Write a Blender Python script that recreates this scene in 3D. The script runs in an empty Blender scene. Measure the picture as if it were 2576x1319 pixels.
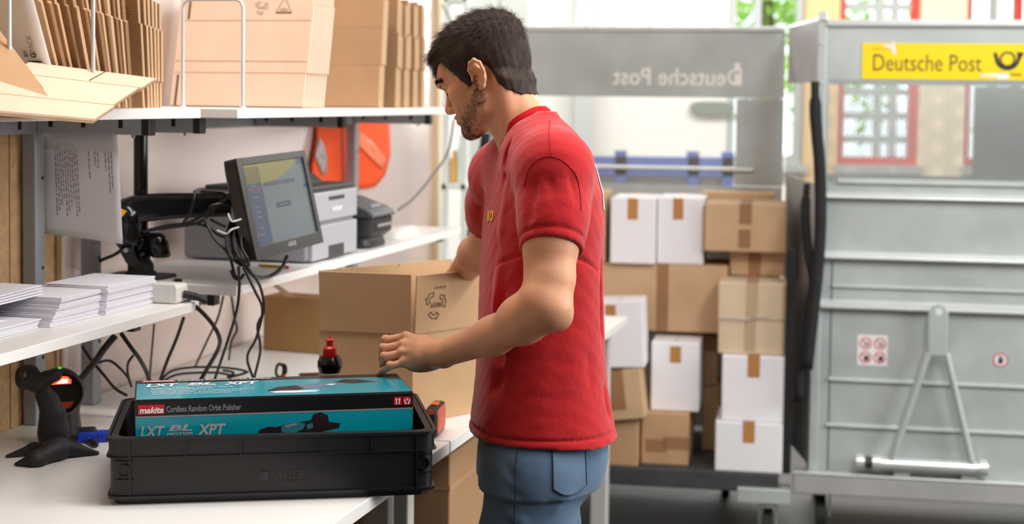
import bpy, bmesh, math, random
import numpy as np
from mathutils import Vector, Matrix

random.seed(7)
rng = np.random.default_rng(11)
SC = bpy.context.scene
COL = SC.collection

# ------------------------------------------------------------------ camera
FPX, CXP, CYP = 3900.0, 1288.0, 450.0
ROLL = 0.012
PITCH = math.atan((450 - 251) / 3900.0)
CAMZ = 1.585
_fw = Vector((0, math.cos(PITCH), -math.sin(PITCH)))
_up0 = Vector((0, math.sin(PITCH), math.cos(PITCH)))
_r0 = Vector((1, 0, 0))
_rt = _r0 * math.cos(ROLL) + _up0 * math.sin(ROLL)
_up = -_r0 * math.sin(ROLL) + _up0 * math.cos(ROLL)
cam_data = bpy.data.cameras.new('camera')
cam = bpy.data.objects.new('camera', cam_data)
COL.objects.link(cam)
cam.matrix_world = Matrix(((_rt.x, _up.x, -_fw.x, 0), (_rt.y, _up.y, -_fw.y, 0),
                           (_rt.z, _up.z, -_fw.z, CAMZ), (0, 0, 0, 1)))
cam_data.sensor_fit = 'HORIZONTAL'
cam_data.sensor_width = 36.0
cam_data.lens = FPX / 2576.0 * 36.0
cam_data.shift_y = -(659.5 - CYP) / 2576.0
cam_data.clip_start = 0.05
cam_data.clip_end = 100
cam_data.dof.use_dof = True
cam_data.dof.focus_distance = 2.86
cam_data.dof.aperture_fstop = 3.4
SC.camera = cam

# ------------------------------------------------------------------ light and exposure
SC.view_settings.view_transform = 'Standard'
SC.view_settings.look = 'None'
SC.view_settings.gamma = 1.0
SC.view_settings.use_curve_mapping = False
SC.view_settings.exposure = 0.0

world = bpy.data.worlds.new('world')
SC.world = world
world.use_nodes = True
_bg = world.node_tree.nodes['Background']
_bg.inputs['Color'].default_value = (0.95, 0.98, 1.0, 1)
_bg.inputs['Strength'].default_value = 2.4


def area_light(name, loc, target, sx, sy, power, color=(1, 1, 1), spread=180):
    ld = bpy.data.lights.new(name, 'AREA')
    ld.shape = 'RECTANGLE'
    ld.size, ld.size_y = sx, sy
    ld.energy = power
    ld.color = color
    ld.spread = math.radians(spread)
    lo = bpy.data.objects.new(name, ld)
    COL.objects.link(lo)
    lo.location = loc
    d = Vector(target) - Vector(loc)
    lo.rotation_euler = d.to_track_quat('-Z', 'Y').to_euler()
    return lo


# daylight through the window band in the right-hand wall of the hall, the hall's ceiling lamp rows, and added fill at the rear
area_light('window_daylight_right', (4.5, 2.75, 2.2), (-0.4, 3.3, 1.3), 2.2, 1.4, 115, (1.0, 0.98, 0.95))
area_light('window_daylight_back', (1.9, 9.2, 2.4), (0.6, 3.5, 1.2), 3.4, 1.4, 90, (1.0, 0.99, 0.97))
area_light('ceiling_lamp_row_bench', (0.0, 2.95, 3.1), (-0.12, 3.0, 0.8), 0.3, 2.2, 40, (1.0, 0.97, 0.95))
area_light('ceiling_lamp_row_hall', (1.6, 3.2, 3.1), (1.66, 4.0, 0.0), 0.4, 4.2, 105, (1.0, 0.99, 0.98))
area_light('rear_wall_fill', (0.9, 7.6, 3.1), (0.9, 8.6, 1.0), 4.0, 0.4, 130, (1.0, 0.99, 0.97))  # added fill light that brightens the back wall


def ray(px, py):
    return _fw + _rt * ((px - CXP) / FPX) - _up * ((py - CYP) / FPX)


def D(px, py, Y):
    """world point seen at pixel (px, py) standing at depth Y"""
    d = ray(px, py)
    return Vector((0, 0, CAMZ)) + d * (Y / d.y)


def G(px, py, z):
    """world point seen at pixel (px, py) standing at height z"""
    d = ray(px, py)
    return Vector((0, 0, CAMZ)) + d * ((z - CAMZ) / d.z)


# bench frame: e runs along the packing benches away from the camera, n from their front edge to the wall
BANG = math.radians(15)
E2 = Vector((math.sin(BANG), math.cos(BANG), 0))
N2 = Vector((-math.cos(BANG), math.sin(BANG), 0))
R0 = Vector((-0.1508, 3.205, 0))
UPV = Vector((0, 0, 1))
TABLE = 0.85


def B(e, n, z):
    return R0 + E2 * e + N2 * n + UPV * z


def WN(px, py, n):
    """world point seen at pixel (px, py) lying in the vertical plane n = const of the bench frame"""
    d = ray(px, py)
    o = Vector((0, 0, CAMZ))
    t = (n - (o - R0).dot(N2)) / d.dot(N2)
    return o + d * t


ORD = ('first second third fourth fifth sixth seventh eighth ninth tenth eleventh twelfth thirteenth fourteenth '
       'fifteenth sixteenth seventeenth eighteenth nineteenth twentieth').split()


# ------------------------------------------------------------------ materials
def lin(c):
    out = []
    for v in c[:3]:
        v = v / 255.0
        out.append(v / 12.92 if v <= 0.04045 else ((v + 0.055) / 1.055) ** 2.4)
    return (out[0], out[1], out[2], 1.0)


_mats = {}


def M(name, c=(200, 200, 200), rough=0.5, metal=0.0, spec=0.5, var=0.0, vscale=6.0, bump=0.0, bscale=120.0,
      emit=None, estr=0.0, alpha=1.0, trans=0.0, sss=0.0, coat=0.0, stretch=None, rvar=0.0, sheen=0.0):
    """principled material with procedural colour variation and fine relief"""
    if name in _mats:
        return _mats[name]
    m = bpy.data.materials.new(name)
    m.use_nodes = True
    nt = m.node_tree
    b = nt.nodes['Principled BSDF']
    col = lin(c)
    b.inputs['Base Color'].default_value = col
    b.inputs['Roughness'].default_value = rough
    b.inputs['Metallic'].default_value = metal
    b.inputs['Specular IOR Level'].default_value = spec
    b.inputs['Alpha'].default_value = alpha
    b.inputs['Transmission Weight'].default_value = trans
    b.inputs['Coat Weight'].default_value = coat
    b.inputs['Sheen Weight'].default_value = sheen
    if sss:
        b.inputs['Subsurface Weight'].default_value = sss
        b.inputs['Subsurface Radius'].default_value = (0.012, 0.005, 0.003)
    if emit:
        b.inputs['Emission Color'].default_value = lin(emit)
        b.inputs['Emission Strength'].default_value = estr
    tc = nt.nodes.new('ShaderNodeTexCoord')
    vec = tc.outputs['Object']
    if stretch:
        mp = nt.nodes.new('ShaderNodeMapping')
        mp.inputs['Scale'].default_value = stretch
        nt.links.new(vec, mp.inputs['Vector'])
        vec = mp.outputs['Vector']
    if var:
        n = nt.nodes.new('ShaderNodeTexNoise')
        n.inputs['Scale'].default_value = vscale
        n.inputs['Detail'].default_value = 6
        nt.links.new(vec, n.inputs['Vector'])
        r = nt.nodes.new('ShaderNodeValToRGB')
        r.color_ramp.elements[0].position = 0.3
        r.color_ramp.elements[1].position = 0.7
        r.color_ramp.elements[0].color = tuple(max(0, v * (1 - var)) for v in col[:3]) + (1,)
        r.color_ramp.elements[1].color = tuple(min(1, v * (1 + var)) for v in col[:3]) + (1,)
        nt.links.new(n.outputs['Fac'], r.inputs['Fac'])
        nt.links.new(r.outputs['Color'], b.inputs['Base Color'])
        if rvar:
            mr = nt.nodes.new('ShaderNodeMapRange')
            mr.inputs['To Min'].default_value = max(0.02, rough - rvar)
            mr.inputs['To Max'].default_value = min(1, rough + rvar)
            nt.links.new(n.outputs['Fac'], mr.inputs['Value'])
            nt.links.new(mr.outputs['Result'], b.inputs['Roughness'])
    if bump:
        n2 = nt.nodes.new('ShaderNodeTexNoise')
        n2.inputs['Scale'].default_value = bscale
        n2.inputs['Detail'].default_value = 4
        nt.links.new(vec, n2.inputs['Vector'])
        bp = nt.nodes.new('ShaderNodeBump')
        bp.inputs['Strength'].default_value = bump
        bp.inputs['Distance'].default_value = 0.002
        nt.links.new(n2.outputs['Fac'], bp.inputs['Height'])
        nt.links.new(bp.outputs['Normal'], b.inputs['Normal'])
    _mats[name] = m
    return m


def cardboard(name, c, flute=(0, 0, 1), freq=160.0):
    """kraft board: fibre mottling plus the faint washboard of the flutes running across `flute`"""
    if name in _mats:
        return _mats[name]
    m = M(name, c, rough=0.78, spec=0.25, var=0.055, vscale=9, bump=0.12, bscale=260)
    nt = m.node_tree
    b = nt.nodes['Principled BSDF']
    tc = [n for n in nt.nodes if n.type == 'TEX_COORD'][0]
    vm = nt.nodes.new('ShaderNodeVectorMath')
    vm.operation = 'DOT_PRODUCT'
    vm.inputs[1].default_value = flute
    nt.links.new(tc.outputs['Object'], vm.inputs[0])
    mu = nt.nodes.new('ShaderNodeMath')
    mu.operation = 'MULTIPLY'
    mu.inputs[1].default_value = freq * 6.2832
    nt.links.new(vm.outputs['Value'], mu.inputs[0])
    si = nt.nodes.new('ShaderNodeMath')
    si.operation = 'SINE'
    nt.links.new(mu.outputs[0], si.inputs[0])
    bp = nt.nodes.new('ShaderNodeBump')
    bp.inputs['Strength'].default_value = 0.10
    bp.inputs['Distance'].default_value = 0.001
    nt.links.new(si.outputs[0], bp.inputs['Height'])
    old = b.inputs['Normal'].links[0].from_socket
    nt.links.new(old, bp.inputs['Normal'])
    nt.links.new(bp.outputs['Normal'], b.inputs['Normal'])
    return m


# ------------------------------------------------------------------ mesh building
WLOC = {}


class MB:
    def __init__(self):
        self.v, self.f = [], []

    def add(self, vs, fs):
        k = len(self.v)
        self.v += [tuple(p) for p in vs]
        self.f += [tuple(i + k for i in q) for q in fs]
        return self

    def obox(self, o, a, b, c):
        o, a, b, c = Vector(o), Vector(a), Vector(b), Vector(c)
        if a.cross(b).dot(c) < 0:
            a, b = b, a
        vs = [o, o + a, o + a + b, o + b, o + c, o + a + c, o + a + b + c, o + b + c]
        return self.add(vs, [(0, 3, 2, 1), (4, 5, 6, 7), (0, 1, 5, 4), (1, 2, 6, 5), (2, 3, 7, 6), (3, 0, 4, 7)])

    def bbox(self, e0, e1, n0, n1, z0, z1):
        """box in the bench frame"""
        return self.obox(B(e0, n0, z0), E2 * (e1 - e0), N2 * (n1 - n0), UPV * (z1 - z0))

    def xbox(self, x0, x1, y0, y1, z0, z1):
        return self.obox((x0, y0, z0), (x1 - x0, 0, 0), (0, y1 - y0, 0), (0, 0, z1 - z0))

    def tube(self, pts, r, seg=8, caps=True):
        pts = [Vector(p) for p in pts]
        n = len(pts)
        rs = r if isinstance(r, (list, tuple)) else [r] * n
        vs, fs = [], []
        t0 = (pts[1] - pts[0]).normalized()
        ref = Vector((0, 0, 1)) if abs(t0.z) < 0.9 else Vector((1, 0, 0))
        u = t0.cross(ref).normalized()
        for i in range(n):
            if i == 0:
                t = t0
            elif i == n - 1:
                t = (pts[i] - pts[i - 1]).normalized()
            else:
                t = ((pts[i + 1] - pts[i]).normalized() + (pts[i] - pts[i - 1]).normalized())
                t = t.normalized() if t.length > 1e-6 else t0
            u = (u - t * u.dot(t)).normalized()
            w = t.cross(u)
            for k in range(seg):
                a = 2 * math.pi * k / seg
                vs.append(pts[i] + (u * math.cos(a) + w * math.sin(a)) * rs[i])
        for i in range(n - 1):
            for k in range(seg):
                k2 = (k + 1) % seg
                fs.append((i * seg + k, i * seg + k2, (i + 1) * seg + k2, (i + 1) * seg + k))
        if caps:
            fs.append(tuple(range(seg))[::-1])
            fs.append(tuple((n - 1) * seg + k for k in range(seg)))
        return self.add(vs, fs)

    def lathe(self, prof, o, ax=(0, 0, 1), seg=28):
        o, ax = Vector(o), Vector(ax).normalized()
        ref = Vector((1, 0, 0)) if abs(ax.x) < 0.9 else Vector((0, 1, 0))
        u = (ref - ax * ref.dot(ax)).normalized()
        w = ax.cross(u)
        vs, fs = [], []
        for r, h in prof:
            for k in range(seg):
                a = 2 * math.pi * k / seg
                vs.append(o + ax * h + (u * math.cos(a) + w * math.sin(a)) * max(r, 1e-5))
        for i in range(len(prof) - 1):
            for k in range(seg):
                k2 = (k + 1) % seg
                fs.append((i * seg + k, i * seg + k2, (i + 1) * seg + k2, (i + 1) * seg + k))
        fs.append(tuple(range(seg))[::-1])
        fs.append(tuple((len(prof) - 1) * seg + k for k in range(seg)))
        return self.add(vs, fs)

    def prism(self, poly, o, u, v, w):
        """polygon (2-D points along u, v) pushed along vector w"""
        o, u, v, w = Vector(o), Vector(u), Vector(v), Vector(w)
        n = len(poly)
        ar = sum(poly[i][0] * poly[(i + 1) % n][1] - poly[(i + 1) % n][0] * poly[i][1] for i in range(n))
        if ar * u.cross(v).dot(w) < 0:
            poly = poly[::-1]
        vs = [o + u * a + v * b for a, b in poly] + [o + u * a + v * b + w for a, b in poly]
        fs = [tuple(range(n))[::-1], tuple(range(n, 2 * n))]
        for i in range(n):
            j = (i + 1) % n
            fs.append((i, j, n + j, n + i))
        return self.add(vs, fs)

    def poly(self, pts):
        return self.add(pts, [tuple(range(len(pts)))])

    def grid(self, fn, nu, nv):
        vs = [fn(i / nu, j / nv) for i in range(nu + 1) for j in range(nv + 1)]
        fs = [(i * (nv + 1) + j, (i + 1) * (nv + 1) + j, (i + 1) * (nv + 1) + j + 1, i * (nv + 1) + j + 1)
              for i in range(nu) for j in range(nv)]
        return self.add(vs, fs)

    def build(self, name, mat, parent=None, bevel=0.0, seg=2, smooth=False, solid=0.0, sub=0, angle=40):
        return mesh_obj(name, self.v, self.f, mat, parent, bevel, seg, smooth, solid, sub, angle)


def mesh_obj(name, v, f, mat, parent=None, bevel=0.0, seg=2, smooth=False, solid=0.0, sub=0, angle=40):
    va = np.array([tuple(p) for p in v], dtype=float) if not isinstance(v, np.ndarray) else v
    lo, hi = va.min(0), va.max(0)
    org = Vector(((lo[0] + hi[0]) / 2, (lo[1] + hi[1]) / 2, lo[2]))
    me = bpy.data.meshes.new(name)
    me.from_pydata((va - np.array(org)).tolist(), [], f if isinstance(f, list) else f.tolist())
    me.update()
    me.materials.append(mat)
    o = bpy.data.objects.new(name, me)
    COL.objects.link(o)
    place(o, org, parent)
    if smooth:
        me.polygons.foreach_set('use_smooth', [True] * len(me.polygons))
        if angle < 180:
            try:
                me.set_sharp_from_angle(angle=math.radians(angle))
            except Exception:
                pass
    if solid:
        md = o.modifiers.new('thickness', 'SOLIDIFY')
        md.thickness = solid
        md.offset = 0
    if bevel:
        md = o.modifiers.new('bevel', 'BEVEL')
        md.width = bevel
        md.segments = seg
        md.limit_method = 'ANGLE'
        md.angle_limit = math.radians(35)
    if sub:
        md = o.modifiers.new('sub', 'SUBSURF')
        md.levels = md.render_levels = sub
    return o


def place(o, org, parent):
    o.location = org
    WLOC[o] = Vector(org)
    if parent is not None:
        o.parent = parent
        o.matrix_parent_inverse = Matrix.Translation(-WLOC[parent])


def thing(name, label, cat, base, group=None):
    o = bpy.data.objects.new(name, None)
    o.empty_display_size = 0.05
    COL.objects.link(o)
    place(o, Vector(base), None)
    return tag(o, label, cat, group)


def tag(o, label, cat, group=None):
    o['label'] = label
    o['category'] = cat
    if group:
        o['group'] = group
    return o


def struct(o):
    o['kind'] = 'structure'
    return o


def box(name, mat, o, a, b, c, parent=None, bevel=0.0, **k):
    return MB().obox(o, a, b, c).build(name, mat, parent, bevel, **k)


def smooth_path(pts, n=10):
    """Catmull-Rom through the points"""
    P = [Vector(p) for p in pts]
    P = [P[0] * 2 - P[1]] + P + [P[-1] * 2 - P[-2]]
    out = []
    for i in range(1, len(P) - 2):
        for k in range(n):
            t = k / n
            a, b, c, d = P[i - 1], P[i], P[i + 1], P[i + 2]
            out.append(0.5 * ((2 * b) + (c - a) * t + (2 * a - 5 * b + 4 * c - d) * t * t + (3 * b - a - 3 * c + d) * t ** 3))
    out.append(P[-2])
    return out


def lettering(body, o, u, v, w, h=None, mat=None, parent=None, name='lettering', lift=0.0006, bold=0.0, shear=0.0,
              mirror=False, space=1.0):
    """flat printed text filling width w (and height h) from corner o along unit axes u (reading) and v (up)"""
    cu = bpy.data.curves.new('txt', 'FONT')
    cu.body = body
    cu.size = 1.0
    cu.offset = bold
    cu.shear = shear
    cu.space_character = space
    cu.resolution_u = 3
    ob = bpy.data.objects.new('txt', cu)
    COL.objects.link(ob)
    dg = bpy.context.evaluated_depsgraph_get()
    me = bpy.data.meshes.new_from_object(ob.evaluated_get(dg))
    bpy.data.objects.remove(ob)
    n = len(me.vertices)
    co = np.zeros(n * 3)
    me.vertices.foreach_get('co', co)
    co = co.reshape(-1, 3)
    lo, hi = co.min(0), co.max(0)
    fs = [tuple(p.vertices) for p in me.polygons]
    bpy.data.meshes.remove(me)
    sx = w / (hi[0] - lo[0])
    sy = sx if h is None else h / (hi[1] - lo[1])
    o, u, v = Vector(o), Vector(u).normalized(), Vector(v).normalized()
    nn = u.cross(v).normalized() * lift
    pts = []
    for p in co:
        a = (p[0] - lo[0]) * sx
        if mirror:
            a = w - a
        pts.append(o + u * a + v * ((p[1] - lo[1]) * sy) + nn)
    if mirror:
        fs = [q[::-1] for q in fs]
    return mesh_obj(name, pts, fs, mat, parent)
# ================================================================== the hall
m_floor = M('floor_concrete', (32, 32, 33), rough=0.55, var=0.15, vscale=3, bump=0.1)
m_wallw = M('wall_paint', (226, 222, 214), rough=0.7, var=0.02, vscale=2)
m_chip = M('chipboard', (196, 160, 116), rough=0.8, var=0.16, vscale=45, bump=0.15, bscale=200)
m_ceil = M('ceiling_paint', (225, 224, 220), rough=0.8)
m_wood = M('pale_wood', (222, 186, 132), rough=0.6, var=0.1, vscale=5, stretch=(8, 8, 0.6))
m_red = M('red_frame_paint', (205, 62, 46), rough=0.4)
m_cream = M('cream_paint', (238, 220, 190), rough=0.7, var=0.03)
m_greypost = M('grey_post_paint', (172, 176, 172), rough=0.5)
m_glass = M('window_glass', (235, 245, 245), rough=0.02, trans=1.0, spec=0.3)

struct(MB().xbox(-3.2, 4.6, -1.6, 9.9, -0.06, 0.0).build('floor', m_floor))
struct(MB().xbox(-3.2, 4.6, -1.6, 9.9, 3.25, 3.35).build('ceiling', m_ceil))


def ribbed(name):
    m = M(name, (230, 211, 204), rough=0.16, spec=0.9, var=0.012, vscale=3, coat=0.6)
    m.node_tree.nodes['Principled BSDF'].inputs['Coat Roughness'].default_value = 0.12
    nt = m.node_tree
    b = nt.nodes['Principled BSDF']
    tc = [n for n in nt.nodes if n.type == 'TEX_COORD'][0]
    w = nt.nodes.new('ShaderNodeTexWave')
    w.bands_direction = 'Z'
    w.inputs['Scale'].default_value = 52
    w.inputs['Distortion'].default_value = 1.1
    w.inputs['Detail'].default_value = 1
    w.inputs['Detail Scale'].default_value = 0.4
    nt.links.new(tc.outputs['Object'], w.inputs['Vector'])
    bp = nt.nodes.new('ShaderNodeBump')
    bp.inputs['Strength'].default_value = 0.16
    bp.inputs['Distance'].default_value = 0.003
    nt.links.new(w.outputs['Fac'], bp.inputs['Height'])
    nt.links.new(bp.outputs['Normal'], b.inputs['Normal'])
    return m


struct(MB().bbox(0.13, 3.0, 0.985, 1.05, 0, 3.25).build('wall_left', ribbed('ribbed_panel')))
struct(MB().bbox(-4.4, 0.13, 0.955, 1.05, 0, 3.25).build('wall_left_chipboard', m_chip))
struct(MB().bbox(-0.085, -0.0835, 0.9535, 0.9565, 0, 3.25).build('trim_1', M('chip_joint', (120, 92, 60), rough=0.9)))
struct(MB().bbox(3.0, 3.045, 0.965, 1.06, 0, 3.25).build('trim_2', M('pale_trim_wood', (226, 200, 158), rough=0.6, var=0.06, vscale=5, stretch=(8, 8, 0.6)), bevel=0.004))

# wall behind the camera, right-hand wall with its window opening
struct(MB().xbox(-3.2, 4.6, -1.7, -1.6, 0, 3.25).build('wall_front', M('dark_hall_wall', (96, 92, 88), rough=0.8)))
wr = MB()
wr.xbox(4.55, 4.65, -1.6, 9.9, 0, 1.05).xbox(4.55, 4.65, -1.6, 9.9, 3.1, 3.25)
wr.xbox(4.55, 4.65, -1.6, 1.6, 1.05, 3.1).xbox(4.55, 4.65, 3.9, 9.9, 1.05, 3.1)
struct(wr.build('wall_right', m_wallw))

YB = 9.8


def bx(px):
    return D(px, 200, YB).x


ZS = 1.2    # sill height of the rear windows
wb = MB()
XL = D(900, 200, YB).x
wb.xbox(XL, bx(1325), YB, YB + 0.12, 0, 3.25)
wb.xbox(bx(1325), bx(1492), YB, YB + 0.12, 0, 1.62).xbox(bx(1325), bx(1492), YB, YB + 0.12, 1.86, 3.25)
wb.xbox(bx(1492), bx(1830), YB, YB + 0.12, 0, 3.25)
wb.xbox(bx(1830), 4.6, YB, YB + 0.12, 0, ZS)
wb.xbox(bx(1830), 4.6, YB, YB + 0.12, 3.0, 3.25)
struct(wb.build('wall_back', m_wallw))
struct(MB().xbox(bx(1310), bx(1500), YB + 0.12, YB + 0.5, 1.5, 2.0).build('wall_back_recess', M('recess_beige', (205, 186, 156), rough=0.8)))
struct(MB().xbox(bx(1458), bx(1492), YB - 0.015, YB + 0.1, 1.62, 1.83).xbox(bx(1325), bx(1492), YB - 0.015, YB + 0.1, 1.83, 1.86)
       .build('trim_3', M('dark_recess_frame', (120, 112, 100), rough=0.6)))
struct(MB().xbox(bx(2022), bx(2106), YB - 0.05, YB + 0.13, 0, 3.25).build('trim_4', m_wood))
struct(MB().xbox(bx(2310), bx(2424), YB - 0.05, YB + 0.13, 0, 3.25).build('trim_5', m_cream))
struct(MB().xbox(XL - 2.2, XL, YB - 0.6, YB - 0.5, 0, 3.25).build('wall_back_side', m_wallw))


def window(n, p0, p1, red, bars, mull):
    x0, x1 = bx(p0), bx(p1)
    fr = MB()
    t = 0.045
    fr.xbox(x0, x0 + t, YB + 0.01, YB + 0.08, ZS, 3.0).xbox(x1 - t, x1, YB + 0.01, YB + 0.08, ZS, 3.0)
    fr.xbox(x0 + t, x1 - t, YB + 0.01, YB + 0.08, ZS, ZS + 0.05).xbox(x0 + t, x1 - t, YB + 0.01, YB + 0.08, 2.95, 3.0)
    w = struct(fr.build('window_%d' % n, m_red if red else m_greypost))
    for z in bars:
        MB().xbox(x0 + t, x1 - t, YB + 0.025, YB + 0.065, z - 0.022, z + 0.022).build('glazing_bar', m_greypost, w)
    for p in mull:
        xm = bx(p)
        MB().xbox(xm - 0.022, xm + 0.022, YB + 0.022, YB + 0.068, ZS + 0.05, 2.95).build('mullion', m_greypost, w)
    MB().xbox(x0 + t, x1 - t, YB + 0.04, YB + 0.046, ZS + 0.05, 2.95).build('pane', m_glass, w)
    MB().xbox(x0 - 0.02, x1 + 0.02, YB - 0.09, YB + 0.01, ZS - 0.05, ZS - 0.002).build('window_sill', m_greypost, w)
    return w


window(1, 1832, 2021, False, (2.3,), (1905,))
window(2, 2107, 2309, True, (1.36, 1.51, 1.66, 2.2), (2212, 2252))
window(3, 2425, 2570, True, (2.3,), (2500,))

# ================================================================== packing benches
m_top = M('bench_laminate', (236, 233, 230), rough=0.42, spec=0.45, var=0.015, vscale=4, bump=0.03, bscale=400)
m_edge = M('bench_edge_band', (226, 224, 222), rough=0.45)
m_steel = M('grey_powder_coat', (150, 154, 158), rough=0.42, spec=0.5, var=0.03, vscale=12, bump=0.04, bscale=500)
m_legp = M('light_powder_coat', (198, 197, 192), rough=0.45, var=0.03)
m_cap = M('black_plastic_cap', (24, 23, 25), rough=0.45)
m_slot = M('slot_shadow', (22, 18, 20), rough=0.9)
m_bolt = M('zinc_bolt', (190, 192, 192), rough=0.3, metal=0.9)


def shelf_arm(par, e, n0, n1, z0, z1, slots, w=0.03):
    a = MB().bbox(e - w / 2, e + w / 2, n1 + 0.012, n0, z0, z1).build('shelf_arm', m_steel, par, bevel=0.003)
    MB().bbox(e - w / 2 - 0.001, e + w / 2 + 0.001, n1 - 0.006, n1 + 0.013, z0 - 0.001, z1 + 0.001).build('end_cap', m_cap, a, bevel=0.003)
    for s in slots:
        MB().bbox(e - w / 2 - 0.0012, e - w / 2 + 0.002, s - 0.005, s + 0.005, z1 - 0.022, z1 - 0.004).build('slot', m_slot, a)
    MB().lathe([(0.004, 0), (0.004, 0.006)], B(e, n1 + 0.04, z0 - 0.006), seg=8).build('bolt', m_bolt, a)


def bench(label, e0, e1, posts, legs, depth, ms, us, arms_e, near):
    t = thing('packing_bench', label, 'workbench', B((max(e0, -1.2) + e1) / 2, 0.45, 0))
    MB().bbox(e0, e1, 0, depth, TABLE - 0.026, TABLE).build('table_top', m_top, t, bevel=0.0015)
    for e, n in legs:
        g = MB().bbox(e - 0.022, e + 0.022, n - 0.02, n + 0.035, 0.03, TABLE - 0.027).build('leg', m_legp, t, bevel=0.004)
        MB().lathe([(0.022, 0), (0.022, 0.008), (0.008, 0.012), (0.008, 0.03)], B(e, n + 0.008, 0), seg=12).build('foot', m_cap, g)
    MB().bbox(e0 + 0.06, e1 - 0.06, 0.16, 0.19, TABLE - 0.075, TABLE - 0.027).build('rail', m_legp, t, bevel=0.003)
    MB().bbox(e0 + 0.06, e1 - 0.06, 0.84, 0.87, TABLE - 0.075, TABLE - 0.027).build('rail', m_legp, t, bevel=0.003)
    for e in posts:
        p = MB().bbox(e - 0.02, e + 0.02, 0.915, 0.949, TABLE, 1.535).build('upright', m_steel, t, bevel=0.004)
        for z in (1.0, 1.20, 1.40):
            MB().lathe([(0.004, 0), (0.004, 0.0012)], B(e + 0.008, 0.915, z), -N2, seg=10).build('hole', m_slot, p)
    MB().bbox(min(posts), max(posts), 0.919, 0.945, 1.497, 1.535).build('rear_rail', m_steel, t, bevel=0.003)
    if near:
        MB().bbox(-0.1 - 0.005, -0.1 + 0.005, 0.917, 0.92, 1.508, 1.531).build('slot', m_slot, t)
        MB().bbox(-0.18 - 0.005, -0.18 + 0.005, 0.917, 0.92, 1.508, 1.531).build('slot', m_slot, t)
    (ma, mb_, mn, mz), (ua, ub, un, uz) = ms, us
    MB().bbox(ma, mb_, mn, 0.91, mz - 0.021, mz).build('shelf_board', m_top, t, bevel=0.0012)
    MB().bbox(ua, ub, un, 0.912, uz - 0.021, uz).build('shelf_board', m_top, t, bevel=0.0012)
    for e in arms_e:
        shelf_arm(t, e, 0.914, 0.648, 1.499, 1.5355, (0.71, 0.80, 0.88))
    for e in posts:
        shelf_arm(t, e, 0.914, mn + 0.10, mz - 0.057, mz - 0.0215, ())
    return t


bench('white laminate packing bench nearest the camera, carrying the black crate', -2.3, 0.092, (-0.025, -1.55),
      ((0.03, 0.13), (0.03, 0.80), (-2.2, 0.13), (-2.2, 0.80)), 0.954, (-1.6, 0.08, 0.583, 1.129), (-1.6, 0.08, 0.58, 1.557), (-0.025, -1.55), True)
bench('white laminate packing bench farther back, under the printer and monitor shelf', 0.1, 2.13, (0.218, 1.94),
      ((0.165, 0.13), (0.165, 0.80), (2.03, 0.06), (2.03, 0.80)), 0.975, (0.12, 1.85, 0.512, 1.159), (0.12, 1.93, 0.51, 1.557),
      (0.218, 1.12, 1.92), False)
# ================================================================== roll containers
CU = Vector((math.cos(math.radians(10)), -math.sin(math.radians(10)), 0))   # along their fronts
CV = Vector((math.sin(math.radians(10)), math.cos(math.radians(10)), 0))    # towards their backs
m_galv = M('galvanised_sheet', (186, 194, 192), rough=0.42, metal=0.25, spec=0.5, var=0.10, vscale=5, rvar=0.10, bump=0.03, bscale=60)
m_galv2 = M('galvanised_sheet_matt', (172, 173, 173), rough=0.55, metal=0.2, var=0.08, vscale=6, rvar=0.08)
m_zinc = M('bright_zinc', (228, 232, 232), rough=0.3, metal=0.5, var=0.06, vscale=9)
m_blackrub = M('black_rubber', (20, 20, 21), rough=0.7, bump=0.1)
m_deck = M('dark_deck', (62, 62, 64), rough=0.7, var=0.2, vscale=14, bump=0.2)
m_strap = M('black_webbing', (26, 25, 27), rough=0.8, bump=0.4, bscale=600)


def perforated(name, base, openf):
    m = M(name, base, rough=0.45, metal=0.5)
    nt = m.node_tree
    b = nt.nodes['Principled BSDF']
    out = [n for n in nt.nodes if n.type == 'OUTPUT_MATERIAL'][0]
    tc = [n for n in nt.nodes if n.type == 'TEX_COORD'][0]

    def dotp(v):
        d = nt.nodes.new('ShaderNodeVectorMath')
        d.operation = 'DOT_PRODUCT'
        d.inputs[1].default_value = v
        nt.links.new(tc.outputs['Object'], d.inputs[0])
        return d.outputs['Value']

    def math_(op, a, bv=None):
        n = nt.nodes.new('ShaderNodeMath')
        n.operation = op
        for i, s in enumerate((a, bv)):
            if s is None:
                continue
            if isinstance(s, (int, float)):
                n.inputs[i].default_value = s
            else:
                nt.links.new(s, n.inputs[i])
        return n.outputs[0]
    k = 2 * math.pi / 0.0095
    a = math_('COSINE', math_('MULTIPLY', dotp(CU), k))
    c1 = dotp(tuple(CU * 0.5 + UPV * 0.866))
    c2 = dotp(tuple(CU * -0.5 + UPV * 0.866))
    s = math_('ADD', a, math_('ADD', math_('COSINE', math_('MULTIPLY', c1, k)), math_('COSINE', math_('MULTIPLY', c2, k))))
    hole = math_('GREATER_THAN', s, openf)
    tr = nt.nodes.new('ShaderNodeBsdfTransparent')
    mx = nt.nodes.new('ShaderNodeMixShader')
    nt.links.new(hole, mx.inputs[0])
    nt.links.new(b.outputs[0], mx.inputs[1])
    nt.links.new(tr.outputs[0], mx.inputs[2])
    nt.links.new(mx.outputs[0], out.inputs['Surface'])
    return m


m_perf = perforated('perforated_sheet', (172, 178, 178), -0.75)
m_perf2 = perforated('perforated_sheet_open', (190, 192, 192), -0.95)


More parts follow.
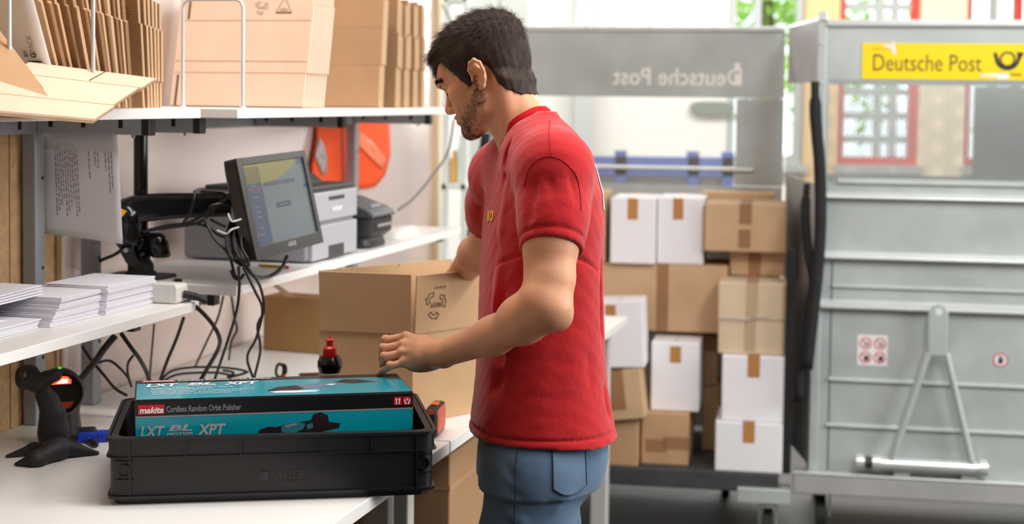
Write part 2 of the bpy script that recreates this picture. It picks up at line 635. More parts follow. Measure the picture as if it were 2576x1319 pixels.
def caster(par, p, r=0.075):
    f = MB()
    f.obox(p + CU * -0.035 - CV * 0.05 + UPV * (-0.012), CU * 0.07, CV * 0.1, UPV * 0.012)
    for s in (-0.033, 0.028):
        f.prism([(-0.045, -0.012), (0.045, -0.012), (0.018, -0.10), (-0.018, -0.10)], p + CU * s, CV, UPV, CU * 0.005)
    c = f.build('caster_fork', m_zinc, par)
    MB().lathe([(r * 0.5, -0.018), (r, -0.016), (r, 0.016), (r * 0.5, 0.018)], p + UPV * (-0.097), CU, seg=20).build('wheel', m_blackrub, c, smooth=True)


def flat(par, name, mat, c, pts, lift=0.001):
    """flat print on a cage front: pts in (along, z) about corner c"""
    return MB().poly([c + CU * a + UPV * b - CV * lift for a, b in pts]).build(name, mat, par)


def disc_pts(cx, cz, r, n=20):
    return [(cx + r * math.cos(2 * math.pi * k / n), cz + r * math.sin(2 * math.pi * k / n)) for k in range(n)]


# ------------------------------------------------ right-hand container, front turned to us
FL = D(2066, 660, 5.57)
FL.z = 0


def cf(a, z, d=0.0):
    return FL + CU * a + UPV * z - CV * d


def apx(px):
    """distance along the container front that stands at pixel column px"""
    t = (px - CXP) / FPX
    # FL + CU*a : x = t*y
    return (t * FL.y - FL.x) / (CU.x - t * CU.y)


WIDTH = 1.25
rc = thing('roll_container', 'galvanised steel roll container with yellow postal sign on its front', 'roll container', cf(WIDTH / 2, 0))


def cpan(name, mat, a0, a1, z0, z1, d0=0.0, t=0.004, bevel=0.0, par=None):
    return MB().obox(cf(a0, z0, d0), CU * (a1 - a0), CV * t, UPV * (z1 - z0)).build(name, mat, par or rc, bevel)


a_m0 = apx(2082)
cpan('upper_panel', m_galv, 0.0, WIDTH, 1.672, 1.86)
cpan('mesh_panel', m_perf, a_m0, WIDTH, 1.305, 1.67, t=0.002)
cpan('side_strip', m_galv, 0.0, a_m0, 1.305, 1.67)
cpan('middle_panel', m_galv, 0.0, WIDTH, 0.86, 1.303)
cpan('lower_panel', m_galv, -0.03, WIDTH, 0.25, 0.858)
cpan('top_rail', m_zinc, 0.0, WIDTH, 1.86, 1.885, 0.02, 0.03, 0.006)
for z, h, pr, a0 in ((1.30, 0.02, 0.014, apx(2108)), (1.247, 0.022, 0.03, 0.0), (1.03, 0.026, 0.034, -0.012), (0.925, 0.012, 0.012, apx(2100)),
                     (0.85, 0.03, 0.03, -0.03), (0.585, 0.014, 0.012, apx(2096)), (0.418, 0.014, 0.012, apx(2092))):
    # pressed bead: slanted top that catches the light
    MB().prism([(0, 0), (pr, 0.0), (pr, h * 0.35), (0, h)], cf(a0, z), -CV, UPV, CU * (WIDTH - a0)).build('bead', m_zinc if pr > 0.02 else m_galv, rc, bevel=0.002)
cpan('door_seam', M('dark_seam', (70, 74, 76), rough=0.6), apx(2098), apx(2101), 0.26, 1.02, 0.0015, 0.002)
cpan('door_seam', M('dark_seam', (70, 74, 76)), apx(2044), apx(2047), 0.27, 0.84, 0.0015, 0.002)
cpan('base_beam', m_galv2, -0.085, WIDTH, 0.175, 0.25, 0.05, 0.10, 0.006)
cpan('base_lip', m_zinc, -0.085, WIDTH, 0.25, 0.256, 0.055, 0.03, 0.002)
p = MB().obox(cf(-0.03, 0.25, 0.01), CU * 0.032, CV * 0.03, UPV * 1.66).build('post', m_galv, rc, bevel=0.004)
MB().obox(cf(-0.03, 1.88, 0.018), CU * 0.034, CV * 0.034, UPV * 0.035).build('post_lug', m_zinc, p, bevel=0.004)
for z in (1.80, 1.66, 1.52, 1.36, 1.29, 1.1, 0.98):
    MB().lathe([(0.007, 0), (0.006, 0.005)], cf(-0.014, z, 0.012), -CV, seg=10).build('rivet', m_zinc, p)
cpan('deck', m_deck, -0.03, WIDTH, 0.19, 0.235, -0.06, 0.70)
# side and rear sheets
SB = D(1972, 660, 6.24)
SB.z = 0
sv = SB - cf(-0.02, 0, -0.04)
MB().obox(cf(-0.02, 0.25, -0.04), sv, CU * 0.004, UPV * 1.045).build('side_panel', m_galv2, rc)
MB().obox(cf(-0.02, 1.297, -0.04), sv, CU * 0.002, UPV * 0.363).build('side_mesh', m_perf, rc)
MB().obox(cf(-0.02, 1.662, -0.04), sv, CU * 0.004, UPV * 0.225).build('side_panel', m_galv2, rc)
MB().obox(cf(-0.02, 1.875, -0.04), sv, CU * 0.02, UPV * 0.02).build('top_rail', m_zinc, rc)
MB().obox(cf(WIDTH, 0.25, 0.0), CV * 0.72, CU * 0.004, UPV * 1.61).build('side_panel', m_galv2, rc)
bo = cf(0.0, 0, -0.72)
a_b0, a_b1 = 0.02, 0.60
for nm, mt, a0, a1, z0, z1 in (('rear_panel', m_galv, 0.0, WIDTH, 0.25, 1.30), ('rear_mesh', m_perf2, a_b0, a_b1, 1.302, 1.66),
                               ('rear_panel', m_galv, a_b1, WIDTH, 1.302, 1.66), ('rear_panel', m_galv, 0.0, WIDTH, 1.662, 1.86)):
    MB().obox(bo + CU * a0 + UPV * z0, CU * (a1 - a0), CV * 0.003, UPV * (z1 - z0)).build(nm, mt, rc)
for a in (0.02, 1.1):
    caster(rc, cf(a, 0.175, -0.06))
    caster(rc, cf(a, 0.175, -0.60))
# tow bar
a_l, a_r, a_t = apx(2258), apx(2462), apx(2367)
dr = thing('tow_bar', 'galvanised A-shaped tow bar folded up against the container front', 'tow bar', cf(a_t, 0.256, 0.03))
plate = [(-0.032, 0.70), (0.032, 0.70), (0.034, 0.85), (0.022, 0.876), (0.0, 0.884), (-0.022, 0.876), (-0.034, 0.85)]
MB().prism(plate, cf(a_t, 0, 0.055), CU, UPV, -CV * 0.008).build('eye_plate', m_galv, dr, bevel=0.002)
MB().lathe([(0.013, 0), (0.013, 0.0008)], cf(a_t, 0.855, 0.0632), -CV, seg=18).build('eye_hole', M('hole_pale', (215, 222, 222), rough=0.4), dr)
for aa, s in ((a_l, -1), (a_r, 1)):
    MB().tube([cf(a_t + s * 0.030, 0.71, 0.050), cf(aa, 0.315, 0.055)], 0.013, 12).build('strut', m_galv, dr, smooth=True)
MB().tube([cf(apx(2232), 0.302, 0.05), cf(apx(2480), 0.302, 0.05)], 0.023, 16).build('axle_tube', m_zinc, dr, smooth=True)
for a0, a1, r in ((apx(2170), apx(2190), 0.027), (apx(2210), apx(2232), 0.028), (apx(2480), apx(2500), 0.029)):
    MB().tube([cf(a0, 0.304, 0.05), cf(a1, 0.304, 0.05)], r, 16).build('collar', m_zinc, dr, smooth=True)
MB().tube([cf(apx(2188), 0.304, 0.05), cf(apx(2212), 0.304, 0.05)], 0.020, 14).build('bushing', M('dark_rubber_bush', (60, 58, 56), rough=0.6), dr, smooth=True)
for px in (2265, 2435):
    MB().obox(cf(apx(px), 0.258, 0.048), CU * 0.055, CV * 0.045, UPV * 0.042).build('bracket', m_galv, dr, bevel=0.003)
MB().obox(cf(apx(2210), 0.257, 0.020), CU * (apx(2498) - apx(2210)), CV * 0.018, UPV * 0.045).build('mounting_rail', m_galv2, dr)

# yellow sign
m_yel = M('post_yellow', (250, 218, 8), rough=0.35, spec=0.5)
m_ink = M('black_ink', (38, 40, 34), rough=0.5)
m_tear = M('torn_paper', (236, 232, 222), rough=0.8)
a_s0 = apx(2163)
sg = thing('post_sign', 'yellow sign reading Deutsche Post with black post horn', 'sign', cf(a_s0 + 0.32, 1.672, 0.001))
MB().obox(cf(a_s0, 1.674, 0.0035), CU * 0.66, CV * 0.0025, UPV * 0.128).build('sign_plate', m_yel, sg)
so = cf(a_s0, 1.674, 0.0035)
wpm = 0.66
lettering('Deutsche Post', so + CU * 0.038 + UPV * 0.030, CU, UPV, apx(2462) - apx(2190), 0.058, m_ink, sg, bold=-0.004)
ho = cf(apx(2527), 1.7475, 0.0045)
horn = MB()


def ring_pts(r0, r1, a0, a1, n=24, cx=0, cz=0):
    o = [(cx + r1 * math.cos(a0 + (a1 - a0) * k / n), cz + r1 * math.sin(a0 + (a1 - a0) * k / n)) for k in range(n + 1)]
    i = [(cx + r0 * math.cos(a0 + (a1 - a0) * k / n), cz + r0 * math.sin(a0 + (a1 - a0) * k / n)) for k in range(n + 1)]
    return o, i


def ring(mb, c, r0, r1, a0, a1, n=24):
    o, i = ring_pts(r0, r1, a0, a1, n)
    P = [c + CU * a + UPV * b for a, b in o] + [c + CU * a + UPV * b for a, b in i]
    m = n + 1
    mb.add(P, [(k, k + 1, m + k + 1, m + k) for k in range(n)])


ring(horn, ho, 0.0205, 0.0275, 0, 2 * math.pi)
ring(horn, ho + UPV * 0.004, 0.030, 0.043, math.pi * 1.02, math.pi * 1.93)
horn.add([ho + CU * a + UPV * b - CV * 0.0001 for a, b in ((0.028, -0.016), (0.040, -0.008), (0.056, 0.024), (0.030, 0.026), (0.033, 0.010))], [(0, 1, 2, 3, 4)])
horn.add([ho + CU * a + UPV * b for a, b in ((-0.043, 0.0), (-0.030, 0.0), (-0.036, 0.022), (-0.049, 0.024))], [(0, 1, 2, 3)])
for k, a in enumerate((-0.038, -0.024, -0.010)):
    horn.add([ho + CU * (a + q) + UPV * b for q, b in ((0, -0.058), (0.007, -0.058), (0.016, -0.049), (0.009, -0.049))], [(0, 1, 2, 3)])
for k, a in enumerate((0.010, 0.022, 0.034)):
    horn.add([ho + CU * (a + q) + UPV * b for q, b in ((0.009, -0.058), (0.016, -0.058), (0.007, -0.049), (0, -0.049))], [(0, 1, 2, 3)])
horn.build('post_horn_emblem', m_ink, sg)
lettering('Eigentum der', so + CU * 0.034 + UPV * 0.100, CU, UPV, 0.085, 0.014, M('faded_ink', (190, 170, 40), rough=0.6), sg)
MB().poly([so + CU * a + UPV * b - CV * 0.0012 for a, b in ((0.066, 0.118), (0.10, 0.126), (0.104, 0.136), (0.112, 0.124), (0.118, 0.092), (0.110, 0.084), (0.098, 0.108))]).build('torn_tape', m_tear, sg)
MB().poly([so + CU * a + UPV * b - CV * 0.0012 for a, b in ((0.405, 0.020), (0.50, 0.026), (0.508, 0.004), (0.47, 0.0), (0.46, 0.010), (0.41, 0.012))]).build('torn_tape', m_tear, sg)

# warning stickers
m_wst = M('sticker_white', (232, 228, 230), rough=0.4)
m_wred = M('sticker_red', (196, 74, 74), rough=0.4)
st = thing('warning_sticker', 'square white sticker with four red prohibition rings on container', 'sticker', cf(apx(2206), 0.645, 0.001))
a0, a1 = apx(2168), apx(2244)
cpan('sticker_sheet', m_wst, a0, a1, 0.645, 0.755, 0.001, 0.0008, par=st)
for i in (0.27, 0.75):
    for j, dk in ((0.72, False), (0.26, True)):
        rg = MB()
        c = cf(a0 + (a1 - a0) * i, 0.645 + 0.11 * j, 0.0012)
        ring(rg, c, 0.0165, 0.0215, 0, 2 * math.pi)
        rg.add([c + CU * a + UPV * b for a, b in ((-0.014, 0.011), (-0.011, 0.014), (0.014, -0.011), (0.011, -0.014))], [(0, 1, 2, 3)])
        rr = rg.build('prohibition_ring', m_wred, st)
        MB().poly([c - CV * 0.0002 + CU * a + UPV * b for a, b in ((-0.008, -0.012), (0.010, -0.012), (0.012, 0.004), (0.004, 0.010), (-0.004, 0.0))]).build('pictogram', m_ink if dk else M('pale_pict', (170, 150, 150), rough=0.5), st)
st = thing('hand_sticker', 'round red-rimmed sticker with black hand on container front', 'sticker', cf(apx(2531), 0.655, 0.001))
c = cf(apx(2531), 0.683, 0.001)
flat(st, 'sticker_disc', m_wst, c, disc_pts(0, 0, 0.026), 0)
rg = MB()
ring(rg, c - CV * 0.0004, 0.021, 0.026, 0, 2 * math.pi)
rg.build('red_rim', m_wred, st)
hb = MB()
hb.poly([c - CV * 0.0005 + CU * a + UPV * b for a, b in ((-0.008, -0.013), (0.006, -0.013), (0.009, -0.002), (0.014, 0.004), (0.011, 0.006), (0.005, 0.001), (-0.008, 0.002))])
for k in range(4):
    hb.poly([c - CV * 0.0006 + CU * (-0.0075 + k * 0.0036 + a) + UPV * b for a, b in ((0, 0), (0.0025, 0), (0.003, 0.013 + 0.002 * (k % 3)), (0.0005, 0.013 + 0.002 * (k % 3)))])
hb.build('hand_pictogram', m_ink, st)

# black straps beside the post
def strap(name, label, pts, w, Yd):
    P = [D(x, y, Yd) for x, y in pts]
    P = smooth_path(P, 5)
    mb = MB()
    for i, q in enumerate(P):
        ww = w * (0.7 if i < 3 else 1.0)
        mb.v += [tuple(q - CU * ww / 2), tuple(q + CU * ww / 2)]
    mb.f += [(2 * i, 2 * i + 1, 2 * i + 3, 2 * i + 2) for i in range(len(P) - 1)]
    return tag(mb.build(name, m_strap, None, solid=0.006, smooth=True), label, 'strap')


strap('lashing_strap', 'long black webbing strap hanging down the container post', [(2050, 205), (2052, 300), (2062, 420), (2064, 560), (2056, 690), (2044, 800), (2030, 930)], 0.042, 5.50)
strap('lashing_strap', 'short black strap looped behind the longer one at the post', [(2030, 462), (2026, 540), (2034, 640), (2046, 720), (2024, 800), (2014, 900), (2010, 1010)], 0.034, 5.53)

# ------------------------------------------------ rear container, open towards us
RR = D(1964, 660, 6.28)
RR.z = 0
RWID = 1.2


def rf(a, z, d=0.0):
    return RR - CU * (RWID - a) + UPV * z - CV * d


def rpx(px, d=0.0):
    t = (px - CXP) / FPX
    o = rf(0, 0, d)
    return (t * o.y - o.x) / (CU.x - t * CU.y)


rb = thing('roll_container', 'open galvanised roll container loaded with stacked parcels, mirrored lettering on its rear wall', 'roll container', rf(RWID / 2, 0, 0.3))


def rpan(name, mat, a0, a1, z0, z1, d0=0.0, t=0.004, bevel=0.0):
    return MB().obox(rf(a0, z0, d0), CU * (a1 - a0), CV * t, UPV * (z1 - z0)).build(name, mat, rb, bevel)


am0, am1 = rpx(1345), rpx(1850)
rpan('rear_panel', m_galv, 0, RWID, 1.602, 1.875)
rpan('rear_mesh', m_perf2, am0, am1, 1.245, 1.60, t=0.002)
rpan('rear_panel', m_galv, am1, RWID, 1.245, 1.60)
rpan('rear_panel', m_galv, 0, am0, 1.245, 1.60)
rpan('rear_panel', m_galv, 0, RWID, 0.25, 1.243)
rpan('top_rail', m_zinc, 0, RWID, 1.872, 1.892, 0.015, 0.03, 0.004)
for px in (1320, 1475, 1632, 1792, 1950):
    MB().lathe([(0.011, 0), (0.009, 0.008)], rf(rpx(px), 1.884, 0.016), -CV, seg=12).build('rivet', m_zinc, rb)
MB().tube([rf(rpx(1478), 1.312, 0.012), rf(rpx(1895), 1.312, 0.012)], 0.009, 10).build('cross_bar', m_zinc, rb, smooth=True)
m_ghost = M('pale_lettering_and_glare', (250, 248, 244), rough=0.5)
w_l = rpx(1862) - rpx(1538)
lettering('Deutsche Post', rf(rpx(1538), 1.652), CU, UPV, w_l, 0.070, m_ghost, rb, mirror=True, bold=0.012, lift=0.0015)
rpan('painted_glare', m_ghost, rpx(1843), rpx(1858), 1.655, 1.70, 0.003, 0.001)  # white patches paint a streak of glare onto the sheet
rpan('painted_glare', m_ghost, rpx(1843), rpx(1857), 1.72, 1.745, 0.003, 0.001)
# deck, frame
DK = 0.235
rpan('deck', m_deck, -0.03, RWID + 0.01, DK - 0.07, DK, 0.72, 0.70, 0.006)
a_c = rpx(1870, 0.72)
MB().obox(rf(a_c, 0.13, 0.74), CU * (rpx(2005, 0.74) - a_c), CV * 0.10, UPV * 0.055).build('corner_bracket', m_galv, rb, bevel=0.004)
caster(rb, rf(rpx(1950, 0.68), 0.13, 0.66), 0.06)
caster(rb, rf(0.1, 0.165, 0.60), 0.07)
caster(rb, rf(0.1, 0.165, 0.12), 0.07)
caster(rb, rf(1.0, 0.165, 0.12), 0.07)
MB().obox(rf(rpx(1984, 0.70), DK, 0.70), CU * 0.03, CV * 0.03, UPV * 0.82).build('black_post', m_blackrub, rb, bevel=0.004)
MB().obox(rf(-0.03, DK, 0.02), CU * 0.03, CV * 0.03, UPV * 1.66).build('post', m_galv, rb, bevel=0.004)
strap('lashing_strap', "black webbing strap hanging behind the worker's chin and chest", [(1222, 335), (1212, 420), (1203, 500), (1190, 600), (1186, 680)], 0.05, 5.85)

# ------------------------------------------------ parcels on the rear container
m_kr = cardboard('kraft_parcel', (203, 170, 134))
m_kr2 = cardboard('kraft_parcel_warm', (190, 153, 115))
m_kr3 = cardboard('kraft_parcel_pale', (212, 190, 162))
m_wh = M('white_board', (236, 234, 238), rough=0.6, var=0.02, vscale=5, bump=0.05)
m_tape = M('brown_packing_tape', (184, 130, 76), rough=0.35, spec=0.5)
m_tape2 = M('dull_packing_tape', (160, 118, 84), rough=0.3, spec=0.5)
m_ctape = M('clear_tape', (190, 165, 135), rough=0.15, spec=0.7)
m_film = M('stretch_film_edge', (226, 214, 214), rough=0.1, spec=0.8, alpha=0.6)
m_seam = M('board_seam', (120, 92, 66), rough=0.9)


def parcel(label, p0, p1, yt, yb, Y, depth, mat, tapes=(), roll=0.0, htapes=(), snap=None, cat='parcel', group=None, seam=True):
    """closed carton: front face between pixel columns p0..p1 and rows yt..yb at depth Y"""
    pb = D((p0 + p1) / 2, yb, Y)
    zb = pb.z if snap is None else snap
    w = (p1 - p0) / FPX * Y
    h = D((p0 + p1) / 2, yt, Y).z - zb
    R = Matrix.Rotation(roll, 3, CV)
    u, z = R @ CU, R @ UPV
    o = Vector((pb.x, pb.y, zb)) - u * (w / 2)
    if roll:
        lowest = min(o.z, (o + u * w).z)
        o = o + UPV * (zb - lowest)
    white = mat is m_wh
    t = thing('white_carton' if white else 'parcel', label, cat, o + u * (w / 2) + CV * (depth / 2), group)
    MB().obox(o, u * w, CV * depth, z * h).build('body', mat, t, bevel=0.004)
    if seam:   # flap joint across the lid
        MB().obox(o + u * (w / 2 - 0.0015) + z * (h - 0.0005), u * 0.003, CV * depth, z * 0.0008).build('lid_seam', m_seam if not white else M('white_seam', (190, 188, 190), rough=0.8), t)
    s = FPX / Y
    for (a, b, c, d, tm) in tapes:
        a_, b_ = (a - p0) / s, (b - p0) / s
        ztop, zbot = h - (c - yt) / s, h - (d - yt) / s
        MB().obox(o + u * a_ + z * zbot - CV * 0.0008, u * (b_ - a_), CV * 0.0006, z * (min(ztop, h) - zbot)).build('tape', tm, t)
        if c <= yt + 2:   # strip runs on over the lid
            MB().obox(o + u * a_ + z * (h + 0.0002), u * (b_ - a_), CV * depth, z * 0.0006).build('tape', tm, t)
    return t, zb + h


T = m_tape
_, zt = parcel('white carton at bottom right of the parcel load, brown tape at its top', 1797, 1966, 1064, 1217, 5.60, 0.30, m_wh, [(1866, 1896, 1064, 1116, T)], snap=DK + 0.001)
_, zt = parcel('white carton second from bottom on the right, under the plastic-wrapped cartons', 1814, 1980, 897, 1056, 5.61, 0.30, m_wh, [(1878, 1909, 897, 951, T)], snap=zt + 0.002)
_, zt = parcel('lower of two pale plastic-wrapped cartons on the right', 1806, 1974, 808, 886, 5.64, 0.22, m_kr3, [(1872, 1900, 808, 886, m_ctape)], snap=zt + 0.002)
wrapped, zt = parcel('upper of two pale plastic-wrapped cartons on the right', 1806, 1981, 713, 804, 5.64, 0.22, m_kr3, [(1876, 1906, 713, 804, m_ctape)], snap=zt + 0.002)
for px0, px1, py in ((1812, 1850, 800), (1856, 1884, 805), (1898, 1930, 799), (1936, 1972, 804)):
    pp = D(px0, py, 5.634)
    MB().obox(pp, CU * ((px1 - px0) / FPX * 5.634), CV * 0.0012, UPV * 0.007).build('film_crease', m_film, wrapped)
_, zk = parcel('small kraft parcel with brown tape under the wide top parcel', 1836, 1972, 632, 700, 5.86, 0.22, m_kr, [(1882, 1913, 632, 700, m_tape2)], snap=zt + 0.002)
parcel('wide kraft parcel on top right with broken tape strip', 1772, 1975, 514, 625, 5.80, 0.28, m_kr, [(1858, 1889, 514, 565, m_tape2), (1857, 1887, 578, 625, m_tape2)], snap=zk + 0.002)
parcel('tall narrow kraft carton standing between the white cartons', 1764, 1806, 975, 1181, 5.95, 0.25, m_kr2, snap=DK + 0.001)
parcel('narrow kraft carton on the tall narrow one', 1768, 1803, 845, 972, 5.97, 0.22, m_kr2, snap=D(1780, 974, 5.95).z + 0.001)
_, z7 = parcel('kraft carton with grey-brown tape wound round its middle', 1611, 1731, 1040, 1192, 5.70, 0.36, m_kr2, [(1622, 1676, 1108, 1141, m_tape2), (1666, 1731, 1100, 1132, m_tape2)], snap=DK + 0.001, roll=0.0)
_, z4 = parcel('upright white carton in the middle, on the kraft carton with tape band', 1636, 1758, 862, 1027, 5.73, 0.34, m_wh, [(1683, 1711, 872, 914, T)], snap=z7 + 0.002)
_, z3 = parcel('largest kraft parcel, wide, with dark tape down its middle', 1412, 1828, 664, 832, 5.90, 0.32, m_kr, [(1650, 1680, 664, 832, m_tape2)], snap=max(z4, D(1700, 834, 5.90).z) + 0.001)
parcel('left of the twin white cartons at the top of the load', 1534, 1648, 499, 645, 5.88, 0.28, m_wh, [(1577, 1603, 500, 553, T)], snap=z3 + 0.002)
parcel('right of the twin white cartons at the top of the load', 1652, 1769, 499, 647, 5.88, 0.28, m_wh, [(1691, 1717, 500, 553, T)], snap=z3 + 0.002)
parcel('kraft carton standing behind the twin white cartons, left', 1420, 1521, 483, 655, 5.92, 0.24, m_kr, snap=z3 + 0.002)
parcel('long flat kraft carton lying behind the wide top parcel', 1762, 1946, 484, 640, 6.10, 0.12, m_kr, snap=zk + 0.002)
_, z9 = parcel("kraft carton at bottom left beside the worker's jeans", 1470, 1604, 1062, 1186, 5.68, 0.30, m_kr2, snap=DK + 0.001)
_, z8 = parcel('tilted kraft parcel with brown tape under the tilted white carton', 1500, 1624, 940, 1042, 5.64, 0.18, m_kr, [(1541, 1580, 940, 1042, m_tape2)], roll=-0.13, snap=z9 + 0.003)
parcel("tilted white carton half hidden by the worker's back", 1500, 1622, 762, 920, 5.64, 0.18, m_wh, [(1527, 1554, 770, 804, T)], roll=-0.05, snap=z8 + 0.016)
parcel('kraft parcel seen inside the signed container behind the strap', 2080, 2130, 512, 690, 6.1, 0.12, m_kr, snap=0.24)

# ------------------------------------------------ background things
m_blue = M('blue_plastic', (92, 112, 178), rough=0.5, var=0.08)
m_gbox = M('grey_trolley', (150, 146, 142), rough=0.6)
bt = thing('parcel_trolley', 'blue-railed trolley seen through the mesh of the rear container', 'trolley', D(1660, 900, 8.0) * 1.0)
x0, x1 = D(1440, 430, 8.0).x, D(1846, 430, 8.0).x
WLOC[bt].z = 0
bt.location.z = 0
MB().xbox(x0, x1, 8.0, 8.05, 1.20, 1.30).build('rail', m_blue, bt)
for xx in (x0, x0 + 0.22, x1 - 0.06, x1 - 0.24):
    MB().xbox(xx, xx + 0.06, 8.0, 8.05, 0.05, 1.33).build('upright', m_blue, bt)
MB().xbox(x0, x1, 8.02, 8.6, 1.06, 1.2).build('load', m_gbox, bt)
MB().xbox(x0, x1, 8.02, 8.6, 0.12, 0.2).build('deck', m_deck, bt)
for xx in (x0 + 0.08, x1 - 0.12):
    MB().lathe([(0.06, -0.015), (0.06, 0.015)], (xx, 8.1, 0.06), (1, 0, 0), 16).build('wheel', m_blackrub, bt)
ov = MB()
oc = D(1792, 272, 9.74)
ov.prism([(0.135 * math.copysign(abs(math.cos(a)) ** 0.5, math.cos(a)), 0.042 * math.copysign(abs(math.sin(a)) ** 0.7, math.sin(a))) for a in [2 * math.pi * k / 28 for k in range(28)]],
         oc, Vector((1, 0, 0)), UPV, (0, 0.05, 0))
tag(ov.build('wall_lamp', M('dark_green_oval', (112, 122, 108), rough=0.5)), 'dark oval fitting on the back wall behind the container mesh', 'fixture')
struct(MB().xbox(D(1444, 300, 9.6).x, D(1492, 300, 9.6).x, 9.6, 9.78, 0, 3.25).build('column_back', m_greypost))

# white lockers and rack beyond the end of the bench wall
lk = thing('steel_locker', "tall pale grey locker standing behind the worker's head", 'locker', D(1260, 700, 7.6))
WLOC[lk].z = 0
lk.location.z = 0
m_lock = M('locker_paint', (222, 224, 218), rough=0.5, var=0.02)
x0, x1 = D(1178, 300, 7.6).x, D(1330, 300, 7.6).x
MB().xbox(x0, x1, 7.62, 8.1, 0.05, 2.15).build('body', m_lock, lk, bevel=0.004)
d_ = MB().xbox(x0 + 0.006, (x0 + x1) / 2 - 0.003, 7.6, 7.62, 0.08, 2.12).build('door', m_lock, lk, bevel=0.002)
MB().xbox((x0 + x1) / 2 - 0.03, (x0 + x1) / 2 - 0.015, 7.58, 7.6, 1.1, 1.2).build('handle', m_cap, d_)
MB().xbox((x0 + x1) / 2 + 0.003, x1 - 0.006, 7.6, 7.62, 0.08, 2.12).build('door', m_lock, lk, bevel=0.002)
MB().xbox(x0, x1, 7.63, 8.1, 0.0, 0.05).build('plinth', m_cap, lk)
rk = thing('storage_rack', 'white rack with glass bottles and papers beyond the bench wall', 'rack', D(1145, 700, 7.0))
WLOC[rk].z = 0
rk.location.z = 0
x0, x1 = D(1112, 300, 7.0).x, D(1172, 300, 7.0).x
for xx in (x0, x1 - 0.02):
    for yy in (7.0, 7.28):
        MB().xbox(xx, xx + 0.02, yy, yy + 0.02, 0, 2.3).build('upright', m_lock, rk)
for z in (0.4, 0.8, 1.2, 1.55, 1.72, 2.05):
    MB().xbox(x0, x1, 7.0, 7.3, z - 0.025, z).build('shelf', m_lock, rk)
for k, (px, z, h, c) in enumerate(((1122, 1.55, 0.10, (214, 176, 120)), (1140, 1.55, 0.13, (225, 224, 220)), (1158, 1.55, 0.09, (205, 170, 110)),
                                   (1122, 1.2, 0.2, (230, 228, 224)), (1144, 1.2, 0.15, (216, 165, 90)), (1160, 1.2, 0.22, (200, 210, 200)),
                                   (1124, 1.72, 0.2, (206, 200, 190)), (1150, 1.72, 0.24, (224, 218, 205)))):
    q = D(px, 300, 7.08)
    o_ = MB().lathe([(0.020, 0), (0.020, h * 0.7), (0.010, h * 0.82), (0.010, h)], (q.x, 7.1, z + 0.001), seg=14).build('rack_bottle', M('rack_item_%d' % k, c, rough=0.4), smooth=True)
    tag(o_, ('left', 'middle', 'right', 'left', 'middle', 'right', 'left', 'right')[k] + ' container on the ' + ('second', 'second', 'second', 'third', 'third', 'third', 'top', 'top')[k] + ' visible board of the white rack', 'container', 'containers on the white rack')
# cables strung from the ceiling at the wall end
for k, (pts, Yc) in enumerate(((((1095, -20), (1140, 60), (1185, 120), (1215, 180)), 6.4), (((1142, 300), (1128, 380), (1090, 440), (1040, 500), (1000, 530)), 5.0))):
    o_ = MB().tube(smooth_path([D(a, b, Yc) for a, b in pts], 6), 0.005, 6).build('hanging_cable', M('grey_cable', (150, 148, 140), rough=0.5), smooth=True)
    tag(o_, ('thin grey cable slung across the rack near the ceiling', 'grey cable sagging from the wall end to the label printer')[k], 'cable')

# tree outside
m_leaf = M('sunlit_leaf', (150, 190, 70), rough=0.6, var=0.3, vscale=3)
tr = thing('tree', 'bright leafy tree outside the left rear window', 'tree', (2.0, 12.4, 0))
tm = MB().tube([(2.0, 12.4, 0), (2.05, 12.4, 1.6), (1.95, 12.4, 3.0)], [0.12, 0.09, 0.05], 8)
tm.build('trunk', M('bark', (96, 76, 56), rough=0.9), tr)
lm = MB()
for k in range(1500):
    c = Vector((2.0 + random.gauss(0, 0.8), 12.4 + random.gauss(0, 0.4), 2.5 + random.gauss(0, 0.55)))
    a = Vector((random.uniform(-1, 1), random.uniform(-1, 1), random.uniform(-1, 1))).normalized() * 0.07
    b_ = a.cross(Vector((random.uniform(-1, 1), random.uniform(-1, 1), random.uniform(-1, 1)))).normalized() * 0.035
    lm.poly([c - a, c + b_, c + a, c - b_])
lm.build('foliage', m_leaf, tr)
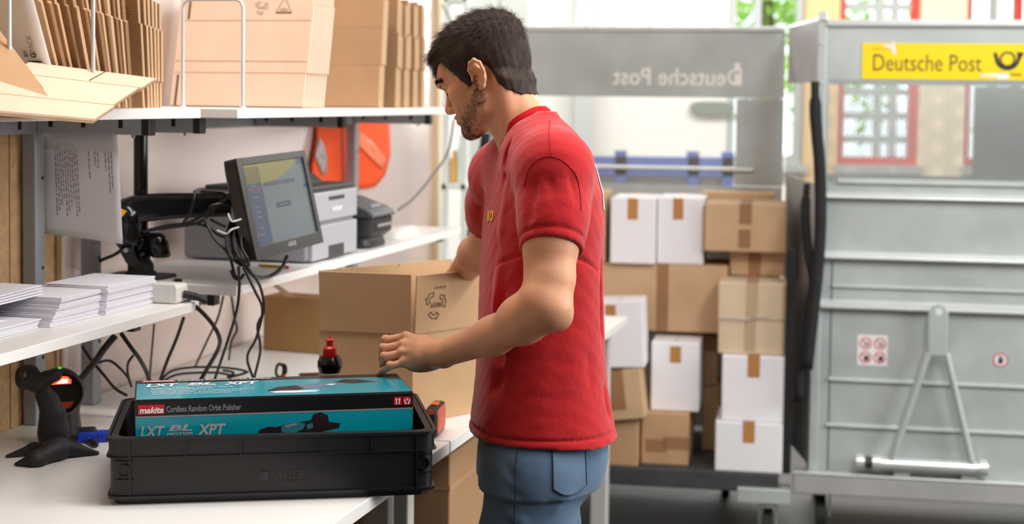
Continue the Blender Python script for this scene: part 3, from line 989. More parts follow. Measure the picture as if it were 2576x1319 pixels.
# ================================================================== the worker
class Field:
    """signed distance grid, sampled in blocks"""
    def __init__(self, lo, hi, h):
        self.lo = np.array(lo, float)
        self.h = h
        self.n = np.ceil((np.array(hi, float) - self.lo) / h).astype(int) + 1
        self.d = np.full(tuple(self.n), 1.0, np.float32)

    def block(self, lo, hi):
        i0 = np.clip(np.floor((np.array(lo) - self.lo) / self.h).astype(int), 0, self.n)
        i1 = np.clip(np.ceil((np.array(hi) - self.lo) / self.h).astype(int) + 1, 0, self.n)
        sl = tuple(slice(a, b) for a, b in zip(i0, i1))
        ax = [(self.lo[k] + self.h * np.arange(i0[k], i1[k])).astype(np.float32) for k in range(3)]
        return sl, ax[0][:, None, None], ax[1][None, :, None], ax[2][None, None, :]

    def put(self, fn, lo, hi, k=0.0, op='add', pad=None):
        pad = (k + 4 * self.h) if pad is None else pad
        sl, X, Y, Z = self.block(np.array(lo) - pad, np.array(hi) + pad)
        cur = self.d[sl]
        if cur.size == 0:
            return
        b = fn(X, Y, Z)
        if op == 'add':
            if k > 0:
                t = np.clip(0.5 + 0.5 * (cur - b) / k, 0, 1)
                self.d[sl] = cur * (1 - t) + b * t - k * t * (1 - t)
            else:
                self.d[sl] = np.minimum(cur, b)
        elif op == 'cut':
            if k > 0:
                t = np.clip(0.5 - 0.5 * (cur + b) / k, 0, 1)
                self.d[sl] = cur * (1 - t) - b * t + k * t * (1 - t)
            else:
                self.d[sl] = np.maximum(cur, -b)
        elif op == 'disp':
            self.d[sl] = cur + b

    def cone(self, a, b, r1, r2, k=0.0, op='add', flat=None):
        """rounded cone a->b; flat=(axis, factor) thins it along an axis"""
        a, b = np.array(a, float), np.array(b, float)
        m = max(r1, r2)
        if flat:
            ax, fac = np.array(flat[0], float), flat[1]
            ax = ax / np.linalg.norm(ax)

        def fn(X, Y, Z):
            px, py, pz = X - a[0], Y - a[1], Z - a[2]
            e = b - a
            L = float(e @ e) + 1e-9
            t = np.clip((px * e[0] + py * e[1] + pz * e[2]) / L, 0, 1)
            qx, qy, qz = px - t * e[0], py - t * e[1], pz - t * e[2]
            if flat:
                dd = qx * ax[0] + qy * ax[1] + qz * ax[2]
                s = 1.0 / fac - 1.0
                qx, qy, qz = qx + ax[0] * dd * s, qy + ax[1] * dd * s, qz + ax[2] * dd * s
            return np.sqrt(qx * qx + qy * qy + qz * qz) - (r1 + t * (r2 - r1))
        self.put(fn, np.minimum(a, b) - m, np.maximum(a, b) + m, k, op)

    def ell(self, c, r, k=0.0, op='add', R=None):
        c, r = np.array(c, float), np.array(r, float)
        m = r.max()

        def fn(X, Y, Z):
            p = [X - c[0], Y - c[1], Z - c[2]]
            if R is not None:
                p = [R[0][i] * p[0] + R[1][i] * p[1] + R[2][i] * p[2] for i in range(3)]
            q2 = (p[0] / r[0]) ** 2 + (p[1] / r[1]) ** 2 + (p[2] / r[2]) ** 2
            k0 = np.sqrt(q2) + 1e-6
            k1 = np.sqrt((p[0] / r[0] ** 2) ** 2 + (p[1] / r[1] ** 2) ** 2 + (p[2] / r[2] ** 2) ** 2) + 1e-6
            return k0 * (k0 - 1) / k1
        self.put(fn, c - m, c + m, k, op)

    def chain(self, pts, rs, k=0.0, kin=0.012, op='add', flat=None):
        for i in range(len(pts) - 1):
            self.cone(pts[i], pts[i + 1], rs[i], rs[i + 1], k if i == 0 else kin, op, flat)

    def plane(self, p, n, k=0.0):
        """keep only the side the normal points away from"""
        p, n = np.array(p, float), np.array(n, float)
        n = n / np.linalg.norm(n)
        sl, X, Y, Z = self.block(self.lo, self.lo + self.n * self.h)
        self.d = np.maximum(self.d, ((X - p[0]) * n[0] + (Y - p[1]) * n[1] + (Z - p[2]) * n[2]).astype(np.float32))

    def fold(self, a, b, w, amp):
        """cloth ridge (amp > 0) or crease (amp < 0) along a->b"""
        a, b = np.array(a, float), np.array(b, float)

        def fn(X, Y, Z):
            px, py, pz = X - a[0], Y - a[1], Z - a[2]
            e = b - a
            L = float(e @ e) + 1e-9
            t = np.clip((px * e[0] + py * e[1] + pz * e[2]) / L, 0, 1)
            q = (px - t * e[0]) ** 2 + (py - t * e[1]) ** 2 + (pz - t * e[2]) ** 2
            fade = np.clip(np.minimum(t, 1 - t) * 5, 0, 1)
            return -amp * np.exp(-q / (w * w)) * (0.25 + 0.75 * fade)
        self.put(fn, np.minimum(a, b) - 3 * w, np.maximum(a, b) + 3 * w, 0, 'disp')

    def mesh(self):
        d, h, lo = self.d, self.h, self.lo
        s = d < 0
        nx, ny, nz = d.shape
        c = np.zeros((nx - 1, ny - 1, nz - 1), np.int8)
        for i in (0, 1):
            for j in (0, 1):
                for k in (0, 1):
                    c += s[i:nx - 1 + i, j:ny - 1 + j, k:nz - 1 + k]
        act = (c > 0) & (c < 8)
        I, J, K = np.nonzero(act)
        idx = np.full(act.shape, -1, np.int64)
        idx[I, J, K] = np.arange(len(I))
        cor = [(i, j, k) for i in (0, 1) for j in (0, 1) for k in (0, 1)]
        val = np.stack([d[I + i, J + j, K + k] for i, j, k in cor], 1).astype(float)
        acc = np.zeros((len(I), 3))
        cnt = np.zeros(len(I))
        for p in range(8):
            for q in range(p + 1, 8):
                df = [abs(cor[p][m] - cor[q][m]) for m in range(3)]
                if sum(df) != 1:
                    continue
                va, vb = val[:, p], val[:, q]
                mk = (va < 0) != (vb < 0)
                t = np.where(mk, va / np.where(mk, va - vb, 1), 0)
                for m in range(3):
                    acc[:, m] += np.where(mk, cor[p][m] + t * (cor[q][m] - cor[p][m]), 0)
                cnt += mk
        V = (np.stack([I, J, K], 1) + acc / cnt[:, None]) * h + lo
        F = []
        for ax in range(3):
            o = [(ax + 1) % 3, (ax + 2) % 3]
            sl0 = [slice(None)] * 3
            sl1 = [slice(None)] * 3
            sl0[ax] = slice(0, -1)
            sl1[ax] = slice(1, None)
            df = s[tuple(sl0)] != s[tuple(sl1)]
            P = np.stack(np.nonzero(df), 1)
            ok = np.ones(len(P), bool)
            for m in o:
                ok &= (P[:, m] > 0) & (P[:, m] < d.shape[m] - 1)
            P = P[ok]
            if len(P) == 0:
                continue

            def g(du, dv):
                Q = P.copy()
                Q[:, o[0]] -= du
                Q[:, o[1]] -= dv
                return idx[Q[:, 0], Q[:, 1], Q[:, 2]]
            quad = np.stack([g(1, 1), g(0, 1), g(0, 0), g(1, 0)], 1)
            inside = s[P[:, 0], P[:, 1], P[:, 2]]
            quad[~inside] = quad[~inside][:, ::-1]
            F.append(quad)
        F = np.concatenate(F)
        F = F[(F >= 0).all(1)]
        return V, F


def sm_mesh(V, F, it=2, lam=0.5):
    """light Laplacian smoothing"""
    e = np.concatenate([F[:, [0, 1]], F[:, [1, 2]], F[:, [2, 3]], F[:, [3, 0]]])
    for _ in range(it):
        acc = np.zeros_like(V)
        cn = np.zeros(len(V))
        for m in range(3):
            acc[:, m] = np.bincount(e[:, 0], V[e[:, 1], m], len(V)) + np.bincount(e[:, 1], V[e[:, 0], m], len(V))
        cn = np.bincount(e[:, 0], minlength=len(V)) + np.bincount(e[:, 1], minlength=len(V))
        V = np.where(cn[:, None] > 0, V * (1 - lam) + lam * acc / np.maximum(cn, 1)[:, None], V)
    return V


def largest(V, F):
    """keep the biggest connected piece"""
    lab = np.arange(len(V))
    while True:
        m = lab[F].min(1)
        new = lab.copy()
        for c in range(4):
            np.minimum.at(new, F[:, c], m)
        new = new[new]
        if (new == lab).all():
            break
        lab = new
    u, n = np.unique(lab[F[:, 0]], return_counts=True)
    keep = lab == u[n.argmax()]
    mp = np.cumsum(keep) - 1
    return V[keep], mp[F[keep[F[:, 0]]]]


def v_normals(V, F):
    n = np.cross(V[F[:, 2]] - V[F[:, 0]], V[F[:, 3]] - V[F[:, 1]])
    N = np.zeros_like(V)
    for c in range(4):
        for m in range(3):
            N[:, m] += np.bincount(F[:, c], n[:, m], len(V))
    return N / (np.linalg.norm(N, axis=1, keepdims=True) + 1e-12)


PY = 0.10      # the figure stands this much behind the depths noted below


def Pw(px, py, Y):
    return np.array(D(px, py, Y + PY))


# ------------------------------------------------------------------ head frame
HY, HP = math.radians(29), math.radians(21)
hf = np.array([-math.cos(HY) * math.cos(HP), math.sin(HY) * math.cos(HP), -math.sin(HP)])
hl = np.array([-math.sin(HY), -math.cos(HY), 0.0])
hu = np.cross(hf, hl)
EARC = 0.074
H0 = Pw(1197, 196, 2.925) - hl * EARC       # ear canal level, mid plane


def to_head(p):
    q = np.asarray(p) - H0
    return np.array([q @ hf, q @ hu, q @ hl])


def from_head(V):
    V = np.asarray(V)
    return H0 + V[..., 0:1] * hf + V[..., 1:2] * hu + V[..., 2:3] * hl


YC = 2.98 + PY
neck_a = to_head(Pw(1268, 246, 2.985))
neck_b = to_head(Pw(1338, 375, 2.985))
chest = to_head(Pw(1352, 450, 2.985))

hd = Field((-0.27, -0.33, -0.17), (0.15, 0.185, 0.17), 0.0022)
hd.ell((0.004, 0.046, 0), (0.084, 0.074, 0.0725))
hd.ell((0.064, 0.046, 0), (0.053, 0.052, 0.058), 0.02)
hd.ell((0.050, -0.018, 0), (0.044, 0.058, 0.052), 0.02)
for s in (-1, 1):
    hd.ell((0.099, 0.0245, s * 0.019), (0.0165, 0.0085, 0.022), 0.012)
    hd.ell((0.062, -0.006, s * 0.043), (0.024, 0.017, 0.016), 0.016)
    hd.ell((0.056, -0.036, s * 0.032), (0.032, 0.030, 0.020), 0.02)
    hd.cone((0.008, -0.036, s * 0.052), (0.016, -0.052, s * 0.049), 0.016, 0.016, 0.02)
    hd.cone((0.016, -0.052, s * 0.047), (0.082, -0.080, s * 0.010), 0.017, 0.014, 0.02)
hd.ell((0.048, -0.054, 0), (0.040, 0.030, 0.043), 0.02)
hd.ell((0.086, -0.050, 0), (0.019, 0.022, 0.025), 0.012)
hd.ell((0.090, -0.081, 0), (0.013, 0.013, 0.018), 0.012)
for s in (-1, 1):
    hd.ell((0.100, 0.008, s * 0.031), (0.014, 0.010, 0.017), 0.008, 'cut')
    hd.ell((0.0800, 0.005, s * 0.031), (0.0135, 0.0125, 0.0145), 0.004)
    hd.cone((0.0960, 0.0150, s * 0.020), (0.0870, 0.0150, s * 0.044), 0.003, 0.003, 0.006)
hd.cone((0.101, 0.018, 0), (0.1175, -0.020, 0), 0.0090, 0.0095, 0.012)
hd.ell((0.1185, -0.0235, 0), (0.0105, 0.0095, 0.0105), 0.006)
for s in (-1, 1):
    hd.ell((0.106, -0.0285, s * 0.0125), (0.0115, 0.0085, 0.0070), 0.004)
    hd.ell((0.1095, -0.0345, s * 0.0075), (0.0055, 0.0048, 0.0035), 0.002, 'cut')
hd.ell((0.1025, -0.0455, 0), (0.0075, 0.0050, 0.0205), 0.004)
hd.ell((0.1010, -0.0560, 0), (0.0078, 0.0058, 0.0180), 0.004)
hd.cone((0.1085, -0.0508, -0.016), (0.1085, -0.0508, 0.016), 0.0014, 0.0014, 0.002, 'cut')
hd.cone((0.100, -0.0495, 0.016), (0.088, -0.0525, 0.024), 0.0016, 0.0012, 0.003, 'cut')
# neck with tendon and nape muscles
hd.chain([neck_a, (neck_a + neck_b) / 2, neck_b, chest], [0.049, 0.051, 0.060, 0.085], 0.025, 0.02)
hd.cone((-0.035, -0.020, 0.045), to_head(Pw(1300, 372, 2.94)), 0.018, 0.015, 0.022)
hd.cone((-0.035, -0.020, -0.045), to_head(Pw(1290, 372, 3.02)), 0.018, 0.015, 0.022)
for s in (-1, 1):
    hd.cone((-0.036, -0.012, s * 0.018), to_head(Pw(1350, 328, 2.985 - s * 0.03)), 0.018, 0.028, 0.025)
    hd.cone(to_head(Pw(1350, 325, 2.985 - s * 0.04)), to_head(Pw(1372, 398, 2.985 - s * 0.14)), 0.035, 0.04, 0.03)
hd_base = hd.d.copy()
# ears
for s in (-1, 1):
    hd.ell((-0.010, 0.004, s * 0.0745), (0.015, 0.026, 0.007), 0.006)
    hd.ell((-0.006, 0.002, s * 0.0835), (0.0095, 0.0170, 0.0075), 0.003, 'cut')
    hel = [(0.006, 0.002, 0.076), (0.0065, 0.018, 0.080), (-0.002, 0.029, 0.0835), (-0.015, 0.0315, 0.087), (-0.0255, 0.022, 0.0885),
           (-0.0275, 0.006, 0.0865), (-0.0215, -0.010, 0.083), (-0.0125, -0.021, 0.0795), (-0.004, -0.0235, 0.0765)]
    hd.chain([(a, b, s * c) for a, b, c in hel], [0.0030, 0.0032, 0.0036, 0.0038, 0.0038, 0.0037, 0.0038, 0.0055, 0.0045], 0.002, 0.003)
    ant = [(-0.012, 0.019, 0.083), (-0.0185, 0.008, 0.0835), (-0.0165, -0.006, 0.0815), (-0.008, -0.0135, 0.0800)]
    hd.chain([(a, b, s * c) for a, b, c in ant], [0.003, 0.0035, 0.0035, 0.003], 0.003, 0.003)
    hd.ell((0.0045, -0.004, s * 0.079), (0.004, 0.006, 0.0045), 0.003)
    hd.ell((-0.0015, -0.002, s * 0.076), (0.0040, 0.0050, 0.010), 0.002, 'cut')
Vh, Fh = hd.mesh()
Vh, Fh = largest(Vh, Fh)
Vh = sm_mesh(Vh, Fh, 1, 0.4)
Nh_loc = v_normals(Vh, Fh)
Vhw = from_head(Vh)

# ------------------------------------------------------------------ arms and hands
SH_L = Pw(1398, 425, 2.80)
EL_L = Pw(1380, 772, 2.72)
WR_L = Pw(1118, 889, 2.90)
f1 = Pw(1318, 806, 2.755)
f2 = Pw(1240, 846, 2.81)
BOXTOP = 0.1805
HX = 0.055      # reach of the hand beyond the wrist depth
MC = {'i': Pw(1022, 848, 2.925 + HX), 'm': Pw(1014, 868, 2.905 + HX), 'r': Pw(1012, 889, 2.89 + HX), 'p': Pw(1018, 912, 2.88 + HX)}
PI = {'i': Pw(972, 856, 2.925 + HX), 'm': Pw(967, 877, 2.905 + HX), 'r': Pw(969, 898, 2.888 + HX), 'p': Pw(983, 921, 2.875 + HX)}
DI = {'i': Pw(962, 888, 2.945 + HX), 'm': Pw(962, 902, 2.925 + HX), 'r': Pw(963, 915, 2.905 + HX), 'p': Pw(965, 930, 2.875 + HX)}
TI = {'i': Pw(972, 912, 2.955 + HX), 'm': Pw(970, 918, 2.94 + HX), 'r': Pw(966, 928, 2.915 + HX), 'p': Pw(955, 937, 2.873 + HX)}
_pk = np.array(G(953, 941, TABLE + BOXTOP + 0.0062))
_dv = _pk - TI['p']
for q_ in 'imrp':
    TI[q_] = TI[q_] + _dv * (1.0 if q_ == 'p' else 0.35)
    DI[q_] = DI[q_] + _dv * (0.7 if q_ == 'p' else 0.2)
allp = np.array([SH_L, EL_L, WR_L, f1, f2] + list(MC.values()) + list(PI.values()) + list(TI.values()))
ar = Field(allp.min(0) - 0.075, allp.max(0) + 0.075, 0.0019)
ar.chain([SH_L, SH_L * 0.45 + EL_L * 0.55, SH_L * 0.2 + EL_L * 0.8, EL_L], [0.052, 0.0470, 0.0430, 0.0385], 0, 0.02)
bic = SH_L * 0.42 + EL_L * 0.58
ar.ell(bic + np.array([-0.012, -0.004, 0]), (0.036, 0.036, 0.085), 0.02)
ar.cone(EL_L + np.array([0.012, -0.004, -0.012]), EL_L + np.array([0.022, 0.0, -0.022]), 0.026, 0.019, 0.022)
ar.chain([EL_L, f1, f2, WR_L], [0.040, 0.0405, 0.0335, 0.0265], 0.02, 0.025)
ar.cone(EL_L + np.array([-0.02, -0.006, 0.012]), f1 + np.array([-0.01, -0.004, 0.006]), 0.030, 0.028, 0.03)
ar.ell(WR_L + np.array([0.012, -0.016, 0.008]), (0.010, 0.008, 0.008), 0.012)
PALM = Pw(1075, 898, 2.885 + HX * 0.9)
for q, r in (('i', 0.0098), ('m', 0.0100), ('r', 0.0096), ('p', 0.0090)):
    ar.chain([WR_L * 0.9 + PALM * 0.1, WR_L * 0.45 + MC[q] * 0.55, MC[q]], [0.019, 0.0155, r], 0.016, 0.012)
ar.ell(Pw(1078, 914, 2.885 + HX * 0.9), (0.040, 0.017, 0.0165), 0.018, R=np.array([[0.97, 0, -0.22], [0, 1, 0], [0.22, 0, 0.97]]))
ar.ell(Pw(1072, 890, 2.925 + HX * 0.9), (0.038, 0.020, 0.020), 0.02)
for q, r in (('i', 0.0086), ('m', 0.0087), ('r', 0.0083), ('p', 0.0076)):
    # a short chain per finger, rooted in the palm
    ar.chain([MC[q], PI[q], DI[q], TI[q]], [r * 1.05, r * 0.98, r * 0.88, r * 0.74], 0.0045, 0.0025)
    ar.ell(PI[q] + np.array([-0.002, -0.002, 0.002]), (r * 1.06, r * 1.0, r * 1.06), 0.003)
    ar.ell(MC[q] + np.array([0.0, -0.0035, 0.0035]), (0.009, 0.007, 0.0075), 0.006)
# thumb, on the far side, closing against the fingers
ar.chain([Pw(1085, 872, 2.93 + HX * 0.9), Pw(1040, 874, 2.97 + HX * 0.9), Pw(1004, 894, 2.985 + HX * 0.9), Pw(975, 912, 2.975 + HX * 0.9)], [0.016, 0.0125, 0.0108, 0.0085], 0.014, 0.004)
# tendons fanning to the knuckles
for q in 'imr':
    a = WR_L * 0.6 + MC[q] * 0.4 + np.array([0, -0.016, 0.006])
    ar.cone(a, MC[q] + np.array([0, -0.0075, 0.004]), 0.0028, 0.0028, 0.008)
Val, Fal = ar.mesh()
Val, Fal = largest(Val, Fal)
Val = sm_mesh(Val, Fal, 1, 0.4)

SH_R = Pw(1262, 440, 3.17)
EL_R = Pw(1228, 606, 3.35)
WR_R = Pw(1150, 700, 3.55)
HR = Pw(1132, 770, 3.60)
al2 = np.array([SH_R, EL_R, WR_R, HR])
af = Field(al2.min(0) - 0.08, al2.max(0) + 0.08, 0.0028)
af.chain([SH_R, SH_R * 0.4 + EL_R * 0.6, EL_R], [0.056, 0.048, 0.040], 0, 0.02)
af.chain([EL_R, EL_R * 0.65 + WR_R * 0.35, WR_R], [0.040, 0.041, 0.028], 0.02, 0.02)
HV = (HR - WR_R)
sd = np.array([0.82, 0.5, 0.25])
for k, off in enumerate((-0.030, -0.010, 0.010, 0.029)):
    kn = WR_R + HV * 0.95 + sd * off
    af.chain([WR_R + sd * off * 0.5, kn], [0.018, 0.012], 0.014, 0.01)
    L = (0.036, 0.042, 0.039, 0.030)[k]
    m1 = kn + HV / np.linalg.norm(HV) * L
    af.chain([kn, m1, m1 + np.array([-0.006, -0.012, -0.026]), m1 + np.array([-0.004, -0.026, -0.040])], [0.0098, 0.009, 0.0082, 0.007], 0.006, 0.004)
af.chain([WR_R + sd * -0.018, WR_R + sd * -0.05 + HV * 0.5, WR_R + sd * -0.058 + HV * 1.0], [0.016, 0.0115, 0.009], 0.012, 0.005)
Var, Far = af.mesh()
Var, Far = largest(Var, Far)
Var = sm_mesh(Var, Far, 1, 0.4)

# hidden trunk and legs that carry the clothes, so the figure is whole
def ring_tab(rows):
    z = np.array([D(1360, r[0], YC).z for r in rows])
    xf = np.array([D(r[1], r[0], YC).x for r in rows])
    xb = np.array([D(r[2], r[0], YC).x for r in rows])
    hw = np.array([r[3] for r in rows])
    o = np.argsort(z)
    return z[o], xf[o], xb[o], hw[o]


TH = math.radians(9)
tf = (-math.cos(TH), -math.sin(TH))
tl = (math.sin(TH), -math.cos(TH))


def torso_fn(rows, shrink=0.0, p=2.35):
    z, xf, xb, hw = ring_tab(rows)

    def fn(X, Y, Z):
        zz = Z.ravel()
        a = ((np.interp(zz, z, xb) - np.interp(zz, z, xf)) / 2 - shrink).clip(0.004)[None, None, :]
        cx = ((np.interp(zz, z, xb) + np.interp(zz, z, xf)) / 2)[None, None, :]
        b = (np.interp(zz, z, hw) - shrink).clip(0.004)[None, None, :]
        dx, dy = X - cx, Y - YC
        u = dx * tf[0] + dy * tf[1]
        w = dx * tl[0] + dy * tl[1]
        q = ((np.abs(u) / a) ** p + (np.abs(w) / b) ** p) ** (1 / p)
        return ((q - 1) * np.minimum(a, b) * 0.9).astype(np.float32)
    return fn, z


SHIRT = [(296, 1348, 1392, 0.050), (312, 1318, 1412, 0.085), (335, 1290, 1438, 0.125), (370, 1262, 1468, 0.165), (420, 1241, 1489, 0.186),
         (480, 1229, 1506, 0.190), (560, 1219, 1512, 0.186), (640, 1213, 1509, 0.178), (720, 1209, 1510, 0.172), (800, 1206, 1513, 0.168),
         (880, 1203, 1516, 0.167), (960, 1198, 1522, 0.170), (1030, 1190, 1534, 0.178), (1095, 1180, 1548, 0.187), (1150, 1178, 1550, 0.19)]
HEMZ = D(1362, 1083, YC).z
tb = Field((-0.16, 2.68 + PY, 0.0), (0.28, 3.28 + PY, 1.62), 0.008)
fn, zz = torso_fn(SHIRT, 0.022)
tb.put(fn, (-0.16, 2.7 + PY, 1.0), (0.28, 3.26 + PY, 1.56), 0)
tb.d[:, :, :int((0.97 - tb.lo[2]) / tb.h)] = 1.0
tb.d[:, :, int((D(1360, 350, YC).z - tb.lo[2]) / tb.h):] = 1.0
tb.ell((0.065, 2.98 + PY, 0.96), (0.095, 0.12, 0.12), 0.03)
HIP_L, HIP_R = Pw(1352, 1150, 2.885), Pw(1352, 1150, 3.08)
KN_L, KN_R = np.array([0.010, 2.87 + PY, 0.50]), np.array([0.055, 3.10 + PY, 0.50])
AN_L, AN_R = np.array([0.055, 2.87 + PY, 0.09]), np.array([0.095, 3.11 + PY, 0.09])
for hp, kn, an in ((HIP_L, KN_L, AN_L), (HIP_R, KN_R, AN_R)):
    tb.chain([hp, kn, an], [0.082, 0.05, 0.036], 0.04, 0.03)
Vt, Ft = tb.mesh()
Vt, Ft = largest(Vt, Ft)

m_skin = M('skin', (207, 150, 116), rough=0.48, spec=0.4, var=0.05, vscale=28, sss=0.10, bump=0.10, bscale=900)
off, VV, FF = 0, [], []
for v, f in ((Vhw, Fh), (Val, Fal), (Var, Far), (Vt, Ft)):
    VV.append(v)
    FF.append(f + off)
    off += len(v)
# join neck and arms to the trunk beneath the shirt
for i, c in ((0, np.array([0.06, 2.98 + PY, 1.40])), (1, SH_L), (2, SH_R)):
    fa = VV[i][FF[i] - FF[i].min()]
    qa = FF[i][np.linalg.norm(fa.mean(1) - c, axis=1).argmin()]
    qb = FF[3][np.linalg.norm(Vt[Ft].mean(1) - c, axis=1).argmin()]
    FF.append(np.array([[qa[0], qa[1], qb[1], qb[0]]]))
VV, FF = np.concatenate(VV), np.concatenate(FF)
person = mesh_obj('person', VV, FF, m_skin, smooth=True, angle=180)
tag(person, 'young man in red T-shirt and jeans bending his head over the crate, packing a carton', 'person')

# ------------------------------------------------------------------ T-shirt
m_red_sh = M('red_jersey', (178, 22, 28), rough=0.85, spec=0.2, var=0.07, vscale=25, bump=0.55, bscale=85, sheen=0.25)
ts = Field((-0.20, 2.54 + PY, HEMZ - 0.03), (0.30, 3.40 + PY, 1.62), 0.0034)
fn, zz = torso_fn(SHIRT)
ts.put(fn, (-0.2, 2.7 + PY, HEMZ - 0.03), (0.3, 3.26 + PY, D(1360, 300, YC).z), 0)
aw = (EL_L - SH_L) / np.linalg.norm(EL_L - SH_L)
cuffL = SH_L + aw * 0.155
ts.chain([Pw(1352, 372, 2.90), SH_L + np.array([-0.004, 0, 0.004]), SH_L + aw * 0.09, SH_L + aw * 0.165], [0.060, 0.0640, 0.0600, 0.0590], 0.05, 0.03)
aw2 = (EL_R - SH_R) / np.linalg.norm(EL_R - SH_R)
cuffR = SH_R + aw2 * 0.165
ts.chain([Pw(1325, 385, 3.06), SH_R, SH_R + aw2 * 0.10, SH_R + aw2 * 0.175], [0.065, 0.064, 0.060, 0.060], 0.05, 0.03)
# folds
def Fd(p, q, w, a, Y0=2.84, Y1=None):
    ts.fold(Pw(p[0], p[1], Y0), Pw(q[0], q[1], Y1 or Y0), w, a * 1.4)


for k in range(9):   # sleeve crinkles
    x = 1325 + k * 15
    Fd((x + rng.uniform(-6, 6), 430 + rng.uniform(-10, 30)), (x + rng.uniform(-14, 10), 575), 0.006, rng.uniform(-0.0025, 0.0022), 2.735, 2.72)
Fd((1380, 440), (1404, 560), 0.010, -0.0035, 2.735, 2.72)
Fd((1352, 450), (1340, 570), 0.009, -0.003, 2.735, 2.72)
Fd((1425, 470), (1430, 570), 0.010, 0.003, 2.735, 2.72)
for (p, q, w, a) in (((1330, 320), (1275, 400), 0.008, -0.005), ((1300, 350), (1262, 430), 0.008, -0.005), ((1345, 350), (1300, 430), 0.009, 0.005),
                     ((1405, 345), (1450, 420), 0.010, -0.004), ((1420, 370), (1462, 470), 0.010, 0.005)):
    Fd(p, q, w, a, 2.86)
for (p, q, w, a) in (((1470, 520), (1440, 700), 0.013, -0.010), ((1492, 560), (1452, 800), 0.012, 0.008), ((1500, 620), (1478, 900), 0.012, -0.008),
                     ((1450, 800), (1470, 1010), 0.014, -0.008), ((1480, 820), (1500, 1040), 0.012, 0.007), ((1420, 830), (1440, 1080), 0.014, 0.007),
                     ((1300, 700), (1240, 900), 0.016, -0.006), ((1270, 650), (1225, 820), 0.012, 0.005), ((1240, 560), (1216, 760), 0.012, -0.004),
                     ((1330, 900), (1225, 1000), 0.020, -0.005), ((1400, 960), (1240, 1060), 0.020, 0.005), ((1460, 930), (1380, 1100), 0.016, -0.006),
                     ((1340, 1000), (1280, 1110), 0.016, 0.005), ((1500, 950), (1530, 1060), 0.012, -0.006), ((1250, 460), (1238, 560), 0.009, -0.005),
                     ((1290, 480), (1262, 600), 0.011, 0.006), ((1300, 420), (1245, 470), 0.008, -0.004), ((1440, 880), (1330, 960), 0.014, 0.005),
                     ((1215, 820), (1290, 930), 0.012, -0.005), ((1500, 700), (1512, 860), 0.010, -0.006)):
    Fd(p, q, w, a, 2.86 if p[0] < 1480 else 2.90)
for (p, q) in (((1250, 440), (1222, 520)), ((1232, 450), (1205, 540)), ((1215, 480), (1200, 560))):
    ts.fold(Pw(p[0], p[1], 3.10), Pw(q[0], q[1], 3.2), 0.007, -0.006)


def ripple(X, Y, Z):
    return (0.00015 * np.sin(X * 95 + Z * 40 + np.sin(Z * 31) * 2) * np.sin(Y * 60 + Z * 75)
            + 0.00012 * np.sin(X * 170 - Z * 130 + 2 * np.sin(Y * 40)) + 0.0002 * np.sin(Y * 210 + Z * 160)).astype(np.float32)


ts.put(ripple, ts.lo, ts.lo + ts.n * ts.h, 0, 'disp')
# hem and cuff bands stand out a touch below their stitch line
def band(pt, nrm, w, amp):
    pt, nrm = np.array(pt), np.array(nrm) / np.linalg.norm(nrm)

    def fn(X, Y, Z):
        t = (X - pt[0]) * nrm[0] + (Y - pt[1]) * nrm[1] + (Z - pt[2]) * nrm[2]
        return (amp * np.exp(-((t + w) / 0.0028) ** 2)).astype(np.float32)
    return fn


ts.put(band((0, 0, HEMZ), (0, 0, -1), 0.017, 0.0035), ts.lo, (0.3, 3.42 + PY, HEMZ + 0.05), 0, 'disp')
nL = aw + np.array([0.0, -0.25, 0.0])
nL /= np.linalg.norm(nL)
ts.put(band(cuffL, nL, 0.016, 0.0035), cuffL - 0.09, cuffL + 0.09, 0, 'disp')
# shell: hollow it, open hem, cuffs and neck
full = ts.d.copy()
ts.d = np.maximum(ts.d, -(full + 0.0085))
sl, X, Y, Z = ts.block(ts.lo, ts.lo + ts.n * ts.h)
ts.d = np.maximum(ts.d, (HEMZ + 0.003 * np.sin(X * 22 + 1.0) - Z).astype(np.float32))
for cp, nn, rad in ((cuffL, nL, 0.0655), (cuffR, aw2, 0.072)):
    t = (X - cp[0]) * nn[0] + (Y - cp[1]) * nn[1] + (Z - cp[2]) * nn[2]
    q2 = (X - cp[0]) ** 2 + (Y - cp[1]) ** 2 + (Z - cp[2]) ** 2 - t ** 2
    reg = np.maximum(np.maximum(-t, t - 0.085), np.sqrt(np.maximum(q2, 0)) - rad)
    ts.d = np.maximum(ts.d, -reg.astype(np.float32))
# neck opening: everything above the collar plane
CF, CB = Pw(1262, 372, 2.965), Pw(1391, 300, 2.995)
cvec = (CB - CF) / np.linalg.norm(CB - CF)
clat = np.array([0.12, -1.0, 0.0])
clat -= cvec * (clat @ cvec)
clat /= np.linalg.norm(clat)
cn = np.cross(cvec, clat)
cn *= np.sign(cn[2])
CC = (CF + CB) / 2
t = (X - CC[0]) * cn[0] + (Y - CC[1]) * cn[1] + (Z - CC[2]) * cn[2]
pu = ((X - CC[0]) * cvec[0] + (Y - CC[1]) * cvec[1] + (Z - CC[2]) * cvec[2]) / 0.0560
pv = ((X - CC[0]) * clat[0] + (Y - CC[1]) * clat[1] + (Z - CC[2]) * clat[2]) / 0.0660
reg = np.maximum((np.sqrt(pu ** 2 + pv ** 2) - 1) * 0.056, -t - 0.05)
ts.d = np.maximum(ts.d, -reg.astype(np.float32))
Vs, Fs = ts.mesh()
Vs, Fs = largest(Vs, Fs)
Vs = sm_mesh(Vs, Fs, 1, 0.35)
shirt = mesh_obj('tshirt', Vs, Fs, m_red_sh, person, smooth=True, angle=180)
# ribbed collar following the opening
from mathutils.bvhtree import BVHTree
_step = Fs.tolist()
bvh = BVHTree.FromPolygons([tuple(v) for v in Vs], _step)


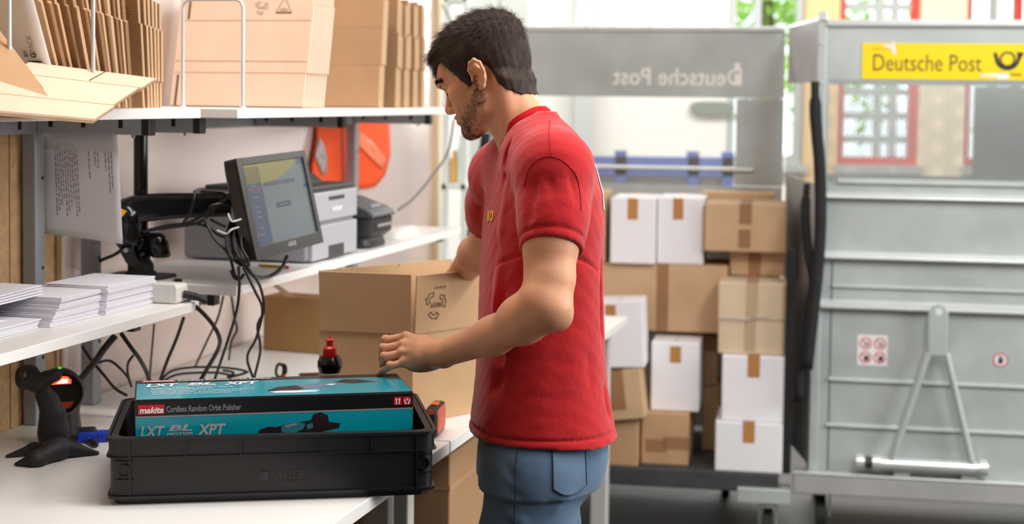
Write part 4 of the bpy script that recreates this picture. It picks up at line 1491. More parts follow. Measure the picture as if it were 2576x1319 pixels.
def cam_hit(px, py, tree=None):
    d = ray(px, py).normalized()
    h = (tree or bvh).ray_cast(Vector((0, 0, CAMZ)), d)
    return h[0], h[1]


col = MB()
NS = 56
rows = []
for k in range(NS):
    a = 2 * math.pi * k / NS
    rad = cvec * math.cos(a) * 0.0585 + clat * math.sin(a) * 0.0690
    rd = rad / np.linalg.norm(rad)
    o = CC + rad + cn * 0.10
    h = bvh.ray_cast(Vector(o), Vector(-cn))
    t0 = (np.array(h[0]) - CC) @ cn if h[0] is not None else None
    rows.append([rad, rd, t0])
good = [r[2] for r in rows if r[2] is not None and r[2] > -0.045]
med = float(np.median(good)) if good else -0.01
ts_ = np.array([r[2] if (r[2] is not None and r[2] > -0.045) else med for r in rows])
for _ in range(6):
    ts_ = (np.roll(ts_, 1) + 2 * ts_ + np.roll(ts_, -1)) / 4
prof = [(0.0030, -0.006), (0.0030, 0.002), (-0.0015, 0.0120), (-0.0040, 0.0125), (-0.0050, 0.008), (-0.0020, -0.008)]
NPF = len(prof)
for (rad, rd, _), t0 in zip(rows, ts_):
    for (r, h) in prof:
        col.v.append(tuple(CC + rad + rd * r + cn * (t0 + h)))
for k in range(NS):
    for j in range(NPF):
        j2, k2 = (j + 1) % NPF, (k + 1) % NS
        col.f.append((k * NPF + j, k * NPF + j2, k2 * NPF + j2, k2 * NPF + j))
col.build('collar', M('red_rib_knit', (188, 20, 26), rough=0.9, spec=0.2, bump=0.3, bscale=900), shirt, smooth=True, angle=180)
# shoulder and sleeve seams
def seam_on(pts, name, mat, w, par, tree=None, n=10, lift=0.0006):
    pts = smooth_path([Vector((a, b, 0)) for a, b in pts], n)
    P = []
    for q in pts:
        h, nn = cam_hit(q.x, q.y, tree)
        if h is not None and (not P or (h - P[-1]).length < 0.05):
            P.append(h + nn * lift)
    if len(P) < 2:
        return None
    return MB().tube(P, w, 5).build(name, mat, par, smooth=True)


m_seam_r = M('red_seam', (158, 16, 22), rough=0.9)
seam_on([(1384, 303), (1382, 340), (1384, 375), (1388, 396)], 'shoulder_seam', m_seam_r, 0.0006, shirt)
seam_on([(1318, 470), (1330, 425), (1355, 400), (1388, 394), (1420, 408), (1448, 440), (1458, 480), (1462, 530)], 'sleeve_seam', m_seam_r, 0.0009, shirt)


def decal(body_pts, name, mat, par, lift=0.0012):
    """polygon given as pixel points wrapped on the shirt"""
    P = []
    for a, b in body_pts:
        h, nn = cam_hit(a, b)
        if h is None:
            return None
        P.append(h + nn * lift)
    return P


m_yp = M('yellow_print', (240, 176, 20), rough=0.6)
for poly in ([(1228, 531), (1232, 530), (1231, 556), (1227, 557)],
             [(1234, 531), (1241, 529), (1243, 534), (1241, 552), (1238, 556), (1233, 556), (1234, 552), (1237.5, 551), (1239, 535), (1236, 535), (1234.5, 552), (1232.5, 552)]):
    P = decal(poly, 'chest_print', m_yp, shirt)
    if P:
        MB().poly(P).build('chest_print', m_yp, shirt)
# white block print across the back
gp, ok = [], True
zt0, zt1 = D(1490, 395, YC).z, D(1505, 520, YC).z
NU, NV = 14, 10
for i in range(NU + 1):
    for j in range(NV + 1):
        l = 0.105 - 0.23 * i / NU
        z = zt0 + (zt1 - zt0) * j / NV
        o = Vector((0.10 - tf[0] * 0.5 + tl[0] * l, YC - tf[1] * 0.5 + tl[1] * l, z))
        h = bvh.ray_cast(o, Vector((tf[0], tf[1], 0)))
        if h[0] is None:
            ok = False
            break
        gp.append(h[0] + h[1] * 0.0015)
if ok and len(gp) == (NU + 1) * (NV + 1):
    mb = MB()
    mb.v = [tuple(v) for v in gp]
    mb.f = [(i * (NV + 1) + j, (i + 1) * (NV + 1) + j, (i + 1) * (NV + 1) + j + 1, i * (NV + 1) + j + 1) for i in range(NU) for j in range(NV)]
    mb.build('back_print', M('white_print', (240, 238, 236), rough=0.6), shirt, smooth=True)

# ------------------------------------------------------------------ jeans
m_denim = M('denim', (80, 104, 130), rough=0.85, spec=0.2, var=0.22, vscale=7, bump=0.3, bscale=900, sheen=0.2)
jf = Field((-0.15, 2.70 + PY, 0.05), (0.28, 3.28 + PY, 0.98), 0.0045)
JE = [(1050, 1216, 1512, 0.142), (1090, 1210, 1516, 0.150), (1130, 1204, 1512, 0.160), (1180, 1202, 1490, 0.168), (1240, 1202, 1465, 0.165), (1300, 1204, 1450, 0.16)]
fn, zz = torso_fn(JE)
jz0 = D(1360, 1200, YC).z
jf.put(fn, (-0.15, 2.70 + PY, jz0), (0.28, 3.28 + PY, D(1360, 1052, YC).z), 0)
jf.plane((0, 0, D(1360, 1052, YC).z), (0, 0, 1))
jf.d[:, :, :max(0, int((jz0 - jf.lo[2]) / jf.h))] = 1.0
for hp, kn, an in ((HIP_L, KN_L, AN_L), (HIP_R, KN_R, AN_R)):
    c0 = hp + np.array([-0.005, 0, -0.03])
    jf.chain([c0, c0 * 0.55 + kn * 0.45, kn, an + np.array([0, 0, 0.0])], [0.096, 0.087, 0.068, 0.060], 0.05, 0.05)
jf.ell(Pw(1446, 1160, 2.93), (0.056, 0.072, 0.074), 0.04)
jf.ell(Pw(1446, 1160, 3.05), (0.056, 0.072, 0.074), 0.04)
for (p, q, w, a, y) in (((1240, 1150), (1320, 1220), 0.010, -0.004, 2.80), ((1225, 1210), (1330, 1260), 0.010, -0.004, 2.79), ((1400, 1260), (1320, 1319), 0.012, -0.005, 2.79),
                        ((1450, 1255), (1380, 1290), 0.010, 0.005, 2.80), ((1230, 1280), (1330, 1319), 0.012, 0.004, 2.79)):
    jf.fold(Pw(p[0], p[1], y), Pw(q[0], q[1], y), w, a)
for k in range(8):
    jf.fold(KN_L + np.array([-0.08, -0.03, 0.03 - 0.025 * k]), KN_L + np.array([0.06, -0.07, 0.05 - 0.03 * k]), 0.009, (-1) ** k * 0.003)
jf.plane((0, 0, 0.075), (0, 0, -1))
Vj, Fj = jf.mesh()
Vj, Fj = largest(Vj, Fj)
Vj = sm_mesh(Vj, Fj, 1, 0.35)
jeans = mesh_obj('jeans', Vj, Fj, m_denim, person, smooth=True, angle=180)
jb = BVHTree.FromPolygons([tuple(v) for v in Vj], Fj.tolist())
m_stitch = M('denim_stitch', (60, 76, 96), rough=0.9)
m_pocket = M('denim_pocket', (90, 114, 140), rough=0.85, var=0.2, vscale=9, bump=0.3, bscale=900)
seam_on([(1302, 1130), (1300, 1180), (1299, 1240), (1296, 1318)], 'side_seam', m_stitch, 0.0016, jeans, jb)
pk = [(1388, 1134), (1460, 1116), (1478, 1180), (1474, 1228), (1432, 1252), (1392, 1226)]
NP = 9
pg = []
for i in range(NP + 1):
    for j in range(NP + 1):
        u, v = i / NP, j / NP
        xl = 1390 + 2 * v
        xr = 1470 + 4 * v
        yb_ = 1138 - 20 * u + v * (92 + 22 * math.sin(math.pi * u) + 8 * u)
        h, nn = cam_hit(xl + (xr - xl) * u, yb_, jb)
        pg.append((h + nn * 0.0022) if h is not None else None)
if all(p is not None for p in pg):
    mb = MB()
    mb.v = [tuple(v) for v in pg]
    mb.f = [(i * (NP + 1) + j, i * (NP + 1) + j + 1, (i + 1) * (NP + 1) + j + 1, (i + 1) * (NP + 1) + j) for i in range(NP) for j in range(NP)]
    pkt = mb.build('back_pocket', m_pocket, jeans, smooth=True)
    edge = [pg[j] for j in range(NP + 1)] + [pg[i * (NP + 1) + NP] for i in range(1, NP + 1)] + [pg[NP * (NP + 1) + j] for j in range(NP - 1, -1, -1)]
    MB().tube([Vector(v) for v in edge], 0.0015, 5).build('pocket_stitching', m_stitch, pkt, smooth=True)

# shoes
m_shoe = M('dark_shoe', (40, 40, 44), rough=0.6)
m_sole = M('pale_sole', (215, 212, 205), rough=0.7)
for an in (AN_L, AN_R):
    sf = Field(an + np.array([-0.24, -0.07, -0.1]), an + np.array([0.09, 0.07, 0.06]), 0.005)
    sf.chain([an + np.array([0.02, 0, -0.03]), an + np.array([-0.07, -0.006, -0.045]), an + np.array([-0.16, -0.012, -0.058])], [0.046, 0.045, 0.036], 0, 0.03)
    sf.cone(an + np.array([0, 0, 0.02]), an + np.array([0.01, 0, -0.03]), 0.044, 0.046, 0.02)
    sf.plane((0, 0, 0.016), (0, 0, -1))
    v, f = sf.mesh()
    sh = mesh_obj('shoe', v, f, m_shoe, person, smooth=True, angle=180)
    out = [(0.065, -0.03), (0.07, 0.0), (0.065, 0.03), (0.02, 0.045), (-0.06, 0.046), (-0.14, 0.042), (-0.19, 0.02), (-0.2, -0.01), (-0.18, -0.036), (-0.12, -0.05), (-0.04, -0.046), (0.02, -0.045)]
    MB().prism(out, (an[0], an[1], 0.002), Vector((1, 0, 0)), Vector((0, 1, 0)), (0, 0, 0.022)).build('sole', m_sole, sh, bevel=0.004)

# ------------------------------------------------------------------ hair
def hair_px(px, py, c=0.070):
    """head-frame (a, b) of the pixel on the plane lateral = c"""
    d = np.array(ray(px, py))
    o = np.array([0, 0, CAMZ]) - H0
    t = (c - o @ hl) / (d @ hl)
    q = o + d * t
    return q @ hf, q @ hu


HL = [hair_px(x, y, c) for x, y, c in ((1128, 188, 0.055), (1150, 196, 0.062), (1164, 212, 0.068), (1173, 219, 0.070), (1178, 205, 0.072), (1177, 172, 0.074), (1186, 154, 0.074), (1205, 152, 0.074),
                                      (1222, 174, 0.074), (1238, 190, 0.070), (1252, 210, 0.066), (1275, 228, 0.058), (1300, 238, 0.045), (1322, 236, 0.030), (1338, 232, 0.010))]
ah = np.array([p[0] for p in HL])
bh = np.array([p[1] for p in HL])


def hair_ok(P):
    """True where hair grows, in head coordinates"""
    a, b, c = P[:, 0], P[:, 1], np.abs(P[:, 2])
    o = np.argsort(ah)
    lim_side = np.interp(a, ah[o], bh[o])
    lim_front = 0.060 + 0.0 * a
    wf = np.clip((a - 0.045) / 0.03, 0, 1)
    lim = lim_side * (1 - wf) + lim_front * wf
    return b - lim


hr = Field((0, 0, 0), (0.01, 0.01, 0.01), hd.h)      # same grid as the head
hr.lo, hr.n = hd.lo, hd.n
hr.d = np.full(hd.d.shape, 1.0, np.float32)
hr.ell((0.003, 0.046, 0), (0.090, 0.080, 0.0785))
hr.ell((0.045, 0.052, 0), (0.060, 0.060, 0.066), 0.02)
hr.ell((0.058, 0.080, 0), (0.056, 0.038, 0.058), 0.02)
hr.ell((0.020, 0.094, 0), (0.068, 0.043, 0.062), 0.02)
hr.ell((-0.018, 0.084, 0), (0.066, 0.048, 0.066), 0.02)
hr.ell((0.094, 0.078, 0), (0.026, 0.020, 0.046), 0.014)
hr.cone((-0.034, 0.010, 0.022), (-0.032, -0.045, 0.016), 0.034, 0.026, 0.02)
hr.cone((-0.034, 0.010, -0.022), (-0.032, -0.045, -0.016), 0.034, 0.026, 0.02)
sl, X, Y, Z = hr.block(hr.lo, hr.lo + hr.n * hr.h)
shp = np.broadcast_shapes(X.shape, Y.shape, Z.shape)
PP = np.stack([np.broadcast_to(q, shp).ravel() for q in (X, Y, Z)], 1)
lim = hair_ok(PP).reshape(shp)
# fringe overhangs the brow a little at the very front; the cut thins out towards the hairline
front = np.clip((np.broadcast_to(X, shp) - 0.085) / 0.015, 0, 1)
lim = (lim + front * 0.018).astype(np.float32)
ramp = np.clip(lim / 0.032, 0, 1)
hr.d = hr.d + (1 - ramp) * 0.012 * (1 - front).astype(np.float32)
hr.d = np.minimum(hr.d, hd_base - 0.0012 - 0.0055 * ramp)
hr.d = np.maximum(hr.d, -lim * 0.8)
del PP
tex = (0.0016 * np.sin(X * 150 + 3 * np.sin(Y * 60)) * np.sin(Z * 170 + Y * 70) + 0.0010 * np.sin(X * 330 + Z * 260)).astype(np.float32)
top = np.clip((Y - 0.06) / 0.05, 0, 1)
hr.d = hr.d + tex * (0.3 + 0.9 * top)
Vr, Fr = hr.mesh()
Vr = sm_mesh(Vr, Fr, 1, 0.4)
Nr = v_normals(Vr, Fr)
m_hair = M('dark_brown_hair', (52, 38, 31), rough=0.6, spec=0.2, var=0.3, vscale=70)
ii = np.clip(np.round((Vr - hd.lo) / hd.h).astype(int), 0, hd.n - 1)
outer = hd_base[ii[:, 0], ii[:, 1], ii[:, 2]] > 0.0008


def strands(P, N, Dr, length, width, lift, seg=3, curl=0.25, droop=0.0):
    """thin tapering ribbons rooted at P (head frame), returned as world verts and faces"""
    n = len(P)
    L = length[:, None]
    dirv = Dr
    pts = [P]
    cur = P
    dv = N * lift + dirv
    dv /= np.linalg.norm(dv, axis=1, keepdims=True)
    for s in range(seg):
        cur = cur + dv * L / seg
        pts.append(cur)
        dv = dv + dirv * curl + rng.normal(0, 0.10, dv.shape)
        dv[:, 1] -= droop
        dv /= np.linalg.norm(dv, axis=1, keepdims=True)
    side = np.cross(dirv, N) + rng.normal(0, 0.25, P.shape)
    side /= np.linalg.norm(side, axis=1, keepdims=True)
    V = []
    for s, q in enumerate(pts):
        w = width * (1 - 0.75 * s / seg)
        V += [q - side * w / 2, q + side * w / 2]
    V = np.stack(V, 1).reshape(-1, 3)
    m = 2 * (seg + 1)
    base = (np.arange(n) * m)[:, None]
    F = np.concatenate([base + np.array([2 * s, 2 * s + 1, 2 * s + 3, 2 * s + 2]) for s in range(seg)])
    return from_head(V), F


sel = np.nonzero(outer)[0]
NST = 15000
pick = rng.choice(sel, NST)
P, N = Vr[pick] + rng.normal(0, 0.0012, (NST, 3)), Nr[pick]
whorl = np.array([-0.055, 0.108, 0.0])
fl = P - whorl
fl[:, 0] += 0.02 + 0.10 * np.clip((P[:, 1] - 0.07) / 0.05, 0, 1)     # top combed forward
fl[:, 1] -= 0.05 * np.clip((0.09 - P[:, 1]) / 0.05, 0, 1)             # sides and nape downwards
fl = fl + rng.normal(0, 0.028, fl.shape)
fl -= N * np.sum(fl * N, axis=1, keepdims=True)
fl /= (np.linalg.norm(fl, axis=1, keepdims=True) + 1e-9)
up = np.clip((P[:, 1] - 0.02) / 0.08, 0, 1)
ln = (0.007 + 0.018 * up) * rng.uniform(0.7, 1.3, NST)
Vst, Fst = strands(P - N * 0.002, N, fl, ln, 0.00075, 0.28)
HV_ = np.concatenate([from_head(Vr), Vst])
HF_ = np.concatenate([Fr, Fst + len(Vr)])
hair = mesh_obj('hair', HV_, HF_, m_hair, person, smooth=True, angle=180)

# stubble on jaw, chin and lip; brows; lashes
a, b, c = Vh[:, 0], Vh[:, 1], np.abs(Vh[:, 2])
side = c > 0.02
beard = np.zeros(len(Vh))
jawl = np.interp(a, [-0.01, 0.02, 0.05, 0.08, 0.10], [0.0, -0.030, -0.046, -0.062, -0.066])
beard += np.exp(-((b - (jawl - 0.012)) / 0.018) ** 2) * (a > 0.000) * (b > -0.100)
beard += 1.2 * np.exp(-((a - 0.012) / 0.011) ** 2) * ((b < -0.004) & (b > -0.05)) * (c > 0.045)
beard += 1.0 * ((a > 0.07) & (b < -0.066) & (b > -0.105))
beard += 0.7 * ((a > 0.085) & (b < -0.036) & (b > -0.044) & (c < 0.025))
beard *= (Nh_loc[:, 1] > -0.95) & (b > -0.098)
beard[b < -0.1] = 0
pr = np.clip(beard, 0, 1.2)
pr /= pr.sum()
pick = rng.choice(len(Vh), 6500, p=pr)
P, N = Vh[pick], Nh_loc[pick]
fl = np.tile(np.array([0.25, -1.0, 0.0]), (len(P), 1)) + rng.normal(0, 0.35, P.shape)
fl -= N * np.sum(fl * N, axis=1, keepdims=True)
fl /= np.linalg.norm(fl, axis=1, keepdims=True)
v1, q1 = strands(P, N, fl, rng.uniform(0.003, 0.0065, len(P)), 0.0005, 0.35, seg=2)
mesh_obj('beard_stubble', v1, q1, M('stubble_hair', (58, 40, 30), rough=0.6), person)
bp = []
for s in (-1, 1):
    for k in range(600):
        t = rng.uniform(0, 1)
        bp.append((0.118 - 0.030 * t ** 1.5, 0.0235 + 0.006 * math.sin(t * 2.4) + rng.normal(0, 0.0024), s * (0.008 + 0.040 * t)))
bp = np.array(bp)
hb_ = BVHTree.FromPolygons([tuple(v) for v in Vh], Fh.tolist())
Pb, Nb, Db = [], [], []
for p_ in bp:
    q = hb_.find_nearest(Vector(p_))
    Pb.append(tuple(q[0]))
    Nb.append(tuple(q[1]))
    Db.append((-0.35, 0.25, math.copysign(1, p_[2])))
Pb, Nb, Db = np.array(Pb), np.array(Nb), np.array(Db) + rng.normal(0, 0.2, (len(Pb), 3))
Db /= np.linalg.norm(Db, axis=1, keepdims=True)
v1, q1 = strands(Pb, Nb, Db, rng.uniform(0.006, 0.010, len(Pb)), 0.0007, 0.2, seg=2)
mesh_obj('eyebrows', v1, q1, M('brow_hair', (44, 30, 24), rough=0.6), person)
for s in (-1, 1):
    lp = []
    for k in range(9):
        t = k / 8
        q = hb_.find_nearest(Vector((0.0945 - 0.010 * t ** 1.3, 0.0000 - 0.004 * math.sin(t * 3.0), s * (0.019 + 0.026 * t))))
        lp.append(Vector(from_head(np.array(q[0]) + np.array(q[1]) * 0.0012)))
    MB().tube(lp, 0.0017, 5).build('eyelashes', M('lash', (24, 18, 16), rough=0.6), person, smooth=True)
# ================================================================== things on the packing benches
m_bp = M('black_plastic', (16, 16, 18), rough=0.42, spec=0.5, var=0.1, vscale=30, bump=0.05, bscale=500)
m_bpg = M('black_plastic_gloss', (14, 14, 15), rough=0.2, spec=0.6)
m_bpd = M('black_plastic_dull', (30, 29, 31), rough=0.62, bump=0.08, bscale=600)
m_white = M('white_plastic', (232, 229, 222), rough=0.4)
m_paper = M('white_paper', (238, 236, 240), rough=0.8, var=0.01)


def rr(w, d, r, n=5):
    """rounded rectangle outline about its centre"""
    out = []
    for cx, cy, a0 in ((w / 2 - r, d / 2 - r, 0), (-w / 2 + r, d / 2 - r, 90), (-w / 2 + r, -d / 2 + r, 180), (w / 2 - r, -d / 2 + r, 270)):
        for k in range(n + 1):
            a = math.radians(a0 + 90 * k / n)
            out.append((cx + r * math.cos(a), cy + r * math.sin(a)))
    return out


def loft(mb, c, u, v, w, rings, close=(True, True)):
    """stack of outlines: rings = [(outline, height)]"""
    c, u, v, w = Vector(c), Vector(u), Vector(v), Vector(w)
    k0 = len(mb.v)
    n = len(rings[0][0])
    for out, h in rings:
        mb.v += [tuple(c + u * a + v * b + w * h) for a, b in out]
    for i in range(len(rings) - 1):
        for j in range(n):
            j2 = (j + 1) % n
            mb.f.append((k0 + i * n + j, k0 + i * n + j2, k0 + (i + 1) * n + j2, k0 + (i + 1) * n + j))
    if close[0]:
        mb.f.append(tuple(k0 + j for j in range(n))[::-1])
    if close[1]:
        mb.f.append(tuple(k0 + (len(rings) - 1) * n + j for j in range(n)))
    return mb


# ------------------------------------------------------------------ black crate
RIM = TABLE + 0.122
cA, cB = G(264, 1106, RIM), G(1102, 1086, RIM)
cu_ = (cB - cA)
cu_.z = 0
CL = cu_.length
cu_.normalize()
cv_ = Vector((-cu_.y, cu_.x, 0))
CD = 0.385
cc = cA + cu_ * CL / 2 + cv_ * CD / 2
cc.z = TABLE + 0.001
cr = thing('stacking_crate', 'black plastic stacking crate holding the teal polisher box', 'crate', cc)
HC = 0.121
mb = MB()
W_, D_ = CL, CD
rings = [(rr(W_ - 0.030, D_ - 0.030, 0.02), 0.0), (rr(W_ - 0.030, D_ - 0.030, 0.02), 0.010), (rr(W_ - 0.006, D_ - 0.006, 0.022), 0.0105),
         (rr(W_ - 0.004, D_ - 0.004, 0.022), 0.016), (rr(W_ - 0.014, D_ - 0.014, 0.022), 0.017), (rr(W_ - 0.014, D_ - 0.014, 0.022), HC - 0.001),
         (rr(W_ - 0.016, D_ - 0.016, 0.022), HC), (rr(W_ - 0.040, D_ - 0.040, 0.02), HC), (rr(W_ - 0.046, D_ - 0.046, 0.02), 0.012)]
loft(mb, cc, cu_, cv_, UPV, rings)
mb.build('shell', m_bp, cr, smooth=True, angle=30)
mb = MB()
loft(mb, cc, cu_, cv_, UPV, [(rr(W_ - 0.013, D_ - 0.013, 0.022), HC - 0.036), (rr(W_, D_, 0.024), HC - 0.0355), (rr(W_, D_, 0.024), HC - 0.034), (rr(W_ - 0.008, D_ - 0.008, 0.024), HC - 0.033),
                              (rr(W_ - 0.008, D_ - 0.008, 0.024), HC - 0.006), (rr(W_, D_, 0.024), HC - 0.005), (rr(W_, D_, 0.024), HC), (rr(W_ - 0.013, D_ - 0.013, 0.022), HC + 0.001)], (False, False))
mb.build('rim', m_bp, cr, smooth=True, angle=30)
ff = cc - cv_ * (D_ / 2) - cu_ * (W_ / 2)     # front left corner


def cfx(px):
    t = (px - 264) / (1102 - 264)
    return t * W_ * (1 + 0.045 * (1 - t))


for px in (320, 455, 590, 790, 925, 1045):
    MB().obox(ff + cu_ * (cfx(px) - 0.0015) + UPV * (HC - 0.034) - cv_ * -0.0006, cu_ * 0.003, cv_ * 0.006, UPV * 0.030).build('rim_rib', m_bp, cr)
for px in (322, 1046):
    for d in (-0.002,):
        MB().obox(ff + cu_ * (cfx(px) - 0.0015) + UPV * 0.017 + cv_ * 0.003, cu_ * 0.003, cv_ * 0.006, UPV * (HC - 0.052)).build('corner_rib', m_bp, cr)
for px in (308, 1064):
    c = ff + cu_ * cfx(px) + UPV * 0.062 + cv_ * 0.0065
    MB().lathe([(0.0115, -0.001), (0.0115, 0.004), (0.0095, 0.004), (0.0095, 0.0)], c, -cv_, 20).build('boss', m_bp, cr, smooth=True)
    for dx, dz, sx, sz in ((-0.016, 0.016, 0.032, 0.002), (-0.016, -0.018, 0.032, 0.002), (-0.001, 0.012, 0.002, 0.006), (-0.001, -0.018, 0.002, 0.006)):
        MB().obox(c + cu_ * dx + UPV * dz - cv_ * 0.003, cu_ * sx, cv_ * 0.004, UPV * sz).build('web', m_bp, cr)
m_emb = M('embossed_black', (33, 33, 35), rough=0.35)
lettering('AUER', ff + cu_ * cfx(672) + UPV * 0.040 + cv_ * 0.0065, cu_, UPV, 0.058, 0.015, m_emb, cr, bold=0.02, shear=0.15)
lettering('PACKAGING', ff + cu_ * cfx(662) + UPV * 0.033 + cv_ * 0.0065, cu_, UPV, 0.066, 0.004, m_emb, cr)
lettering('EG 6412', ff + cu_ * cfx(345) + UPV * (HC - 0.026) + cv_ * 0.0035, cu_, UPV, 0.056, 0.012, m_emb, cr)
loft(lm_ := MB(), ff + cu_ * cfx(648) + UPV * 0.045 + cv_ * 0.0060, cu_, UPV, -cv_, [(rr(0.016, 0.016, 0.003), 0), (rr(0.016, 0.016, 0.003), 0.0006)])
lm_.build('emblem', m_emb, cr)

# ------------------------------------------------------------------ teal polisher box
ZT = TABLE + 0.21
while True:      # height at which the box front stands just inside the crate wall
    bA, bB = G(338, 1008, ZT), G(1041, 986, ZT)
    if (bA - cA).dot(cv_) > 0.036 or ZT < TABLE + 0.14:
        break
    ZT -= 0.001
bu = bB - bA
bu.z = 0
BL = bu.length
bu.normalize()
bv = Vector((-bu.y, bu.x, 0))
BD = 0.20
ZB = TABLE + 0.0145
if False: print('polisher box', round(ZT - TABLE, 3), round(BL, 3), round(BD, 3), [round((p - cA).dot(cv_), 3) for p in (bA, bB)], [round((p - cA).dot(cu_), 3) for p in (bA, bB)], CL)
m_teal = M('teal_print', (0, 150, 170), rough=0.22, spec=0.5, coat=0.2)
m_bk = M('black_print', (16, 14, 17), rough=0.3, spec=0.5)
m_gr = M('grey_print', (140, 146, 150), rough=0.3)
m_wp = M('white_print_gloss', (238, 240, 240), rough=0.3)
m_rp = M('red_print_gloss', (200, 20, 34), rough=0.3)
tbx = thing('polisher_box', 'teal and black retail box of a cordless polisher lying in the black crate', 'box', bA + bu * BL / 2 + bv * BD / 2 + UPV * (ZB - ZT))
MB().obox(Vector((bA.x, bA.y, ZB)), bu * BL, bv * BD, UPV * (ZT - ZB)).build('carton', m_bk, tbx, bevel=0.003)
HB = ZT - ZB


def tfp(a, h, lift=0.0006):
    """point on the box front: a along, h down from the top"""
    return bA + bu * a - UPV * h - bv * lift


def ttp(a, d, lift=0.0006):
    return bA + bu * a + bv * d + UPV * lift


def fq(name, mat, pts, lift=0.0006, fn=tfp):
    return MB().poly([fn(a, b, lift) for a, b in pts]).build(name, mat, tbx)


sB = BL / (1041 - 338)


def fx(px):
    return (px - 338) * sB


fq('front_panel', m_teal, [(0.002, HB - 0.002), (BL - 0.002, HB - 0.002), (BL - 0.002, 0.033), (0.002, 0.033)], 0.0005)
fq('grey_line', m_gr, [(0.002, 0.0325), (BL - 0.002, 0.0325), (BL - 0.002, 0.0295), (0.002, 0.0295)], 0.0007)
fq('brand_block', m_rp, [(fx(347), 0.026), (fx(411), 0.026), (fx(411), 0.009), (fx(347), 0.009)], 0.0007)
lettering('makita', tfp(fx(350), 0.0245), bu, UPV, fx(409) - fx(350), 0.0115, m_wp, tbx, bold=0.03, shear=0.25, lift=0.0004)
lettering('Cordless Random Orbit Polisher', tfp(fx(416), 0.0235), bu, UPV, fx(600) - fx(416), 0.0115, m_gr, tbx, bold=0.012, lift=0.0004)
m_lg = M('logo_silver', (176, 182, 184), rough=0.3)
for tx, p0, p1, h0, h1 in (('LXT', 352, 411, 0.068, 0.048), ('BL', 420, 480, 0.0585, 0.047), ('MOTOR', 416, 481, 0.066, 0.061), ('XPT', 491, 562, 0.068, 0.0475)):
    lettering(tx, tfp(fx(p0), h0), bu, UPV, fx(p1) - fx(p0), h0 - h1, m_lg, tbx, bold=0.035, shear=0.22, lift=0.0004)
fq('logo_line', m_lg, [(fx(350), 0.0705), (fx(402), 0.0705), (fx(403), 0.0690), (fx(351), 0.0690)], 0.0007)
lettering('Cordless Random Orbit Polisher', tfp(fx(358), 0.081), bu, UPV, fx(502) - fx(358), 0.0075, m_lg, tbx, lift=0.0004)
for p0, k in ((989, 0), (1013, 1)):
    fq('handling_icon', m_rp, [(fx(p0), 0.024), (fx(p0 + 21), 0.024), (fx(p0 + 21), 0.0085), (fx(p0), 0.0085)], 0.0007)
    for j in (0, 1):
        x = fx(p0 + 5 + 8 * j)
        ic = MB()
        if k == 0:
            ic.poly([tfp(x + a, b, 0.0009) for a, b in ((0, 0.021), (0.002, 0.021), (0.002, 0.0145), (0.0035, 0.0145), (0.001, 0.0105), (-0.0015, 0.0145), (0, 0.0145))])
        else:
            sgn = 1 if j else -1
            ic.poly([tfp(fx(p0 + 10.5) + sgn * a, b, 0.0009) for a, b in ((0.0005, 0.0225), (0.003, 0.0185), (0.0055, 0.0125), (0.0065, 0.0155), (0.004, 0.0215), (0.003, 0.0228))][::sgn])
            ic.poly([tfp(fx(p0 + 10.5) + a, b, 0.0009) for a, b in ((-0.0025, 0.0165), (0.0025, 0.0165), (0.0028, 0.0125), (0, 0.0105), (-0.0028, 0.0125))])
        ic.build('icon_mark', m_wp, tbx)
fq('icon_foot', m_wp, [(fx(993), 0.0222), (fx(1006), 0.0222), (fx(1006), 0.0216), (fx(993), 0.0216)], 0.0009)
# machine picture on the front
m_tk = M('tool_dark', (38, 16, 24), rough=0.4)
m_tt = M('tool_teal', (40, 120, 128), rough=0.4)
fq('tool_picture', m_tk, [(fx(a), (b - 1009 + (a - 338) * 0.029) * sB * 1.02) for a, b in ((640, 1098), (646, 1083), (668, 1076), (690, 1077), (705, 1072), (740, 1065), (775, 1060), (782, 1045), (800, 1040), (818, 1047), (822, 1065), (850, 1068), (848, 1080), (800, 1090), (760, 1092), (730, 1098))], 0.0007)
fq('tool_picture', m_tt, [(fx(a), (b - 1009 + (a - 338) * 0.029) * sB * 1.02) for a, b in ((700, 1074), (745, 1064), (762, 1068), (756, 1082), (735, 1092), (702, 1090))], 0.0009)
fq('tool_picture', m_gr, [(fx(a), (b - 1009 + (a - 338) * 0.029) * sB * 1.02) for a, b in ((708, 1073), (738, 1066), (742, 1071), (714, 1078))], 0.0011)
fq('tool_picture', m_tt, [(fx(a), (b - 1009 + (a - 338) * 0.029) * sB * 1.02) for a, b in ((764, 1072), (780, 1066), (782, 1078), (768, 1084))], 0.0009)
# top face
kd = BD
fq('top_panel', m_teal, [(0.003, 0.002), (BL - 0.003, 0.002), (BL - 0.003, kd * 0.80), (0.003, kd * 0.80)], 0.0006, ttp)
fq('brand_block', m_rp, [(0.012, kd * 0.86), (0.075, kd * 0.86), (0.075, kd * 0.95), (0.012, kd * 0.95)], 0.0007, ttp)
lettering('makita', ttp(0.014, kd * 0.87), bu, bv, 0.058, kd * 0.07, m_wp, tbx, bold=0.03, shear=0.25, lift=0.0009)
lettering('Cordless Random Orbit Polisher', ttp(0.080, kd * 0.87), bu, bv, 0.180, kd * 0.075, m_wp, tbx, bold=0.012, lift=0.0009)
for tx, a0, a1, d0, d1 in (('LXT', 0.020, 0.080, 0.60, 0.76), ('BL', 0.098, 0.150, 0.66, 0.76), ('MOTOR', 0.096, 0.151, 0.60, 0.645), ('XPT', 0.165, 0.232, 0.60, 0.76)):
    lettering(tx, ttp(a0, kd * d0), bu, bv, a1 - a0, kd * (d1 - d0), m_wp, tbx, bold=0.035, shear=0.22, lift=0.0009)
